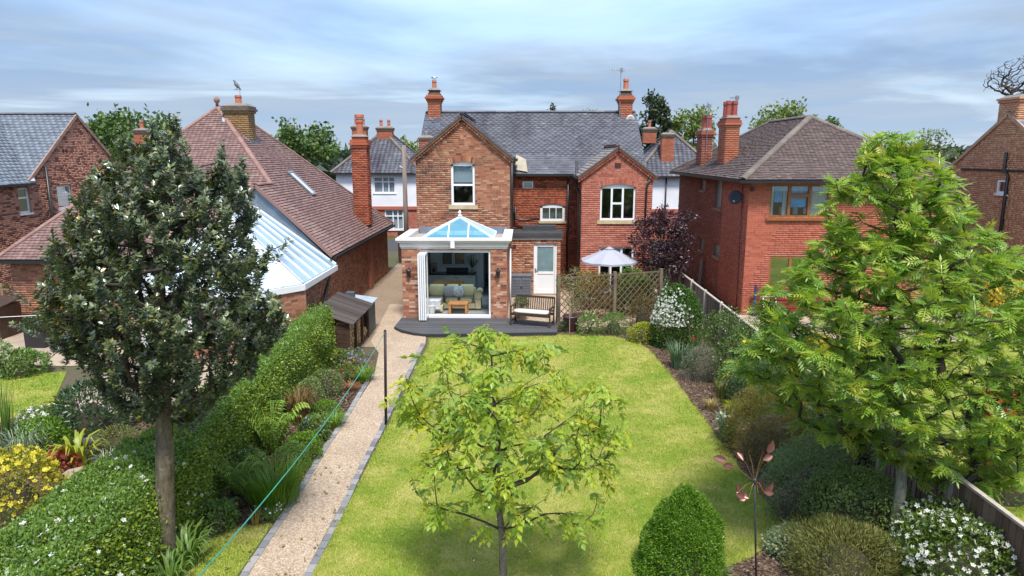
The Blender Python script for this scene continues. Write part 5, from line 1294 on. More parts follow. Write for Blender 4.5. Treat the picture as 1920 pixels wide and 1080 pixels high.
for y in (wy0, wy0 + .8, wy0 + 1.6, wy1 - .07): MB().box(wx1 - .06, wx1 + .01, y, y + .07, 0, 1.06).build('post', WOODD, ws)
MB().box(wx0, wx1, wy0 + .02, wy1 - .02, .03, .07).build('floor_rack', WOODD, ws)
LOG = pieces('cut_log_end', [(0, (.35, .20, .09)), (1, (.60, .42, .22))], stain=.3, stain_scale=6, interp='LINEAR')
lm = MB().lathe([(1, 0), (1, 1)], (0, 0, 0), 7).build('log', LOG, data_only=True)
lg = 0
for bay, top in ((0, .95), (1, .75), (2, .35)):
    y = wy0 + .09 + .8 * bay; yb = y + .66
    z = .07
    while z < top:
        yy = y + random.uniform(0, .04)
        while yy < yb:
            r_ = random.uniform(.035, .06)
            o = bpy.data.objects.new('log', lm); COL.objects.link(o)
            props(o, ['split log in the nearest bay of the log store', 'split log in the middle bay of the log store', 'split log in the far bay of the log store'][bay], 'log', 'logs stacked in the log store bay %s' % ['nearest', 'middle', 'farthest'][bay])
            o.location = (wx1 - .42 + random.uniform(-.01, .03), yy + r_, z + r_); o.rotation_euler = (random.uniform(-.05, .05), PI / 2, 0); o.scale = (r_, r_, .34)
            yy += 2 * r_ + .006; lg += 1
        z += .105
bb = thing('bin_box', 'small box with grey corrugated lid behind the log store', 'storage box', (-5.3, 22, 0))
MB().box(-5.72, -4.95, 21.4, 22.3, 0, .98).build('body', plain('pale_green_box', (.08, .085, .07), .7, var=.2), bb)
m = MB()
for k in range(9):
    y0 = 21.36 + k * .11
    m.prism([(-5.8, y0, 1.13), (-4.85, y0, 1.0), (-4.85, y0 + .055, 1.03), (-5.8, y0 + .055, 1.16)], (0, 0, .012)); m.prism([(-5.8, y0 + .055, 1.16), (-4.85, y0 + .055, 1.03), (-4.85, y0 + .11, 1.0), (-5.8, y0 + .11, 1.13)], (0, 0, .012))
m.build('corrugated_lid', plain('zinc_sheet', (.33, .38, .42), .45, metal=.3, var=.15), bb)
MB().box(-5.7, -5.45, 21.5, 21.75, 1.18, 1.36).build('flue_box', plain('dark_blue_grey', (.07, .085, .11), .6), bb)

# ================================================================== clothes line
pt_top = AY(722, 621, 13.95)
cp_ = thing('clothes_post', 'slim dark metal washing line post at the path edge', 'post', (-2.95, 13.95, 0))
MB().tube([(-2.96, 13.95, 0), (pt_top[0], 13.95, pt_top[2])], .03, 8).build('post', plain('dark_brown_metal', (.035, .022, .018), .5, metal=.2), cp_, smooth=True)
MB().tube([(pt_top[0], 13.95, pt_top[2]), (pt_top[0], 13.95, pt_top[2] + .03)], [.032, .02], 8).build('cap', BLACKP, cp_)
en = V3(-3.0, 3.0, 2.15); st = V3(pt_top[0], 13.95, pt_top[2] - .03)
pts = []
for i in range(25):
    t = i / 24; p = st + (en - st) * t; p[2] -= 1.02 * 4 * t * (1 - t) * .30; pts.append(p)
props(MB().tube(pts, .0075, 6).build('washing_line', plain('green_plastic_line', (.03, .27, .20), .4), None, smooth=True), 'green washing line running from the dark post towards the camera', 'washing line')

# ================================================================== wind spinner
sp_ = thing('wind_spinner', 'copper leaf wind spinner on a slim dark stake in the border', 'garden ornament', (3.13, 8.5, 0))
hub = AY(1415, 903, 8.5); COPPER = plain('bronzed_copper', (.24, .115, .095), .38, metal=.55, var=.25, scale=9)
MB().tube([(3.14, 8.5, 0), tuple(hub)], .012, 8).build('stake', plain('dark_steel', (.04, .045, .05), .5, metal=.3), sp_, smooth=True)
MB().lathe([(.02, 0), (.03, .02), (.03, .06), (.015, .08)], hub - (0, 0, .03), 10).build('hub', plain('dark_steel', None), sp_)
def spin_leaf(c, d, up, L, W):
    d = unit(d); s_ = unit(np.cross(d, up)); n = np.cross(s_, d); vs, fs = [], []
    prof = [(0, .08), (.15, .6), (.4, 1), (.7, .75), (.9, .3), (1, .02)]
    for t, w in prof:
        for x in (-1, -.5, 0, .5, 1): vs.append(np.asarray(c) + d * t * L + s_ * x * w * W / 2 + n * (.22 * W * (x * x) * w - .0))
    for i in range(5):
        for j in range(4): fs.append((i * 5 + j, i * 5 + j + 1, i * 5 + j + 6, i * 5 + j + 5))
    m = MB().add(vs, fs); vs2 = [np.asarray(v) - n * .006 for v in vs]; m.add(vs2, [tuple(reversed(f)) for f in fs])
    return m.build('copper_leaf', COPPER, sp_, smooth=True)
for (px, py, dpx, dpy, dy, L) in ((1338, 857, 26, 8, .0, .19), (1356, 873, 22, 3, -.1, .17), (1382, 848, 12, 16, .12, .13), (1388, 925, -6, -20, .0, .15), (1404, 935, -22, -12, -.1, .17), (1400, 932, -18, 6, .05, .14), (1380, 928, 24, 4, -.15, .17),
                               (1440, 850, 10, -26, .0, .19), (1430, 862, 24, -10, -.1, .16), (1428, 856, 2, -18, .1, .12), (1432, 925, 18, -20, .05, .20), (1432, 922, 24, 4, -.1, .17), (1422, 925, 8, 14, -.15, .13), (1424, 915, 2, -26, .1, .16), (1404, 848, 8, -10, .2, .14)):
    c = AY(px, py, 8.5 + dy); d = AY(px + dpx, py + dpy, 8.5 + dy * .3) - c
    spin_leaf(c, d, V3(.2, -1, .5), L, L * .55)
    MB().tube([hub, hub + (c - hub) * .5 + (0, 0, .05), c], .003, 5).build('wire_arm', plain('brass_wire', (.28, .2, .07), .4, metal=.6), sp_)

# ================================================================== neighbours' odds and ends
rs = thing('slatted_bench', 'dark red slatted seat against the brick house wall', 'bench', (8.9, 24.1, 0))
for k in range(6): MB().box(8.15, 9.9, 24.25, 24.30, .15 + k * .15, .15 + k * .15 + .12).build('slat', plain('dark_red_paint', (.22, .02, .025), .5, var=.2), rs)
for x in (8.12, 9.85): MB().box(x, x + .07, 24.2, 24.249, 0, 1.15).build('upright', plain('navy_paint', (.02, .03, .14), .5), rs)
st_ = thing('folding_stool', 'white and blue folding step stool by the red slatted seat', 'stool', (8.4, 23.6, 0))
for x in (8.28, 8.72):
    MB().tube([(x, 23.45, 0.004), (x, 23.75, .75), (x + (.02 if x < 8.5 else -.02), 23.78, .82)], .018, 7).build('leg', WHITE, st_); MB().tube([(x, 23.95, 0.004), (x, 23.72, .62)], .015, 7).build('leg', WHITE, st_)
MB().tube([(8.28, 23.78, .82), (8.72, 23.78, .82)], .018, 7).build('top_bar', WHITE, st_)
for z, y in ((.25, 23.52), (.52, 23.63)): MB().box(8.3, 8.7, y, y + .22, z, z + .03).build('tread', plain('pale_blue_tread', (.35, .55, .72), .6), st_)
tc_ = thing('toy_car', 'red ride-on toy car on the lawn beyond the fence', 'toy car', (10.6, 14.4, 0))
RED = plain('red_plastic', (.50, .02, .02), .3, var=.05)
prof = [(-.62, .18), (.60, .18), (.64, .34), (.52, .44), (.22, .46), (.08, .64), (-.42, .66), (-.60, .46)]
m = MB().prism([(10.5 + x, 14.15, z) for x, z in prof], (0, .55, 0)); m.build('body', RED, tc_)
for x in (10.12, 10.92):
    for y in (14.10, 14.72):
        w_ = MB().tube([(x, y - .04, .15), (x, y + .04, .15)], .15, 14).build('wheel', BLACKP, tc_); MB().tube([(x, y - .05, .15), (x, y - .041, .15)], .07, 10).build('hubcap', WHITE, w_)
MB().box(10.62, 10.66, 14.2, 14.65, .46, .66).build('windscreen', GLASSW, tc_)
for y in (14.22, 14.52): MB().tube([(11.10, y + .06, .36), (11.16, y + .06, .36)], .06, 10).build('headlight', WHITE, tc_)
MB().tube([(10.3, 14.13, .40), (10.3, 14.148, .40)], .07, 12).build('side_lamp', WHITE, tc_)
# left patio: planter, blue pot, cord, fence
plt = thing('planter', 'square black planter with a small clipped plant on the left patio', 'planter', (-14.6, 20.0, 0))
MB().prism([(-14.9, 19.7, 0.004), (-14.3, 19.7, .004), (-14.3, 20.3, .004), (-14.9, 20.3, .004)], (0, 0, .5)).build('box', BLACKP, plt)
bpot = thing('plant_pot', 'round blue glazed pot beside the black planter', 'pot', (-13.7, 19.4, 0))
MB().lathe([(.16, .004), (.24, .3), (.27, .36), (.25, .36), (.2, .3)], (-13.7, 19.4, 0), 14).build('pot', plain('blue_glaze', (.03, .10, .22), .2), bpot, smooth=True)
props(MB().tube([(-15.5, 17.9, 1.3), (-13.6, 19.2, 1.15), (-11, 21.0, 1.6)], .008, 5).build('rope', WHITE, None), 'thin white cord strung across the left patio', 'cord')
lf = thing('slatted_fence', 'brown upright slat fence at the left edge beyond the patio', 'fence', (-17.8, 24, 0))
for k in range(26): MB().box(-21 + k * .12, -21 + k * .12 + .1, 23.0, 23.02, .05, 1.35).build('slat', plain('tan_slat', (.26, .17, .10), .8, var=.3), lf)
for z in (.3, 1.0): MB().box(-21, -17.9, 23.021, 23.06, z, z + .1).build('rail', plain('tan_slat', None), lf)
shd = thing('dark_shed', 'low dark brown shed at the left edge of the patio', 'shed', (-17, 21.2, 0))
MB().box(-18.4, -16.3, 20.6, 21.6, 0, 1.0).build('wall', WOODD, shd); MB().prism([(-18.5, 20.5, 1.0), (-16.2, 20.5, 1.0), (-16.2, 21.7, 1.15), (-18.5, 21.7, 1.15)], (0, 0, .04)).build('roof', WOODD, shd)
# ================================================================== vegetation
LEAF4 = (np.array([(0, 0, 0), (.5, .42, .14), (0, .5, 0), (-.5, .42, .14), (0, 1, -.12)]), np.array([(0, 1, 2), (0, 2, 3), (1, 4, 2), (2, 4, 3)]))
LEAF2 = (np.array([(0, 0, 0), (.5, .5, .1), (0, 1, 0), (-.5, .5, .1)]), np.array([(0, 1, 2), (0, 2, 3)]))
BLADE1 = (np.array([(-.5, 0, 0), (.5, 0, 0), (0, 1, 0)]), np.array([(0, 1, 2)]))
def _petals():
    v, f = [(0, 0, 0)], []
    for k in range(5):
        a = 2 * PI * k / 5
        for da, r_, z in ((-.5, .75, .15), (0, 1, .22), (.5, .75, .15)): v.append((r_ * math.cos(a + da), r_ * math.sin(a + da), z))
        b = 1 + 3 * k; f += [(0, b, b + 1), (0, b + 1, b + 2)]
    return np.array(v), np.array(f)
PETAL = _petals()
def _strip(prof, droop):
    """arching blade in the y-z plane: y out, z up"""
    v, f = [], []
    for i, (y, z, w) in enumerate(prof):
        v += [(-w / 2, y, z), (w / 2, y, z)]
    for i in range(len(prof) - 1): f += [(2 * i, 2 * i + 1, 2 * i + 3), (2 * i, 2 * i + 3, 2 * i + 2)]
    return np.array(v), np.array(f)
ARCH = _strip([(0, 0, .9), (.12, .42, 1), (.38, .78, .8), (.72, .86, .5), (1.0, .70, .08)], 0)
UPRT = _strip([(0, 0, .8), (.14, .4, 1), (.36, .75, .7), (.70, 1.0, .06)], 0)
def _frond():
    v, f = [], []
    def at(t): return np.array([0, .95 * t, .85 * math.sin(t * 1.9) * .95])
    for i in range(1, 13):
        t = i / 12.5; p = at(t); L = .26 * math.sin(PI * min(1, .12 + t * .85)) + .02
        for s_ in (-1, 1):
            b = len(v); v += [p, p + (s_ * L * .5, .035 + L * .12, -.01), p + (s_ * L, .07 + L * .1, -.05), p + (s_ * L * .5, -.02 + L * .1, -.01)]
            f += [(b, b + 1, b + 2), (b, b + 2, b + 3)]
    for i in range(6):
        b = len(v); p, q = at(i / 6), at((i + 1) / 6); v += [p - (.012, 0, 0), p + (.012, 0, 0), q + (.008, 0, 0), q - (.008, 0, 0)]; f += [(b, b + 1, b + 2), (b, b + 2, b + 3)]
    return np.array(v), np.array(f)
FROND = _frond()
def compound(n_pairs, rach, ll, lw, droop, fold=.3):
    """a pinnate leaf lying along +y, drooping"""
    v, f = [], []
    def at(t): return np.array([0, rach * (t - .18 * t * t), -droop * rach * t * t])
    for i in range(5):
        b = len(v); p, q = at(i / 5), at((i + 1) / 5); w = .004; v += [p - (w, 0, 0), p + (w, 0, 0), q + (w, 0, 0), q - (w, 0, 0)]; f += [(b, b + 1, b + 2), (b, b + 2, b + 3)]
    def leaflet(p, d, L, W):
        d = unit(d); x = unit(np.cross(d, (0, 0, 1))); z = np.cross(x, d); b = len(v)
        for a in LEAF4[0]: v.append(p + x * a[0] * W + d * a[1] * L + z * a[2] * W)
        for t in LEAF4[1]: f.append(tuple(int(i) + b for i in t))
    for k in range(n_pairs):
        t = .3 + .62 * k / max(1, n_pairs - 1); s = .75 + .35 * math.sin(PI * (.25 + .6 * t))
        for s_ in (-1, 1): leaflet(at(t), np.array([s_ * .9, .55, -fold - .35 * droop]), ll * s, lw * s)
    leaflet(at(1), np.array([0, .8, -fold - droop * .6]), ll * 1.1, lw * 1.1)
    return np.array(v), np.array(f)
def put_leaves(name, parent, mat, T, C, D, N, L, W=None, tint=None, singles=0, single_name='leaf', smooth=False):
    """leaves at C pointing along D with normals N; the nearest `singles` are objects"""
    n = len(C); L = np.broadcast_to(L, n); W = L if W is None else np.broadcast_to(W, n)
    M = bases(D, N) * np.stack([W, L, W], 1)[:, None, :]
    tint = rng.random(n) if tint is None else tint
    if singles:
        order = np.argsort(np.linalg.norm(C - CAMP, axis=1)); near, far = order[:singles], order[singles:]
        me = bpy.data.meshes.new(single_name); me.from_pydata(T[0].tolist(), [], T[1].tolist()); me.materials.append(mat)
        for i in near:
            o = bpy.data.objects.new(single_name, me); COL.objects.link(o); o.parent = parent
            o.matrix_basis = Matrix([[*M[i][r_], C[i][r_]] for r_ in range(3)] + [[0, 0, 0, 1]])
    else: far = np.arange(n)
    if len(far): return inst(name, T, M[far], C[far], mat, parent, tint[far], smooth, kind='stuff')
def rdir(n, up=0.0):
    d = rows_unit(rng.normal(size=(n, 3))); d[:, 2] += up; return rows_unit(d)
def lump(d, k=3.0, seed=0):
    r_ = np.random.default_rng(seed); s = 0
    for i in range(5):
        w = r_.normal(size=3) * k * (1 + .6 * i); s = s + np.sin(d @ w + r_.uniform(0, 6.28)) / (1 + .5 * i)
    return s / 2.5

def inside(poly, x, y):
    r_ = np.zeros(len(x), bool); P = poly
    for (a, b), (c, d) in zip(P, P[1:] + P[:1]):
        m = ((b <= y) & (y < d)) | ((d <= y) & (y < b)); r_ ^= m & (x < a + (y - b) * (c - a) / (d - b + 1e-12))
    return r_
def crown_points(outline, n, Y, dep, power=.5, hollow=0.0):
    """points filling a crown whose silhouette is `outline` (photo pixels) and whose half depth is `dep` metres"""
    xs = [p[0] for p in outline]; ys_ = [p[1] for p in outline]; out = []
    cxm = (min(xs) + max(xs)) / 2
    while len(out) < n:
        x = rng.uniform(min(xs), max(xs), 4 * n); y = rng.uniform(min(ys_), max(ys_), 4 * n); k = inside(outline, x, y)
        for px, py in zip(x[k], y[k]):
            sp = spans(outline, py)
            if not sp: continue
            a, b = sp[0][0], sp[-1][1]; t = (px - (a + b) / 2) / ((b - a) / 2 + 1e-6); wf = (b - a) / (max(xs) - min(xs))
            h = dep * math.sqrt(max(0.02, 1 - t * t)) * (.25 + .75 * wf)
            u_ = rng.uniform(-1, 1)
            if hollow and abs(u_) < hollow and abs(t) < .7 and rng.random() < .7: continue
            out.append(AY(px, py, Y + u_ * h))
            if len(out) >= n: break
    return np.array(out)
def grow(trunk, r0, r1, tips, rt, fork, lift=.25, jit=.06, step=.2):
    """skeleton: a trunk polyline, then every tip joined to the nearest wood below it"""
    pos, par, rad0 = [], [], []
    tr = [np.asarray(p, float) for p in trunk]
    Ls = [0]
    for a, b in zip(tr, tr[1:]): Ls.append(Ls[-1] + np.linalg.norm(b - a))
    n = max(4, int(Ls[-1] / step))
    for i in range(n + 1):
        s_ = Ls[-1] * i / n; j = min(len(tr) - 2, int(np.searchsorted(Ls, s_, 'right') - 1)); t = (s_ - Ls[j]) / (Ls[j + 1] - Ls[j])
        pos.append(tr[j] + (tr[j + 1] - tr[j]) * t); par.append(i - 1); rad0.append(r0 + (r1 - r0) * i / n)
    nt_ = n + 1; P = list(pos); ax = np.array(pos)
    order = np.argsort([np.min(np.linalg.norm(ax - t, axis=1)) for t in tips]); ends = []
    for i in order:
        tip = tips[i]; A = np.array(P); d = np.linalg.norm(A - tip, axis=1)
        cost = d + np.maximum(0, A[:, 2] - tip[2] + .3 * np.linalg.norm((A - tip)[:, :2], axis=1) * lift * 2) * 1.6
        cost[:nt_] += np.where(np.array(P[:nt_])[:, 2] < fork, 50, 0)
        j = int(np.argmin(cost)); a = P[j]; dd = d[j]
        pd_ = unit(a - P[par[j]]) if par[j] >= 0 else V3(0, 0, 1)
        ctrl = a + (unit(tip - a) * .6 + pd_ * .4) * dd * .5 - V3(0, 0, dd * .08) + rng.normal(0, jit * dd, 3)
        m = max(2, int(dd / step)); prev = j
        for q_ in range(1, m + 1):
            t = q_ / m; p = a * (1 - t) ** 2 + ctrl * 2 * t * (1 - t) + tip * t * t
            P.append(p); par.append(prev); prev = len(P) - 1
        ends.append(prev)
    cnt = np.zeros(len(P))
    for e_ in ends: cnt[e_] += 1
    for i in range(len(P) - 1, 0, -1):
        if par[i] >= 0: cnt[par[i]] += cnt[i]
    rad = rt * np.maximum(cnt, 1) ** .48
    for i in range(nt_): rad[i] = rad0[i]
    rad = np.minimum(rad, r0)
    for i in range(nt_): rad[i] *= (1 + .5 * math.exp(-(P[i][2] - P[0][2]) / (r0 * 1.3))) * (1 + rng.normal(0, .035))
    kids = [[] for _ in P]
    for i, p in enumerate(par):
        if p >= 0: kids[p].append(i)
    big, small = MB(), MB(); stack = [(0, None)]
    while stack:
        s_, fr = stack.pop(); ch = ([fr] if fr is not None else []) + [s_]; c = s_
        while kids[c]:
            nx = (c + 1) if c < nt_ - 1 else max(kids[c], key=lambda k: cnt[k])
            for k in kids[c]:
                if k != nx: stack.append((k, c))
            ch.append(nx); c = nx
        if len(ch) < 2: continue
        rr = [rad[k] for k in ch]
        if fr is not None: rr[0] = min(rad[fr], rr[1] * 1.25)
        w = max(rr); (big if s_ == 0 else small).tube([P[k] for k in ch], [max(x, rt * .55) for x in rr], 16 if s_ == 0 else (6 if w > rt * 3 else 4))
    E_ = np.array([P[e_] for e_ in ends]); Dn = rows_unit(np.array([P[e_] - P[par[par[e_]]] if par[par[e_]] >= 0 else P[e_] - P[par[e_]] for e_ in ends]))
    return big, small, E_, Dn

def bark(name, a, b, dark, lichen, lic):
    t = NT(name); v = t.noise(7, 8, .72, stretch=(2.2, 2.2, .55)); f = t.noise(38, 6, .7, stretch=(1.5, 1.5, .5)); l_ = t.noise(5.5, 8, .75)
    c = t.ramp(v, [(.3, dark), (.48, a), (.7, b)]); c = t.mix(t.rng(f, .4, .7, 0, .5), c, dark)
    c = t.mix(t.rng(l_, .54, .64, 0, lic), c, lichen)
    return t.end(t.pbr(c, .9, 0, .15, t.bump(t.math('ADD', f, t.math('MULTIPLY', v, 1.5)), .9, .02)))
BARK_W = pieces('grey_walnut_bark', [(0, (.16, .14, .12)), (1, (.2, .17, .14))], stain=.5, stain_c=(.08, .05, .03), stain_scale=6, stretch=(3, 3, .7), grain=30)
BARK_H = pieces('grey_mottled_bark', [(0, (.17, .145, .105)), (1, (.2, .17, .12))], stain=.6, stain_c=(.06, .05, .03), stain_scale=5, grain=25, pale=.5, pale_c=(.33, .32, .26))
BARK_A = pieces('pale_speckled_bark', [(0, (.27, .26, .21)), (1, (.3, .29, .23))], stain=.75, stain_c=(.07, .07, .04), stain_scale=9, grain=30)
BARK_W = bark('walnut_bark', (.20, .17, .14), (.30, .26, .22), (.07, .05, .035), (.38, .37, .33), .5)
BARK_H = bark('holly_bark', (.17, .14, .095), (.26, .22, .155), (.06, .045, .028), (.36, .35, .28), .55)
BARK_A = bark('ash_bark', (.26, .26, .20), (.36, .36, .29), (.09, .09, .05), (.42, .42, .36), .6)
BARK_B = pieces('dark_twig_bark', [(0, (.05, .038, .03)), (1, (.08, .06, .045))], stain=.3)

# ---- walnut in the lawn
wt = thing('walnut_tree', 'young walnut tree with yellow-green leaves standing in the lawn', 'tree', (-.27, 8.0, 0))
W_out = [(905, 612), (935, 622), (960, 655), (985, 648), (1010, 632), (1040, 640), (1050, 690), (1085, 725), (1130, 718), (1165, 745), (1160, 800), (1140, 850), (1130, 880), (1118, 925), (1112, 970), (1080, 980), (1020, 960), (965, 985), (910, 980), (870, 960), (810, 970), (785, 925), (772, 890), (790, 860), (790, 790), (770, 760), (745, 735), (760, 700), (785, 660), (830, 655), (850, 630)]
tips = crown_points(W_out, 200, 8.05, 1.15); tips = tips[(tips[:, 2] > 2.0) | (rng.random(len(tips)) < .5)]
tips = np.concatenate([tips, [AY(px, py + 4, 8.05 + rng.uniform(-.25, .25)) for px, py in W_out]])
tr = [(-.27, 8.0, 0), (-.265, 8.0, .45), (-.27, 8.0, .95), (-.32, 8.02, 1.35), (-.30, 8.05, 1.8), (-.36, 8.05, 2.5), (-.40, 8.05, 3.3)]
big, small, E_, Dn = grow(tr, .058, .012, tips, .0042, .62, jit=.10)
big.build('trunk', BARK_W, wt, smooth=True); cw = small.build('crown', BARK_B, wt, smooth=True)
WAL = leafmat('walnut_leaf', [(0, (.45, .42, .035)), (.08, (.46, .50, .045)), (.3, (.41, .51, .05)), (.7, (.33, .47, .055)), (1, (.22, .38, .08))], .40, .5)
n = 5; C = np.repeat(E_, n, 0); Dd = np.repeat(Dn, n, 0)
C = C - Dd * rng.uniform(0, .20, (len(C), 1)) + rng.normal(0, .012, C.shape)
D = rows_unit(Dd * .5 + rdir(len(C), .1) * .9); D[:, 2] = D[:, 2] * .5 + .05
put_leaves('leaves', cw, WAL, compound(3, .17, .086, .050, .9), C, D, V3(0, 0, 1) + rng.normal(0, .3, C.shape), rng.uniform(.55, 1.3, len(C)), singles=300)

# ---- holly on the left
hy = thing('holly_tree', 'tall dark glossy holly tree rising above the hedge', 'tree', (-5.06, 8.75, 0))
H_out = [(330, 218), (350, 300), (375, 330), (400, 330), (415, 270), (432, 330), (455, 300), (468, 360), (480, 400), (465, 440), (505, 470), (480, 520), (520, 560), (535, 600), (500, 640), (470, 690), (420, 720), (390, 760), (340, 775), (280, 768), (230, 760), (195, 725), (155, 680), (120, 645), (95, 620), (75, 585), (70, 545), (85, 520), (85, 470), (100, 440), (130, 400), (160, 345), (190, 310), (230, 260), (262, 275), (285, 232), (300, 270), (318, 225)]
tips = np.concatenate([crown_points(H_out, 1150, 8.85, 1.5), [AY(px, py + q_, 8.85 + rng.uniform(-.3, .3)) for px, py in H_out for q_ in (0, 14)], [AY(px, py, 8.8) for px, py in ((332, 245), (415, 300), (456, 320), (510, 468), (540, 455), (15, 540), (30, 610), (95, 640))]])
tr = [(-5.08, 8.75, 0), (-5.06, 8.75, .12), (-5.01, 8.75, .6), (-4.93, 8.77, 1.4), (-4.87, 8.8, 2.3), (-4.85, 8.85, 3.3), (-4.75, 8.85, 4.5), (-4.5, 8.85, 5.7)]
big, small, E_, Dn = grow(tr, .152, .03, tips, .0055, 2.15, jit=.05)
big.build('trunk', BARK_H, hy, smooth=True); ch_ = small.build('crown', BARK_B, hy, smooth=True)
HOL = leafmat('holly_leaf', [(0, (.33, .21, .015)), (.012, (.30, .22, .02)), (.02, (.18, .22, .06)), (.10, (.14, .175, .065)), (.6, (.095, .13, .062)), (.9, (.14, .18, .085)), (1, (.30, .33, .12))], .27, .22, .9)
n = 52; C = np.repeat(E_, n, 0); Dd = np.repeat(Dn, n, 0); s_ = rng.uniform(0, .40, (len(C), 1))
Dd = rows_unit(Dd * .6 + V3(0, 0, .5)); C = C - Dd * s_ + Dd * .05
perp = rows_unit(np.cross(Dd, rng.normal(size=C.shape))); D = rows_unit(perp + Dd * .55); C = C + perp * .008
Nn = rows_unit(Dd + perp * -.4 + V3(0, 0, .4) + rng.normal(0, .3, C.shape))
put_leaves('leaves', ch_, HOL, LEAF4, C, D, Nn, rng.uniform(.052, .09, len(C)), rng.uniform(.028, .047, len(C)), singles=300)

# ---- ash-leaved tree on the right
at_ = thing('ash_leaved_tree', 'large fresh green tree with feathery leaves at the right fence', 'tree', (5.33, 9.19, 0))
A_out = [(1650, 258), (1690, 250), (1705, 300), (1730, 285), (1760, 310), (1790, 340), (1810, 390), (1850, 440), (1900, 460), (1990, 520), (2040, 620), (2020, 720), (1960, 800), (1940, 870), (1900, 905), (1850, 915), (1790, 905), (1740, 895), (1720, 870), (1660, 845), (1600, 825), (1540, 805), (1500, 775), (1465, 745), (1430, 715), (1400, 695), (1378, 675), (1400, 650), (1440, 620), (1425, 570), (1440, 540), (1500, 500), (1530, 450), (1570, 420), (1545, 380), (1570, 340), (1620, 330), (1625, 280)]
tips = np.concatenate([crown_points(A_out, 820, 9.3, 1.75), [AY(px, py + q_, 9.3 + rng.uniform(-.4, .4)) for px, py in A_out for q_ in (0, 10)]])
tr = [(5.33, 9.19, 0), (5.31, 9.2, .5), (5.34, 9.2, 1.1), (5.3, 9.25, 1.7), (5.2, 9.3, 2.6), (5.0, 9.3, 3.8), (4.8, 9.3, 5.2)]
big, small, E_, Dn = grow(tr, .085, .018, tips, .006, 1.25, jit=.07)
big.build('trunk', BARK_A, at_, smooth=True); ca_ = small.build('crown', BARK_B, at_, smooth=True)
ASH = leafmat('ash_leaf', [(0, (.48, .46, .06)), (.12, (.37, .48, .06)), (.5, (.28, .43, .055)), (1, (.17, .33, .06))], .34, .45, .6)
n = 13; C = np.repeat(E_, n, 0); Dd = np.repeat(Dn, n, 0)
C = C - Dd * rng.uniform(0, .28, (len(C), 1)); D = rows_unit(Dd * .55 + rdir(len(C), .25)); D[:, 2] = D[:, 2] * .6 + .1
put_leaves('leaves', ca_, ASH, compound(4, .165, .070, .023, .3, .12), C, D, V3(0, 0, 1) + rng.normal(0, .28, C.shape), rng.uniform(.6, 1.4, len(C)), singles=300)

# ---- purple tree by the patio
pp = thing('purple_tree', 'dark purple leaved small tree behind the trellis', 'tree', (5.05, 25.3, 0))
P_out = [(1215, 410), (1240, 395), (1250, 385), (1265, 405), (1300, 400), (1306, 430), (1290, 465), (1285, 500), (1265, 520), (1235, 525), (1205, 510), (1190, 470), (1180, 445), (1195, 420)]
tips = crown_points(P_out, 150, 25.3, 1.0)
big, small, E_, Dn = grow([(5.05, 25.3, 0), (5.02, 25.3, .8), (4.95, 25.3, 1.6), (4.95, 25.3, 3.2)], .07, .02, tips, .008, 1.0, step=.25)
big.build('trunk', BARK_B, pp, smooth=True); c_ = small.build('crown', BARK_B, pp, smooth=True)
PUR = leafmat('purple_leaf', [(0, (.05, .018, .026)), (.6, (.032, .013, .02)), (1, (.10, .04, .05))], .4, .2)
n = 48; C = np.repeat(E_, n, 0) + rng.normal(0, .12, (len(E_) * n, 3)); D = rdir(len(C), .1)
put_leaves('leaves', c_, PUR, LEAF4, C, D, rdir(len(C), .8), rng.uniform(.07, .13, len(C)), rng.uniform(.04, .07, len(C)), singles=0)

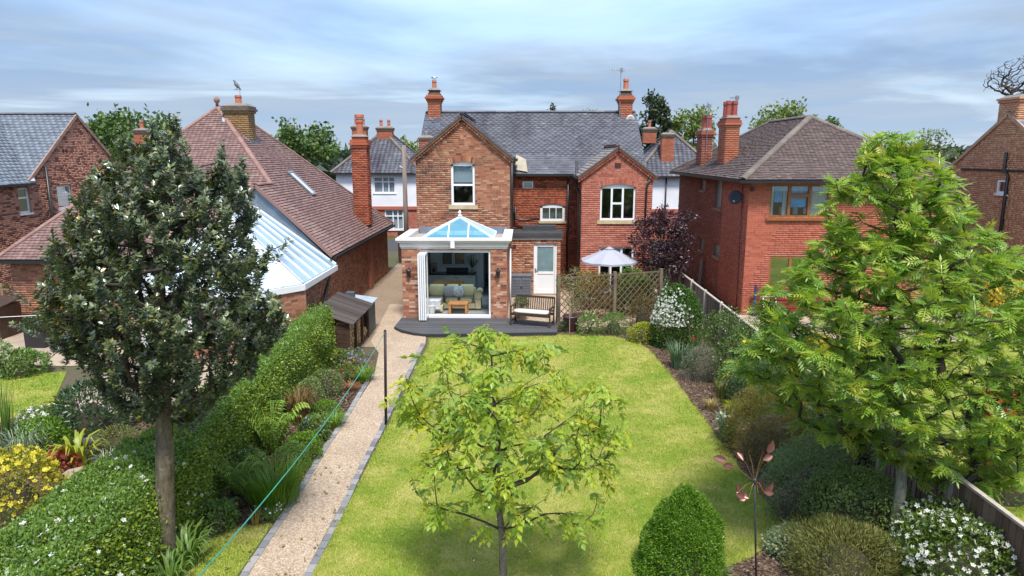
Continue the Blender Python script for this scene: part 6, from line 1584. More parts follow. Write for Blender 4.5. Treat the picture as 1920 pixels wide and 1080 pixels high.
# ---- clipped hedge
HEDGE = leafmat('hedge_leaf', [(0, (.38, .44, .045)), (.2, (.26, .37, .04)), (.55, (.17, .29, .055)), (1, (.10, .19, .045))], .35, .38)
TWIG_CORE = plain('twig_and_dark_core', (.055, .045, .028), .9, var=.4, scale=12)
def hedge(name, label, y0, y1, xr, xl, zt, n, seed, mat=HEDGE, L=.05):
    h = thing(name, label, 'hedge', ((xr((y0 + y1) / 2) + xl((y0 + y1) / 2)) / 2, (y0 + y1) / 2, 0))
    y = rng.uniform(y0, y1, n); f = rng.random(n); X0 = xl(y); X1 = xr(y); Z = zt(y)
    C = np.zeros((n, 3)); Nn = np.zeros((n, 3)); w = np.clip((X1 - X0), .1, 9); hgt = Z
    a = .46 * 1.0; side = f < .45; top = (f >= .45) & (f < .80); lft = (f >= .80) & (f < .93); end = f >= .93
    v = rng.random(n)
    C[:, 1] = y
    C[side, 0] = X1[side]; C[side, 2] = (v * hgt)[side]; Nn[side] = (1, 0, 0)
    C[top, 0] = (X0 + v * w)[top]; C[top, 2] = Z[top]; Nn[top] = (0, 0, 1)
    C[lft, 0] = X0[lft]; C[lft, 2] = (v * hgt)[lft]; Nn[lft] = (-1, 0, 0)
    ye = np.where(rng.random(n) < .6, y0, y1); C[end, 1] = ye[end]; C[end, 0] = (X0 + v * w)[end]; C[end, 2] = (rng.random(n) * hgt)[end]; Nn[end, 1] = np.where(ye[end] == y0, -1, 1)
    cen = np.stack([(X0 + X1) / 2, C[:, 1], Z * .55], 1)
    # round the shoulders, then lumps
    off = C - cen; rr_ = np.abs(off[:, 0]) / (w / 2); zz_ = np.clip(off[:, 2] / (Z * .45), 0, 1); sh_ = np.clip(rr_ * zz_ - .45, 0, 1)
    C -= off * (sh_ * .28)[:, None] * np.array([1, 0, .6])
    lp = lump(C, 1.5, seed) * .06 + lump(C, 5, seed + 1) * .04
    C += Nn * lp[:, None] - Nn * (rng.random((n, 1)) ** 2 * .14) + (Nn + (0, 0, .5)) * ((rng.random((n, 1)) < .035) * rng.uniform(.03, .13, (n, 1)))
    dirs = rows_unit(Nn * .6 + rdir(n, .35)); nn = rows_unit(Nn + rng.normal(0, .55, (n, 3)) + V3(0, 0, .3))
    t = np.clip(.62 - .45 * (C[:, 2] > Z * .93) + rng.normal(0, .22, n), .001, .999)  # top leaves tinted yellower: new growth, plus painted light on the top
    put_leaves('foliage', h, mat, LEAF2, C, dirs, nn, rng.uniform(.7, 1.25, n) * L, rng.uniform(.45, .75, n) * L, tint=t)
    m = MB(); ys2 = np.linspace(y0 + .12, y1 - .12, 24)
    rings = [[(xl(v_) + .16, v_, 0), (xr(v_) - .16, v_, 0), (xr(v_) - .18, v_, zt(v_) * .78), (xr(v_) - .34, v_, zt(v_) - .17), (xl(v_) + .34, v_, zt(v_) - .17), (xl(v_) + .18, v_, zt(v_) * .78)] for v_ in ys2]
    vs = [p for r_ in rings for p in r_]; fs = [(i * 6 + k, i * 6 + (k + 1) % 6, i * 6 + 6 + (k + 1) % 6, i * 6 + 6 + k) for i in range(23) for k in range(6)] + [tuple(range(6)), tuple(range(23 * 6, 24 * 6))]
    m.add(vs, fs).build('twigs', TWIG_CORE, h)  # added solid core, not single twigs; its dark brown fills the shaded gaps
    return h, C, Nn
one = lambda c: (lambda y: np.asarray(y) * 0 + c)
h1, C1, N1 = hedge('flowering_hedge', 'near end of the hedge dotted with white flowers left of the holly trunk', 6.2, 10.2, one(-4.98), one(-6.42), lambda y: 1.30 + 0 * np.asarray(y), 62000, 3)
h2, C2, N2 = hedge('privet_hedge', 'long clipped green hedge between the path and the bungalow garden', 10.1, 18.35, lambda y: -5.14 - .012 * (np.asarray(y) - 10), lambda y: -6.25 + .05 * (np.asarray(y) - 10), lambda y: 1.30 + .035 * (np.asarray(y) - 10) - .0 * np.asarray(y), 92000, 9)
WHITEF = leafmat('white_petal', [(0, (.72, .74, .68)), (1, (.78, .78, .74))], .6, .3)
def flowers(parent, pts, size, mat, nrm=None, name='flowers', T=PETAL):
    n = len(pts); D = rdir(n); N = (nrm if nrm is not None else V3(0, 0, 1)) + rng.normal(0, .45, (n, 3))
    return put_leaves(name, parent, mat, T, np.asarray(pts), D, N, rng.uniform(.7, 1.25, n) * size)
k = rng.choice(np.where((C1[:, 2] > .25) & (N1[:, 0] + N1[:, 2] > .5))[0], 210); flowers(h1, C1[k] + N1[k] * .03, .036, WHITEF, N1[k])

# ---- bushes, clumps and flowers of the borders
def PB(px, py, w, h):
    c = G(px, py); s_ = np.linalg.norm(c - CAMP) / FPX; return c, w * s_ / 2, h * s_ * 1.04
def bush(name, label, at, mat, leaf=(.05, .028), n=2600, cat='shrub', seed=None, lumps=.16, rise=.25, flower=None, group=None, core=True, T=LEAF2, ky=.9, cone=0.0, upd=.35, stems=True, flat=.0):
    n = int(n * 1.5); c, r_, h = at; seed = random.randint(0, 9999) if seed is None else seed
    root = thing(name, label, cat, c, group)
    d = rdir(n, rise)
    q_ = 1 + lumps * lump(d, 2.2, seed) + lumps * .55 * lump(d, 6, seed + 5) + lumps * .35 * lump(d, 14, seed + 8); rad = q_ * (1 - .30 * rng.random(n) ** 2)
    hz = h * .42
    hl = np.hypot(d[:, 0], d[:, 1]) + 1e-6; low = d[:, 2] < 0
    hs = np.where(low, (.80 + .2 * hl) / hl, 1.0)                      # the skirt reaches the ground
    C = np.stack([d[:, 0] * r_ * rad * hs, d[:, 1] * r_ * ky * rad * hs, np.where(low, hz * (1 + np.clip(d[:, 2] * 1.25, -1, 0)), hz + d[:, 2] * (h - hz) * rad)], 1)
    if cone:
        tt = np.clip(C[:, 2] / h, 0, 1); k = (1 - cone * tt ** 1.15); sw_ = 1 + .13 * lump(C, 5.5, 77) + .07 * lump(C, 12, 78); C[:, 0] *= k * 1.06 * sw_; C[:, 1] *= k * 1.06 * sw_; C[:, 2] *= 1 + .05 * (sw_ - 1)
    C[:, 2] = np.maximum(C[:, 2], .015); C += c
    dirs = rows_unit(d * .6 + rdir(n, upd) * .8); nn = rows_unit(d + rng.normal(0, .5, (n, 3)))
    put_leaves('foliage', root, mat, T, C, dirs, nn, rng.uniform(.7, 1.3, n) * leaf[0], rng.uniform(.75, 1.25, n) * leaf[1])
    if core:
        v, f, K, Q = [], [], 10, 6
        for i in range(Q + 1):
            ph = PI / 2 * i / Q
            for k in range(K):
                a = 2 * PI * k / K; cc = (1 - cone * (i / Q) ** 1.15) if cone else 1
                v.append(c + np.array([math.cos(a) * math.cos(ph) * r_ * .58 * cc, math.sin(a) * math.cos(ph) * r_ * .58 * ky * cc, .01 + h * .62 * math.sin(ph)]))
        for i in range(Q):
            for k in range(K): f.append((i * K + k, i * K + (k + 1) % K, i * K + K + (k + 1) % K, i * K + K + k))
        MB().add(v, f).build('twigs', TWIG_CORE, root)  # added solid dome, not modelled twigs; dark filler behind the leaf gaps
    elif stems:
        m = MB()
        for k in range(7):
            a = rng.uniform(0, 6.28); e_ = c + np.array([math.cos(a) * r_ * .6, math.sin(a) * r_ * .6, h * rng.uniform(.5, .85)]); m.tube([c, c + (e_ - c) * .5 + (0, 0, h * .1), e_], [.012, .009, .005], 4)
        m.build('stems', TWIG_CORE, root)
    if flower:
        fm, fs, fn = flower[:3]; side = flower[3] if len(flower) > 3 else None
        pool = np.where((d[:, 2] > -.05) & (rad > .9 * q_) & ((d @ np.asarray(side, float) + rng.normal(0, .28, n) > .42) if side is not None else True))[0]
        kk = rng.choice(pool, min(fn, len(pool)), replace=False)
        flowers(root, C[kk] + d[kk] * leaf[0] * .35, fs, fm, d[kk])
    return root
def clump(name, label, at, mat, n=120, T=ARCH, width=.02, cat='plant', flower=None, spread=.5, group=None, part='leaves'):
    c, r_, h = at; root = thing(name, label, cat, c, group)
    a = rng.uniform(0, 2 * PI, n); b = r_ * spread * np.sqrt(rng.random(n)); a2 = a + rng.normal(0, .5, n)
    C = c + np.stack([b * np.cos(a), b * np.sin(a), np.zeros(n) + .01], 1)
    ln_ = rng.uniform(.6, 1.1, n); M = np.zeros((n, 3, 3)); hx = np.stack([np.cos(a2), np.sin(a2)], 1)
    M[:, 0, 1] = hx[:, 0]; M[:, 1, 1] = hx[:, 1]; M[:, 0, 0] = hx[:, 1]; M[:, 1, 0] = -hx[:, 0]; M[:, 2, 2] = 1
    wv = np.full(n, width) * rng.uniform(.7, 1.3, n) if width else ln_ * r_
    M = M * np.stack([wv, ln_ * r_ * rng.uniform(.7, 1.2, n), ln_ * h], 1)[:, None, :]
    inst(part, T, M, C, mat, root, rng.random(n), kind='stuff')
    if flower:
        fm, fs, fn, hh_ = flower; pts = c + np.stack([rng.normal(0, r_ * .55, fn), rng.normal(0, r_ * .55, fn), h * hh_ * rng.uniform(.75, 1.15, fn)], 1)
        m = MB()
        for p in pts: m.tube([(c[0] + (p[0] - c[0]) * .4, c[1] + (p[1] - c[1]) * .4, .02), p], .004, 3)
        m.build('stalks', mat, root); flowers(root, pts, fs, fm)
    return root
LM = lambda name, a, b, rough=.45, tr_=.3: leafmat(name, [(0, a), (1, b)], rough, tr_)
GRN = LM('mid_green_leaf', (.09, .17, .035), (.17, .28, .05)); DKG = LM('dark_green_leaf', (.04, .08, .028), (.075, .13, .045), .35); LIM = LM('lime_leaf', (.24, .30, .015), (.36, .38, .03)); BRZ = LM('bronze_leaf', (.10, .085, .025), (.17, .12, .04))
BRT = LM('bright_green_leaf', (.09, .20, .012), (.17, .30, .02)); GRY = LM('grey_green_leaf', (.14, .21, .09), (.24, .31, .15)); OLV = LM('olive_leaf', (.12, .14, .035), (.22, .22, .07)); YEL = LM('yellow_leaf', (.42, .34, .02), (.60, .48, .03)); SEN = LM('straw_leaf', (.24, .19, .05), (.38, .29, .09))
CON = leafmat('spruce_needle', [(0, (.075, .18, .012)), (.6, (.13, .27, .018)), (1, (.22, .37, .03))], .5, .3); LAV = LM('lavender_leaf', (.13, .155, .10), (.22, .24, .165)); ORG = LM('orange_leaf', (.34, .17, .04), (.42, .26, .06)); VAR = LM('variegated_leaf', (.22, .32, .12), (.52, .56, .36)); FERNM = LM('fern_green', (.15, .26, .03), (.26, .38, .045)); REDL = LM('coral_leaf', (.36, .06, .05), (.48, .12, .08)); GLA = LM('glaucous_leaf', (.09, .17, .09), (.16, .24, .14))
FW = WHITEF; FY = LM('yellow_petal', (.70, .48, .02), (.80, .60, .05)); FR = LM('red_petal', (.45, .01, .03), (.60, .03, .06)); FB = LM('blue_petal', (.04, .07, .50), (.10, .14, .60)); FL = LM('lilac_petal', (.28, .26, .50), (.40, .36, .60)); FM = LM('magenta_petal', (.50, .04, .38), (.62, .10, .48)); FO = LM('orange_petal', (.75, .28, .01), (.80, .42, .03)); FP = LM('purple_petal', (.16, .07, .45), (.25, .12, .55)); FC = LM('cream_petal', (.7, .66, .40), (.76, .72, .5))
# right border, far to near
bush('flowering_climber', 'big rounded shrub with white blossom on its left side before the fence', (lambda c: (V3(4.55, 20.3, 0), .72, 1.85))(0), leafmat('climber_leaf', [(0, (.12, .24, .02)), (.5, (.06, .14, .02)), (1, (.03, .08, .02))], .4, .3), (.06, .032), 9000, flower=(FW, .036, 620, (-.75, -.55, -.35)), ky=.8, lumps=.08)
bush('lime_shrub', 'low lime green mound at the far right corner of the lawn', PB(1205, 640, 56, 34), LIM, (.045, .03), 1800, lumps=.1)
bush('bronze_shrub', 'bronze leaved shrub in front of the trellis right end', PB(1205, 612, 48, 58), BRZ, (.05, .022), 2200)
bush('round_shrub', 'round green shrub at the foot of the middle trellis post', PB(1150, 625, 50, 38), GRN, (.045, .018), 2200)
bush('leafy_plant', 'leafy green plant with cream flower spikes right of the olive pot', PB(1103, 626, 44, 36), GRN, (.07, .025), 900, flower=(FC, .03, 40), core=False)
bush('small_plant', 'small green tuft left of the olive pot by the deck', PB(1056, 622, 18, 20), DKG, (.05, .02), 350, core=False)
clump('iris_clump', 'blue-green upright iris leaves beside the white blossom shrub', PB(1272, 690, 52, 44), GLA, 150, UPRT, .025)
bush('lavender', 'grey-green lavender mound leaning over the lawn edge', PB(1315, 712, 70, 62), LAV, (.05, .010), 3200)
bush('lavender', 'smaller dark lavender mound nearer the lawn edge', PB(1290, 690, 34, 30), LM('sage_leaf', (.07, .11, .045), (.12, .16, .07)), (.05, .010), 1800)
rb_ = bush('rose_bush', 'tall rose bush with red blooms before the fence', PB(1348, 700, 100, 112), LM('rose_leaf', (.06, .12, .025), (.13, .19, .04), .35), (.055, .035), 2600, core=False, lumps=.25)
for (px, py, y_, mt, s_) in ((1300, 636, 18.6, FR, .07), (1308, 634, 18.5, FR, .05), (1376, 640, 17.6, FR, .08), (1378, 648, 17.7, FR, .06), (1396, 640, 17.4, FY, .06), (1367, 707, 16.6, FY, .07), (1378, 655, 17.4, FY, .04)):
    p = AY(px, py, y_); v, f = [], []
    for ly in range(3):
        b = len(v); M_ = PETAL[0] * np.array([1 - .25 * ly, 1 - .25 * ly, 1.5 + ly]) * s_
        v += [p + q_ for q_ in M_]; f += [tuple(int(i) + b for i in t) for t in PETAL[1]]
    MB().add(v, f).build('flower', mt, rb_)
bush('rose_bush', 'second rose bush with yellow blooms nearer the camera', PB(1400, 728, 100, 100), LM('rose_leaf', None, None), (.055, .035), 1900, core=False, lumps=.25, flower=(FY, .05, 5))
bush('dark_evergreen', 'dark glossy evergreen shrub under the ash-leaved tree edge', PB(1402, 768, 74, 64), DKG, (.055, .03), 2200)
clump('yellow_grass', 'yellow-green grassy tuft in the right border', PB(1374, 780, 38, 26), LIM, 130, ARCH, .016)
clump('golden_spurge', 'olive gold spiky plant beside the bare mulch', PB(1352, 752, 34, 36), OLV, 120, UPRT, .02)
clump('straw_grass', 'small dry straw coloured grass on the mulch', PB(1332, 768, 30, 20), SEN, 90, ARCH, .012)
clump('daylily', 'grey-green strappy plant with pale yellow flowers at the lawn edge', PB(1362, 826, 48, 50), GLA, 110, ARCH, .028, flower=(FC, .04, 9, .95))
bush('heather_bush', 'large bronze-green heather bush behind the wind spinner', PB(1440, 850, 140, 110), leafmat('heather_leaf', [(0, (.27, .17, .045)), (.4, (.2, .2, .04)), (1, (.12, .18, .03))], .6, .25, .3, .6, (.20, .11, .03), 3), (.07, .012), 9000, lumps=.2, upd=.8)
bush('grey_shrub', 'silvery grey-green shrub behind the spinner in the border', PB(1475, 895, 60, 46), GRY, (.05, .015), 1900)
bush('rosemary_bush', 'dark rosemary bush right of the wind spinner', PB(1515, 968, 140, 132), LM('rosemary_leaf', (.11, .18, .07), (.21, .29, .11)), (.05, .010), 8000)
bush('box_shrub', 'green shrub left of the pale tree trunk', PB(1600, 1005, 160, 108), LM('box_leaf', (.12, .20, .045), (.22, .31, .07)), (.04, .022), 6000)
bush('dwarf_shrub', 'small olive green dwarf shrub by the lawn corner', PB(1497, 1000, 42, 32), OLV, (.035, .012), 1500)
bush('variegated_shrub', 'cream and green variegated shrub at the lawn corner', PB(1484, 1040, 78, 48), VAR, (.045, .026), 1800)
bush('heath_shrub', 'yellowish heath shrub in the right foreground', PB(1578, 1085, 170, 86), leafmat('heath_leaf', [(0, (.26, .21, .06)), (.5, (.17, .19, .04)), (1, (.10, .14, .03))], .6, .25), (.07, .011), 9000, lumps=.22, upd=.8)
bush('young_shrub', 'small fresh green shrub right of the pale tree trunk', PB(1712, 1052, 70, 56), GRN, (.05, .02), 1800, core=False)
bush('choisya_bush', 'bushy shrub covered in white flower clusters in the right corner', PB(1812, 1110, 230, 118), LM('choisya_leaf', (.06, .12, .02), (.15, .22, .03), .35), (.065, .026), 7000, flower=(FW, .032, 620), T=LEAF4)
for i, (px, py, lb) in enumerate(((1530, 1078, 'small blue flower spike below the heath shrub left side'), (1578, 1080, 'small blue flower spike under the middle of the heath shrub'), (1640, 1074, 'bright blue flower spike right of the heath shrub'))):
    clump('grape_hyacinth', lb, PB(px, py + 6, 22, 22), GRN, 14, UPRT, .012, flower=(FB, .022, 10, .9), group='blue spring bulbs in the border')
clump('forget_me_not', 'low pale blue flowers in front of the wind spinner stake', PB(1345, 1086, 60, 22), GRN, 60, ARCH, .012, flower=(FL, .016, 40, .8))
cn_ = bush('dwarf_conifer', 'bright green cone shaped dwarf conifer on the lawn corner', (V3(2.2, 8.72, 0), .62, 1.24), CON, (.042, .013), 32000, cat='conifer', lumps=.15, cone=.60, core=True, upd=.6)
bush('yellow_shrub', 'bright yellow shrub beyond the fence behind the tree', PB(1528, 690, 60, 60), YEL, (.07, .03), 1500)
bush('orange_azalea', 'shrub with orange flowers beyond the fence at the right edge', PB(1870, 930, 130, 110), GRN, (.05, .02), 2600, flower=(FO, .04, 500))
bush('golden_shrub', 'golden shrub by the far neighbour fence at the right edge', PB(1890, 625, 90, 80), YEL, (.12, .06), 1500)
bush('green_shrub', 'rounded green shrub beyond the fence under the tree crown', PB(1640, 720, 90, 90), GRN, (.07, .03), 2500)
bush('border_shrub', 'leafy shrub against the fence behind the ash-leaved trunk', PB(1590, 900, 110, 110), GRY, (.06, .025), 3000)
bush('spirea_shrub', 'fresh green shrub between the roses and the dark evergreen', PB(1375, 740, 60, 60), GRN, (.05, .022), 1800)
bush('fence_shrub', 'dense green shrub against the fence above the heather bush', PB(1480, 800, 130, 120), GRN, (.055, .024), 3600)
bush('fence_shrub', 'grey-green shrub against the fence behind the rosemary', PB(1560, 870, 120, 110), LM('sage_leaf', None, None), (.05, .022), 3000)
bush('fence_shrub', 'leafy shrub against the fence beyond the rose bushes', PB(1420, 695, 90, 90), GRN, (.055, .026), 2400)
clump('straw_grass', 'tan grass tuft between heath shrub and box shrub', PB(1600, 1040, 90, 50), SEN, 260, UPRT, .008)
# left border
bush('flower_patch', 'low green plant with yellow flowers at the corner of the log store', PB(640, 690, 44, 34), GRN, (.05, .018), 900, core=False, flower=(FY, .035, 34))
bush('flower_patch', 'plant with lilac-blue flowers beside the log store front', PB(666, 690, 44, 34), GRN, (.05, .014), 800, core=False, flower=(FL, .035, 60))
bush('flower_patch', 'plant with dark red flowers between the lilac and the hedge', PB(650, 716, 38, 34), GRN, (.05, .02), 700, core=False, flower=(FR, .03, 26))
clump('green_tuft', 'fresh green grassy plant spilling over the path edge', PB(682, 715, 50, 26), BRT, 170, ARCH, .014)
bush('pale_shrub', 'pale green shrub against the hedge', PB(612, 742, 54, 46), LM('pale_leaf', (.12, .18, .05), (.22, .28, .10)), (.05, .022), 1600)
clump('rust_sedge', 'rust coloured low sedge at the path side', PB(660, 733, 34, 16), LM('rust_leaf', (.22, .09, .03), (.34, .15, .06)), 80, ARCH, .014)
bush('green_mound', 'low bright green mound on the bare soil', PB(611, 778, 52, 24), BRT, (.035, .016), 2000, lumps=.06)
clump('bronze_sedge', 'tall bronze sedge by the hedge', PB(562, 792, 60, 64), leafmat('sedge_leaf', [(0, (.13, .06, .03)), (.6, (.19, .11, .04)), (1, (.30, .25, .05))], .6, .3), 320, ARCH, .012)
clump('dry_sedge', 'flattened straw coloured sedge on the soil edge', PB(606, 800, 44, 16), SEN, 90, ARCH, .012)
clump('tall_fern', 'tall green fern against the hedge', PB(512, 850, 100, 96), FERNM, 46, FROND, 0, part='fronds', spread=.15)
clump('tall_fern', 'yellow-green fern lower down beside the hedge', PB(448, 925, 96, 80), FERNM, 40, FROND, 0, part='fronds', spread=.15)
bush('green_shrub', 'small green shrub in front of the tall fern', PB(548, 880, 60, 44), GRN, (.04, .016), 2000)
clump('grassy_patch', 'bright green feathery patch at the path edge', PB(515, 940, 100, 58), BRT, 700, UPRT, .010, spread=.85)
clump('daisy_tuft', 'small tuft with white daisies below the grassy patch', PB(512, 975, 46, 22), GRN, 60, ARCH, .012, flower=(FW, .018, 14, .9))
clump('yellow_tuft', 'small dry yellow tuft by the daisies', PB(480, 985, 26, 28), SEN, 50, UPRT, .012)
clump('low_fern', 'dark drooping fern at the foot of the hedge', PB(420, 975, 60, 50), LM('dark_fern', (.06, .10, .02), (.11, .15, .03)), 18, FROND, 0, part='fronds', spread=.15)
clump('lily_leaves', 'strappy green leaves at the foot of the holly trunk', PB(348, 1062, 84, 60), GRN, 70, ARCH, .035)
clump('lily_leaves', 'strappy leaves in the bottom left corner of the grass strip', PB(320, 1100, 70, 50), GRN, 60, ARCH, .035)
bush('geranium_mound', 'leafy green mound between bronze sedge and path', PB(590, 822, 56, 40), GRN, (.045, .03), 1500, flower=(FL, .022, 24))
bush('border_perennial', 'fresh green perennial between the fern and the path', PB(572, 858, 60, 46), BRT, (.05, .022), 1500)
clump('green_tuft', 'light green grassy tuft at the soil edge below the sedge', PB(628, 800, 46, 26), BRT, 150, ARCH, .012)
bush('border_perennial', 'pale green plant at the hedge foot behind the bronze sedge', PB(580, 765, 54, 50), LM('pale_leaf', None, None), (.05, .022), 1500)
bush('border_perennial', 'green plant with tiny white flowers at the hedge foot', PB(470, 900, 60, 56), GRN, (.045, .02), 1800, flower=(FW, .014, 60))
bush('border_perennial', 'low green plant by the grass strip under the hedge', PB(405, 990, 70, 44), GRN, (.05, .022), 1500)
# olive in its pot, plant by the bench, climbers on the trellis
op_ = thing('plant_pot', 'tall dark plum glazed pot holding the olive', 'pot', (1.5, 22.05, 0))
MB().lathe([(.20, .004), (.24, .05), (.25, .45), (.265, .47), (.265, .51), (.225, .51), (.215, .44)], (1.5, 22.1, 0), 18).build('pot', plain('plum_glaze', (.085, .04, .05), .35, var=.25), op_, smooth=True)
ol = thing('olive_tree', 'small olive tree growing in the plum pot', 'tree', (1.5, 22.1, .45))
O_out = [(1060, 512), (1080, 503), (1100, 515), (1108, 545), (1095, 570), (1075, 580), (1055, 565), (1044, 540), (1048, 520)]
tips = crown_points(O_out, 60, 22.1, .45)
big, small, E_, Dn = grow([(1.5, 22.1, .45), (1.53, 22.1, .7), (1.6, 22.1, .95), (1.55, 22.1, 1.5)], .022, .006, tips, .004, .6, step=.12)
big.build('trunk', plain('olive_bark', (.33, .27, .2), .9), ol, smooth=True); c_ = small.build('crown', BARK_B, ol)
C = np.repeat(E_, 26, 0) + rng.normal(0, .08, (len(E_) * 26, 3)); put_leaves('leaves', c_, leafmat('olive_tree_leaf', [(0, (.24, .20, .08)), (.5, (.18, .19, .07)), (1, (.28, .27, .15))], .5, .25), LEAF2, C, rdir(len(C), .2), rdir(len(C), .5), rng.uniform(.05, .08, len(C)), .018)
MB().tube([(1.45, 21.8, 0), (1.45, 21.8, 1.0)], .012, 6).build('cane', plain('cane', (.4, .3, .18), .8), ol)
bush('potted_plant', 'leafy plant in a wooden tub behind the bench', (V3(-.12, 23.6, .32), .26, .5), GRN, (.08, .03), 500, cat='plant', core=False)
tb = thing('plant_tub', 'small wooden tub behind the bench', 'pot', (-.12, 23.6, 0)); MB().lathe([(.15, .004), (.19, .33), (.17, .33), (.14, .25)], (-.12, 23.6, 0), 12).build('tub', plain('tub_wood', (.15, .10, .06), .8), tb)
bush('climber', 'orange and green climber on the trellis behind the olive', (V3(2.3, 23.75, .1), .75, 1.58), leafmat('climber_orange', [(0, (.40, .22, .05)), (.5, (.27, .25, .05)), (1, (.13, .19, .035))], .5, .35), (.075, .035), 3400, ky=.3, core=False, lumps=.25)
bush('climber', 'green leafy climber on the right half of the trellis', (V3(3.9, 24.35, .1), .7, 1.55), GRN, (.08, .04), 3200, ky=.3, core=False, lumps=.25)
bush('patio_shrub', 'grey-green leafy shrub behind the middle trellis post', (V3(3.55, 24.6, 0), .42, 1.2), GRY, (.10, .035), 900, core=False)
bush('patio_shrub', 'dark green shrub at the end of the trellis by the purple tree', (V3(4.7, 24.6, 0), .6, 1.5), DKG, (.08, .04), 1200, core=False)
# left garden
bush('yellow_azalea', 'azalea covered in yellow flowers at the left edge', PB(25, 985, 150, 112), LM('azalea_leaf', (.16, .19, .02), (.34, .32, .03)), (.05, .022), 5000, flower=(LM('lemon_petal', (.72, .60, .03), (.8, .7, .08)), .042, 460), lumps=.2)
clump('hosta', 'lime yellow broad leaved plant in the left border', PB(148, 880, 70, 56), LIM, 46, ARCH, .07)
bush('coral_heuchera', 'coral red leaved plant below the lime hosta', PB(118, 892, 52, 40), REDL, (.07, .06), 420, cat='plant')
bush('violet_flowers', 'small plant with violet flowers by the hosta', PB(176, 852, 40, 26), GRN, (.04, .018), 500, core=False, flower=(FP, .03, 50))
bush('white_flowers', 'plant with white flowers at the lawn edge on the left', PB(88, 815, 84, 40), GRN, (.06, .025), 1400, flower=(FW, .05, 160))
bush('yellow_green_shrub', 'yellow-green shrub beside the white flowers on the left', PB(105, 805, 50, 44), LIM, (.07, .03), 900)
bush('magenta_flowers', 'bright magenta flowers at the edge of the left patio', PB(124, 776, 36, 18), GRN, (.05, .02), 500, flower=(FM, .05, 110))
bush('rhododendron', 'dark green rhododendron under the holly crown', PB(175, 815, 100, 80), LM('rhodo_leaf', (.03, .075, .03), (.07, .13, .05), .3), (.11, .035), 1600, T=LEAF4)
clump('silver_grass', 'silvery spiky grass in the left border', PB(45, 868, 60, 56), LM('silver_leaf', (.22, .28, .20), (.36, .42, .33)), 110, ARCH, .02)
clump('silver_grass', 'silvery tuft beside the violet flowers', PB(205, 880, 50, 30), LM('silver_leaf', None, None), 100, ARCH, .012)
clump('tall_grass', 'tall thin green grass at the left edge', PB(10, 865, 50, 120), GRN, 90, UPRT, .02)
bush('green_shrub', 'leafy green shrub behind the silver grass on the left', PB(75, 850, 90, 50), BRT, (.07, .03), 1500)
bush('olive_shrub', 'brownish heather next to the hedge top on the left', PB(225, 850, 80, 40), OLV, (.05, .014), 2200)
bush('patio_plants', 'mixed leafy plants along the far edge of the left lawn', PB(42, 700, 70, 34), GRN, (.10, .04), 1200)
bush('patio_plants', 'silver leaved plant at the far left patio edge', PB(5, 705, 40, 50), VAR, (.14, .06), 400)
bush('clipped_plant', 'small clipped plant filling the black planter', (V3(-14.6, 20.0, .48), .38, .5), DKG, (.07, .03), 1200, cat='plant')
ROCK = pieces('sandstone_rock', [(0, (.30, .23, .16)), (1, (.42, .34, .25))], stain=.5, stain_c=(.12, .09, .06), stain_scale=5)
for i, (px, py, s_, lb) in enumerate(((148, 905, .22, 'tall pale rock below the lime hosta'), (130, 925, .16, 'flat pale rock beside the yellow azalea'), (205, 905, .18, 'brown rock near the silvery tuft'), (35, 835, .15, 'rounded rock at the left edge'), (250, 790, .2, 'rock on the left patio edge'))):
    c = G(px, py); d = rdir(260); d = rows_unit(rng.normal(size=(60, 3))); vs, fs = [], []; K, Q = 9, 6
    for a in range(Q + 1):
        for b in range(K):
            ph, th = PI * a / Q, 2 * PI * b / K; u_ = np.array([[math.sin(ph) * math.cos(th), math.sin(ph) * math.sin(th), math.cos(ph)]])
            r_ = s_ * (1 + .3 * float(lump(u_, 2.0, i)[0])); vs.append(c + u_[0] * r_ * np.array([1.1, .9, .8]) + (0, 0, s_ * .35))
    for a in range(Q):
        for b in range(K): fs.append((a * K + b, a * K + (b + 1) % K, a * K + K + (b + 1) % K, a * K + K + b))
    props(MB().add(vs, fs).build('rock', ROCK, None), lb, 'rock')

# ---- trees beyond the houses
def far_tree(name, label, outline, Y, dep, leaf, mat, n, base=None, bark=BARK_B, group='trees beyond the houses', trunk_r=.16):
    xs = [p[0] for p in outline]; yb = max(p[1] for p in outline); bx = base if base is not None else sum(xs) / len(xs)
    b = AY(bx, yb, Y); t = thing(name, label, 'tree', (b[0], Y, 0), group)
    tips = crown_points(outline, 70, Y, dep); top = AY(bx, min(p[1] for p in outline), Y)
    big, small, E_, Dn = grow([(b[0], Y, 0), (b[0], Y, b[2] * .7), (b[0], Y, (b[2] + top[2]) / 2)], trunk_r, trunk_r * .4, tips, .02, b[2] * .5, step=.6)
    big.build('trunk', bark, t, smooth=True); c = small.build('crown', bark, t)
    if n:
        k = n // len(E_) + 1; C = np.repeat(E_, k, 0) + rng.normal(0, dep * .13, (len(E_) * k, 3)); d = rdir(len(C))
        put_leaves('leaves', c, mat, LEAF2, C, d, rdir(len(C), .5), rng.uniform(.7, 1.3, len(C)) * leaf, rng.uniform(.4, .7, len(C)) * leaf)
    return t
FT1 = leafmat('far_leaf_green', [(0, (.12, .19, .04)), (1, (.05, .11, .025))], .5, .3); FT2 = leafmat('far_leaf_light', [(0, (.22, .28, .05)), (1, (.12, .19, .035))], .5, .35); FT3 = leafmat('far_leaf_spruce', [(0, (.045, .075, .025)), (.8, (.02, .04, .018)), (1, (.14, .14, .05))], .5, .15)
far_tree('leafy_tree', 'bushy green tree left of the bungalow roof', [(178, 235), (190, 215), (215, 230), (240, 215), (262, 232), (290, 215), (325, 240), (335, 270), (330, 300), (180, 300), (172, 260)], 52, 3.0, .38, FT1, 3600)
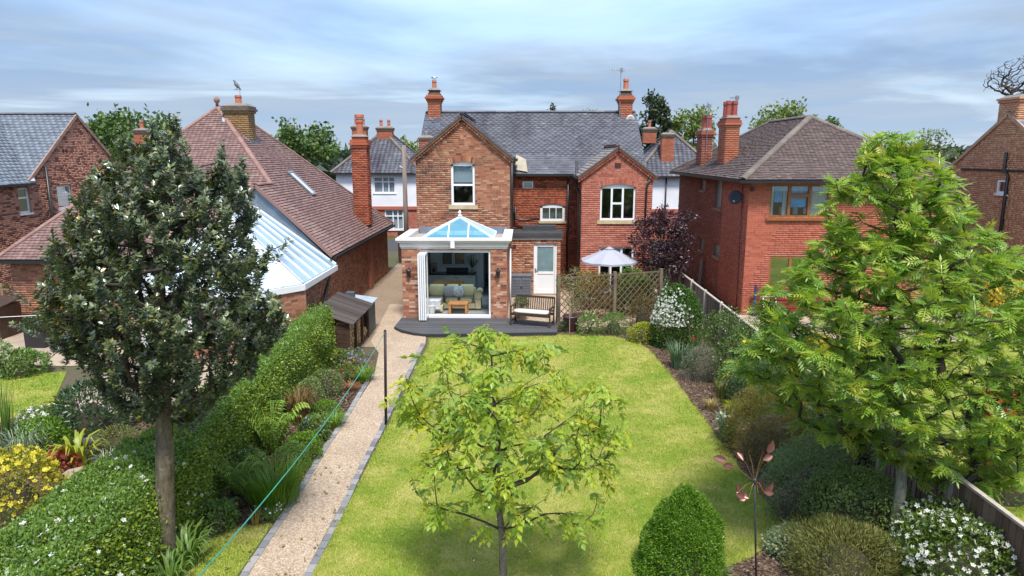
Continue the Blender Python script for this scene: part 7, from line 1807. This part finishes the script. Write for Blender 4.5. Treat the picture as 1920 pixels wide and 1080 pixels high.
far_tree('leafy_tree', 'green tree above the white house roof', [(518, 245), (535, 238), (565, 250), (590, 240), (622, 262), (630, 285), (600, 300), (560, 300), (535, 275)], 62, 3.0, .42, FT1, 2400)
far_tree('leafy_tree', 'pale green tree behind the telegraph pole', [(738, 275), (755, 265), (780, 272), (785, 300), (738, 300)], 66, 2.0, .4, FT2, 900)
far_tree('spruce_tree', 'tall dark spruce right of the Victorian house chimney', [(1222, 172), (1240, 185), (1250, 205), (1253, 250), (1235, 290), (1205, 290), (1195, 250), (1205, 200)], 58, 1.3, .34, FT3, 2600)
far_tree('willow_tree', 'pale green weeping tree behind the neighbouring chimneys', [(1262, 225), (1285, 205), (1315, 200), (1335, 215), (1335, 260), (1320, 320), (1270, 320), (1258, 265)], 60, 2.0, .34, FT2, 2400)
far_tree('leafy_tree', 'rounded green tree behind the brown hipped roof', [(1405, 245), (1425, 215), (1465, 198), (1500, 196), (1522, 215), (1530, 245), (1420, 262)], 55, 2.2, .32, FT2, 1500)
far_tree('leafy_tree', 'small dark tree just right of the hipped roof apex', [(1545, 235), (1558, 222), (1572, 235), (1580, 255), (1545, 260)], 58, 1.2, .3, FT1, 500)
far_tree('leafy_tree', 'sparse pale tree at the right horizon', [(1715, 262), (1750, 240), (1780, 262), (1795, 285), (1790, 300), (1720, 300)], 70, 2.5, .3, FT2, 500)
far_tree('spruce_tree', 'tip of a distant spruce above the slate ridge', [(1036, 192), (1042, 205), (1044, 240), (1028, 240), (1030, 205)], 62, .4, .25, FT3, 240)
far_tree('leafy_tree', 'treetop just showing over the slate ridge', [(1095, 212), (1110, 205), (1126, 212), (1128, 240), (1092, 240)], 60, 1.0, .25, FT2, 300)
far_tree('leafy_tree', 'dark tree between the far-left house and the bungalow', [(205, 270), (250, 250), (300, 262), (320, 320), (210, 330)], 47, 2.2, .34, FT1, 1500)
# bare tree: fan of twigs
bt = thing('bare_tree', 'leafless tree with fine twigs above the right edge', 'tree', (24.5, 34, 0), 'trees beyond the houses')
B_out = [(1842, 160), (1850, 135), (1880, 118), (1905, 105), (1960, 95), (1990, 120), (1990, 180), (1930, 178), (1900, 182), (1865, 172), (1845, 172)]
tips = crown_points(B_out, 620, 34, 1.3)
b = AY(1898, 190, 34); big, small, E_, Dn = grow([(b[0] + .3, 34, 0), (b[0] + .1, 34, 4), b, (b[0] - .1, 34, b[2] + .4)], .14, .05, tips, .007, b[2] - .5, step=.25, jit=.03)
big.build('trunk', BARK_B, bt); small.build('twigs', BARK_B, bt)
# distant wooded horizon
fw_ = []; 
for k in range(5200):
    a = rng.uniform(-.62, .62); r_ = rng.uniform(150, 320); fw_.append((r_ * math.sin(a), r_ * math.cos(a), rng.uniform(0, 5.5) * (r_ / 250)))
C = np.array(fw_); put_leaves('distant_wood', None, leafmat('distant_wood_leaf', [(0, (.06, .09, .05)), (1, (.035, .06, .04))], .8, .1), LEAF4, C, rdir(len(C), .3), rdir(len(C), .5), rng.uniform(3, 5.5, len(C)), rng.uniform(2.5, 4.5, len(C)))
dw = bpy.data.objects['distant_wood']; props(dw, 'low wooded horizon far behind the houses', 'trees', kind='stuff')

# ---- grass, litter
def scatter_in(poly, n, power=1.6):
    xs = [p[0] for p in poly]; ys_ = [p[1] for p in poly]; out = np.zeros((0, 2))
    while len(out) < n:
        x = rng.uniform(min(xs), max(xs), 3 * n); y = rng.uniform(max(6.5, min(ys_)), max(ys_), 3 * n); k = inside(list(poly), x, y) & (rng.random(3 * n) < (8.0 / np.hypot(x, y)) ** power)
        out = np.concatenate([out, np.stack([x[k], y[k]], 1)])
    return out[:n]
def lawn_blade():
    t = NT('grass_blade'); a = t.noise(0.75, 6, 0.66); d = t.noise(3.2, 5, 0.65)
    c = t.ramp(a, [(0.38, (0.17, 0.265, 0.024)), (0.48, (0.28, 0.325, 0.045)), (0.60, (0.42, 0.40, 0.10))]); c = t.mix(t.rng(d, .42, .68, 0, .55), c, (0.20, 0.285, 0.03))
    c = t.mix(t.rng(t.tint(), .82, 1, 0, .8), c, (.46, .40, .14))
    return t.end(t.pbr(c, .6, 0, .25))
BLD = lawn_blade()
def grass(poly, n, label, h=.034):
    p = scatter_in(poly, n); n = len(p); r_ = np.hypot(p[:, 0], p[:, 1]); a = rng.uniform(0, 2 * PI, n)
    C = np.stack([p[:, 0], p[:, 1], np.full(n, .004)], 1); D = np.stack([np.cos(a) * .8, np.sin(a) * .8, np.full(n, .75)], 1); Nn = np.stack([-np.cos(a), -np.sin(a), np.ones(n)], 1)
    o = put_leaves('grass', None, BLD, BLADE1, C, D, Nn, rng.uniform(.6, 1.3, n) * h * (.7 + r_ / 30), rng.uniform(.006, .010, n) * (.6 + r_ / 18))
    props(o, label, 'grass', kind='stuff')
grass(lawn_poly, 210000, 'mown yellow-green grass of the main lawn')
grass([(-6.2, 6), (PATH_L - .03, 6), (PATH_L - .03, 9.9), (-4.4, 9.8), (-4.9, 9.2), (-6.2, 9.3)], 16000, 'grass of the small strip beside the path', .05)
grass([(-15, 12.6), (-11.7, 13.2), (-10.95, 15.0), (-12.25, 17.4), (-15, 16.6)], 12000, 'grass of the bungalow lawn on the left')
# longer tufts where the lawn meets its edges
edge = lawn_poly[3:]; pts = []
for (a, b), (c, d) in zip(edge, edge[1:]):
    L = math.hypot(c - a, d - b)
    for k in range(int(L * 130)): t = rng.random(); pts.append((a + (c - a) * t + rng.normal(0, .02), b + (d - b) * t + rng.normal(0, .02), .004))
for k in range(2200): pts.append((PATH_R + .05 + rng.normal(0, .02) - .012 * 0, rng.uniform(7, 20.4), .004))
C = np.array(pts); D = rdir(len(C), 1.0); props(put_leaves('grass', None, BLD, BLADE1, C, D, rdir(len(C)), rng.uniform(.04, .09, len(C)), .009), 'longer grass tufts along the lawn edges', 'grass', kind='stuff')
CHIP = pieces('bark_chip', [(0, (.05, .03, .02)), (.6, (.13, .085, .055)), (1, (.27, .20, .15))], stain=.2)
def litter(name, polys, n, size, mat, label, z=.012):
    C = np.concatenate([scatter_in(p, n, 1.0) for p in polys]); C = np.concatenate([C, np.full((len(C), 1), z)], 1)
    o = put_leaves(name, None, mat, LEAF2, C, rdir(len(C), .0) * (1, 1, .3), V3(0, 0, 1) + rng.normal(0, .35, C.shape), rng.uniform(.5, 1.4, len(C)) * size); props(o, label, 'litter', kind='stuff')
litter('bark_mulch', [[(2.4, 8.0), (5.8, 8.0), (5.8, 20), (3.8, 20), (4.05, 10)], [(-5.2, 9.9), (-3.95, 9.9), (-4.1, 18), (-5.2, 18)]], 7000, .045, CHIP, 'bark chips on the border soil')
litter('fallen_leaves', [[(-4.9, 7), (PATH_R, 7), (PATH_R, 12), (-4.5, 12)]], 130, .05, SEN, 'pale fallen leaves on the path and grass strip', .03)
litter('daisies', [[(-2.8, 7), (3.5, 9), (3.6, 19), (-2.9, 19)]], 60, .03, FW, 'scattered white daisies and petals on the lawn', .035)
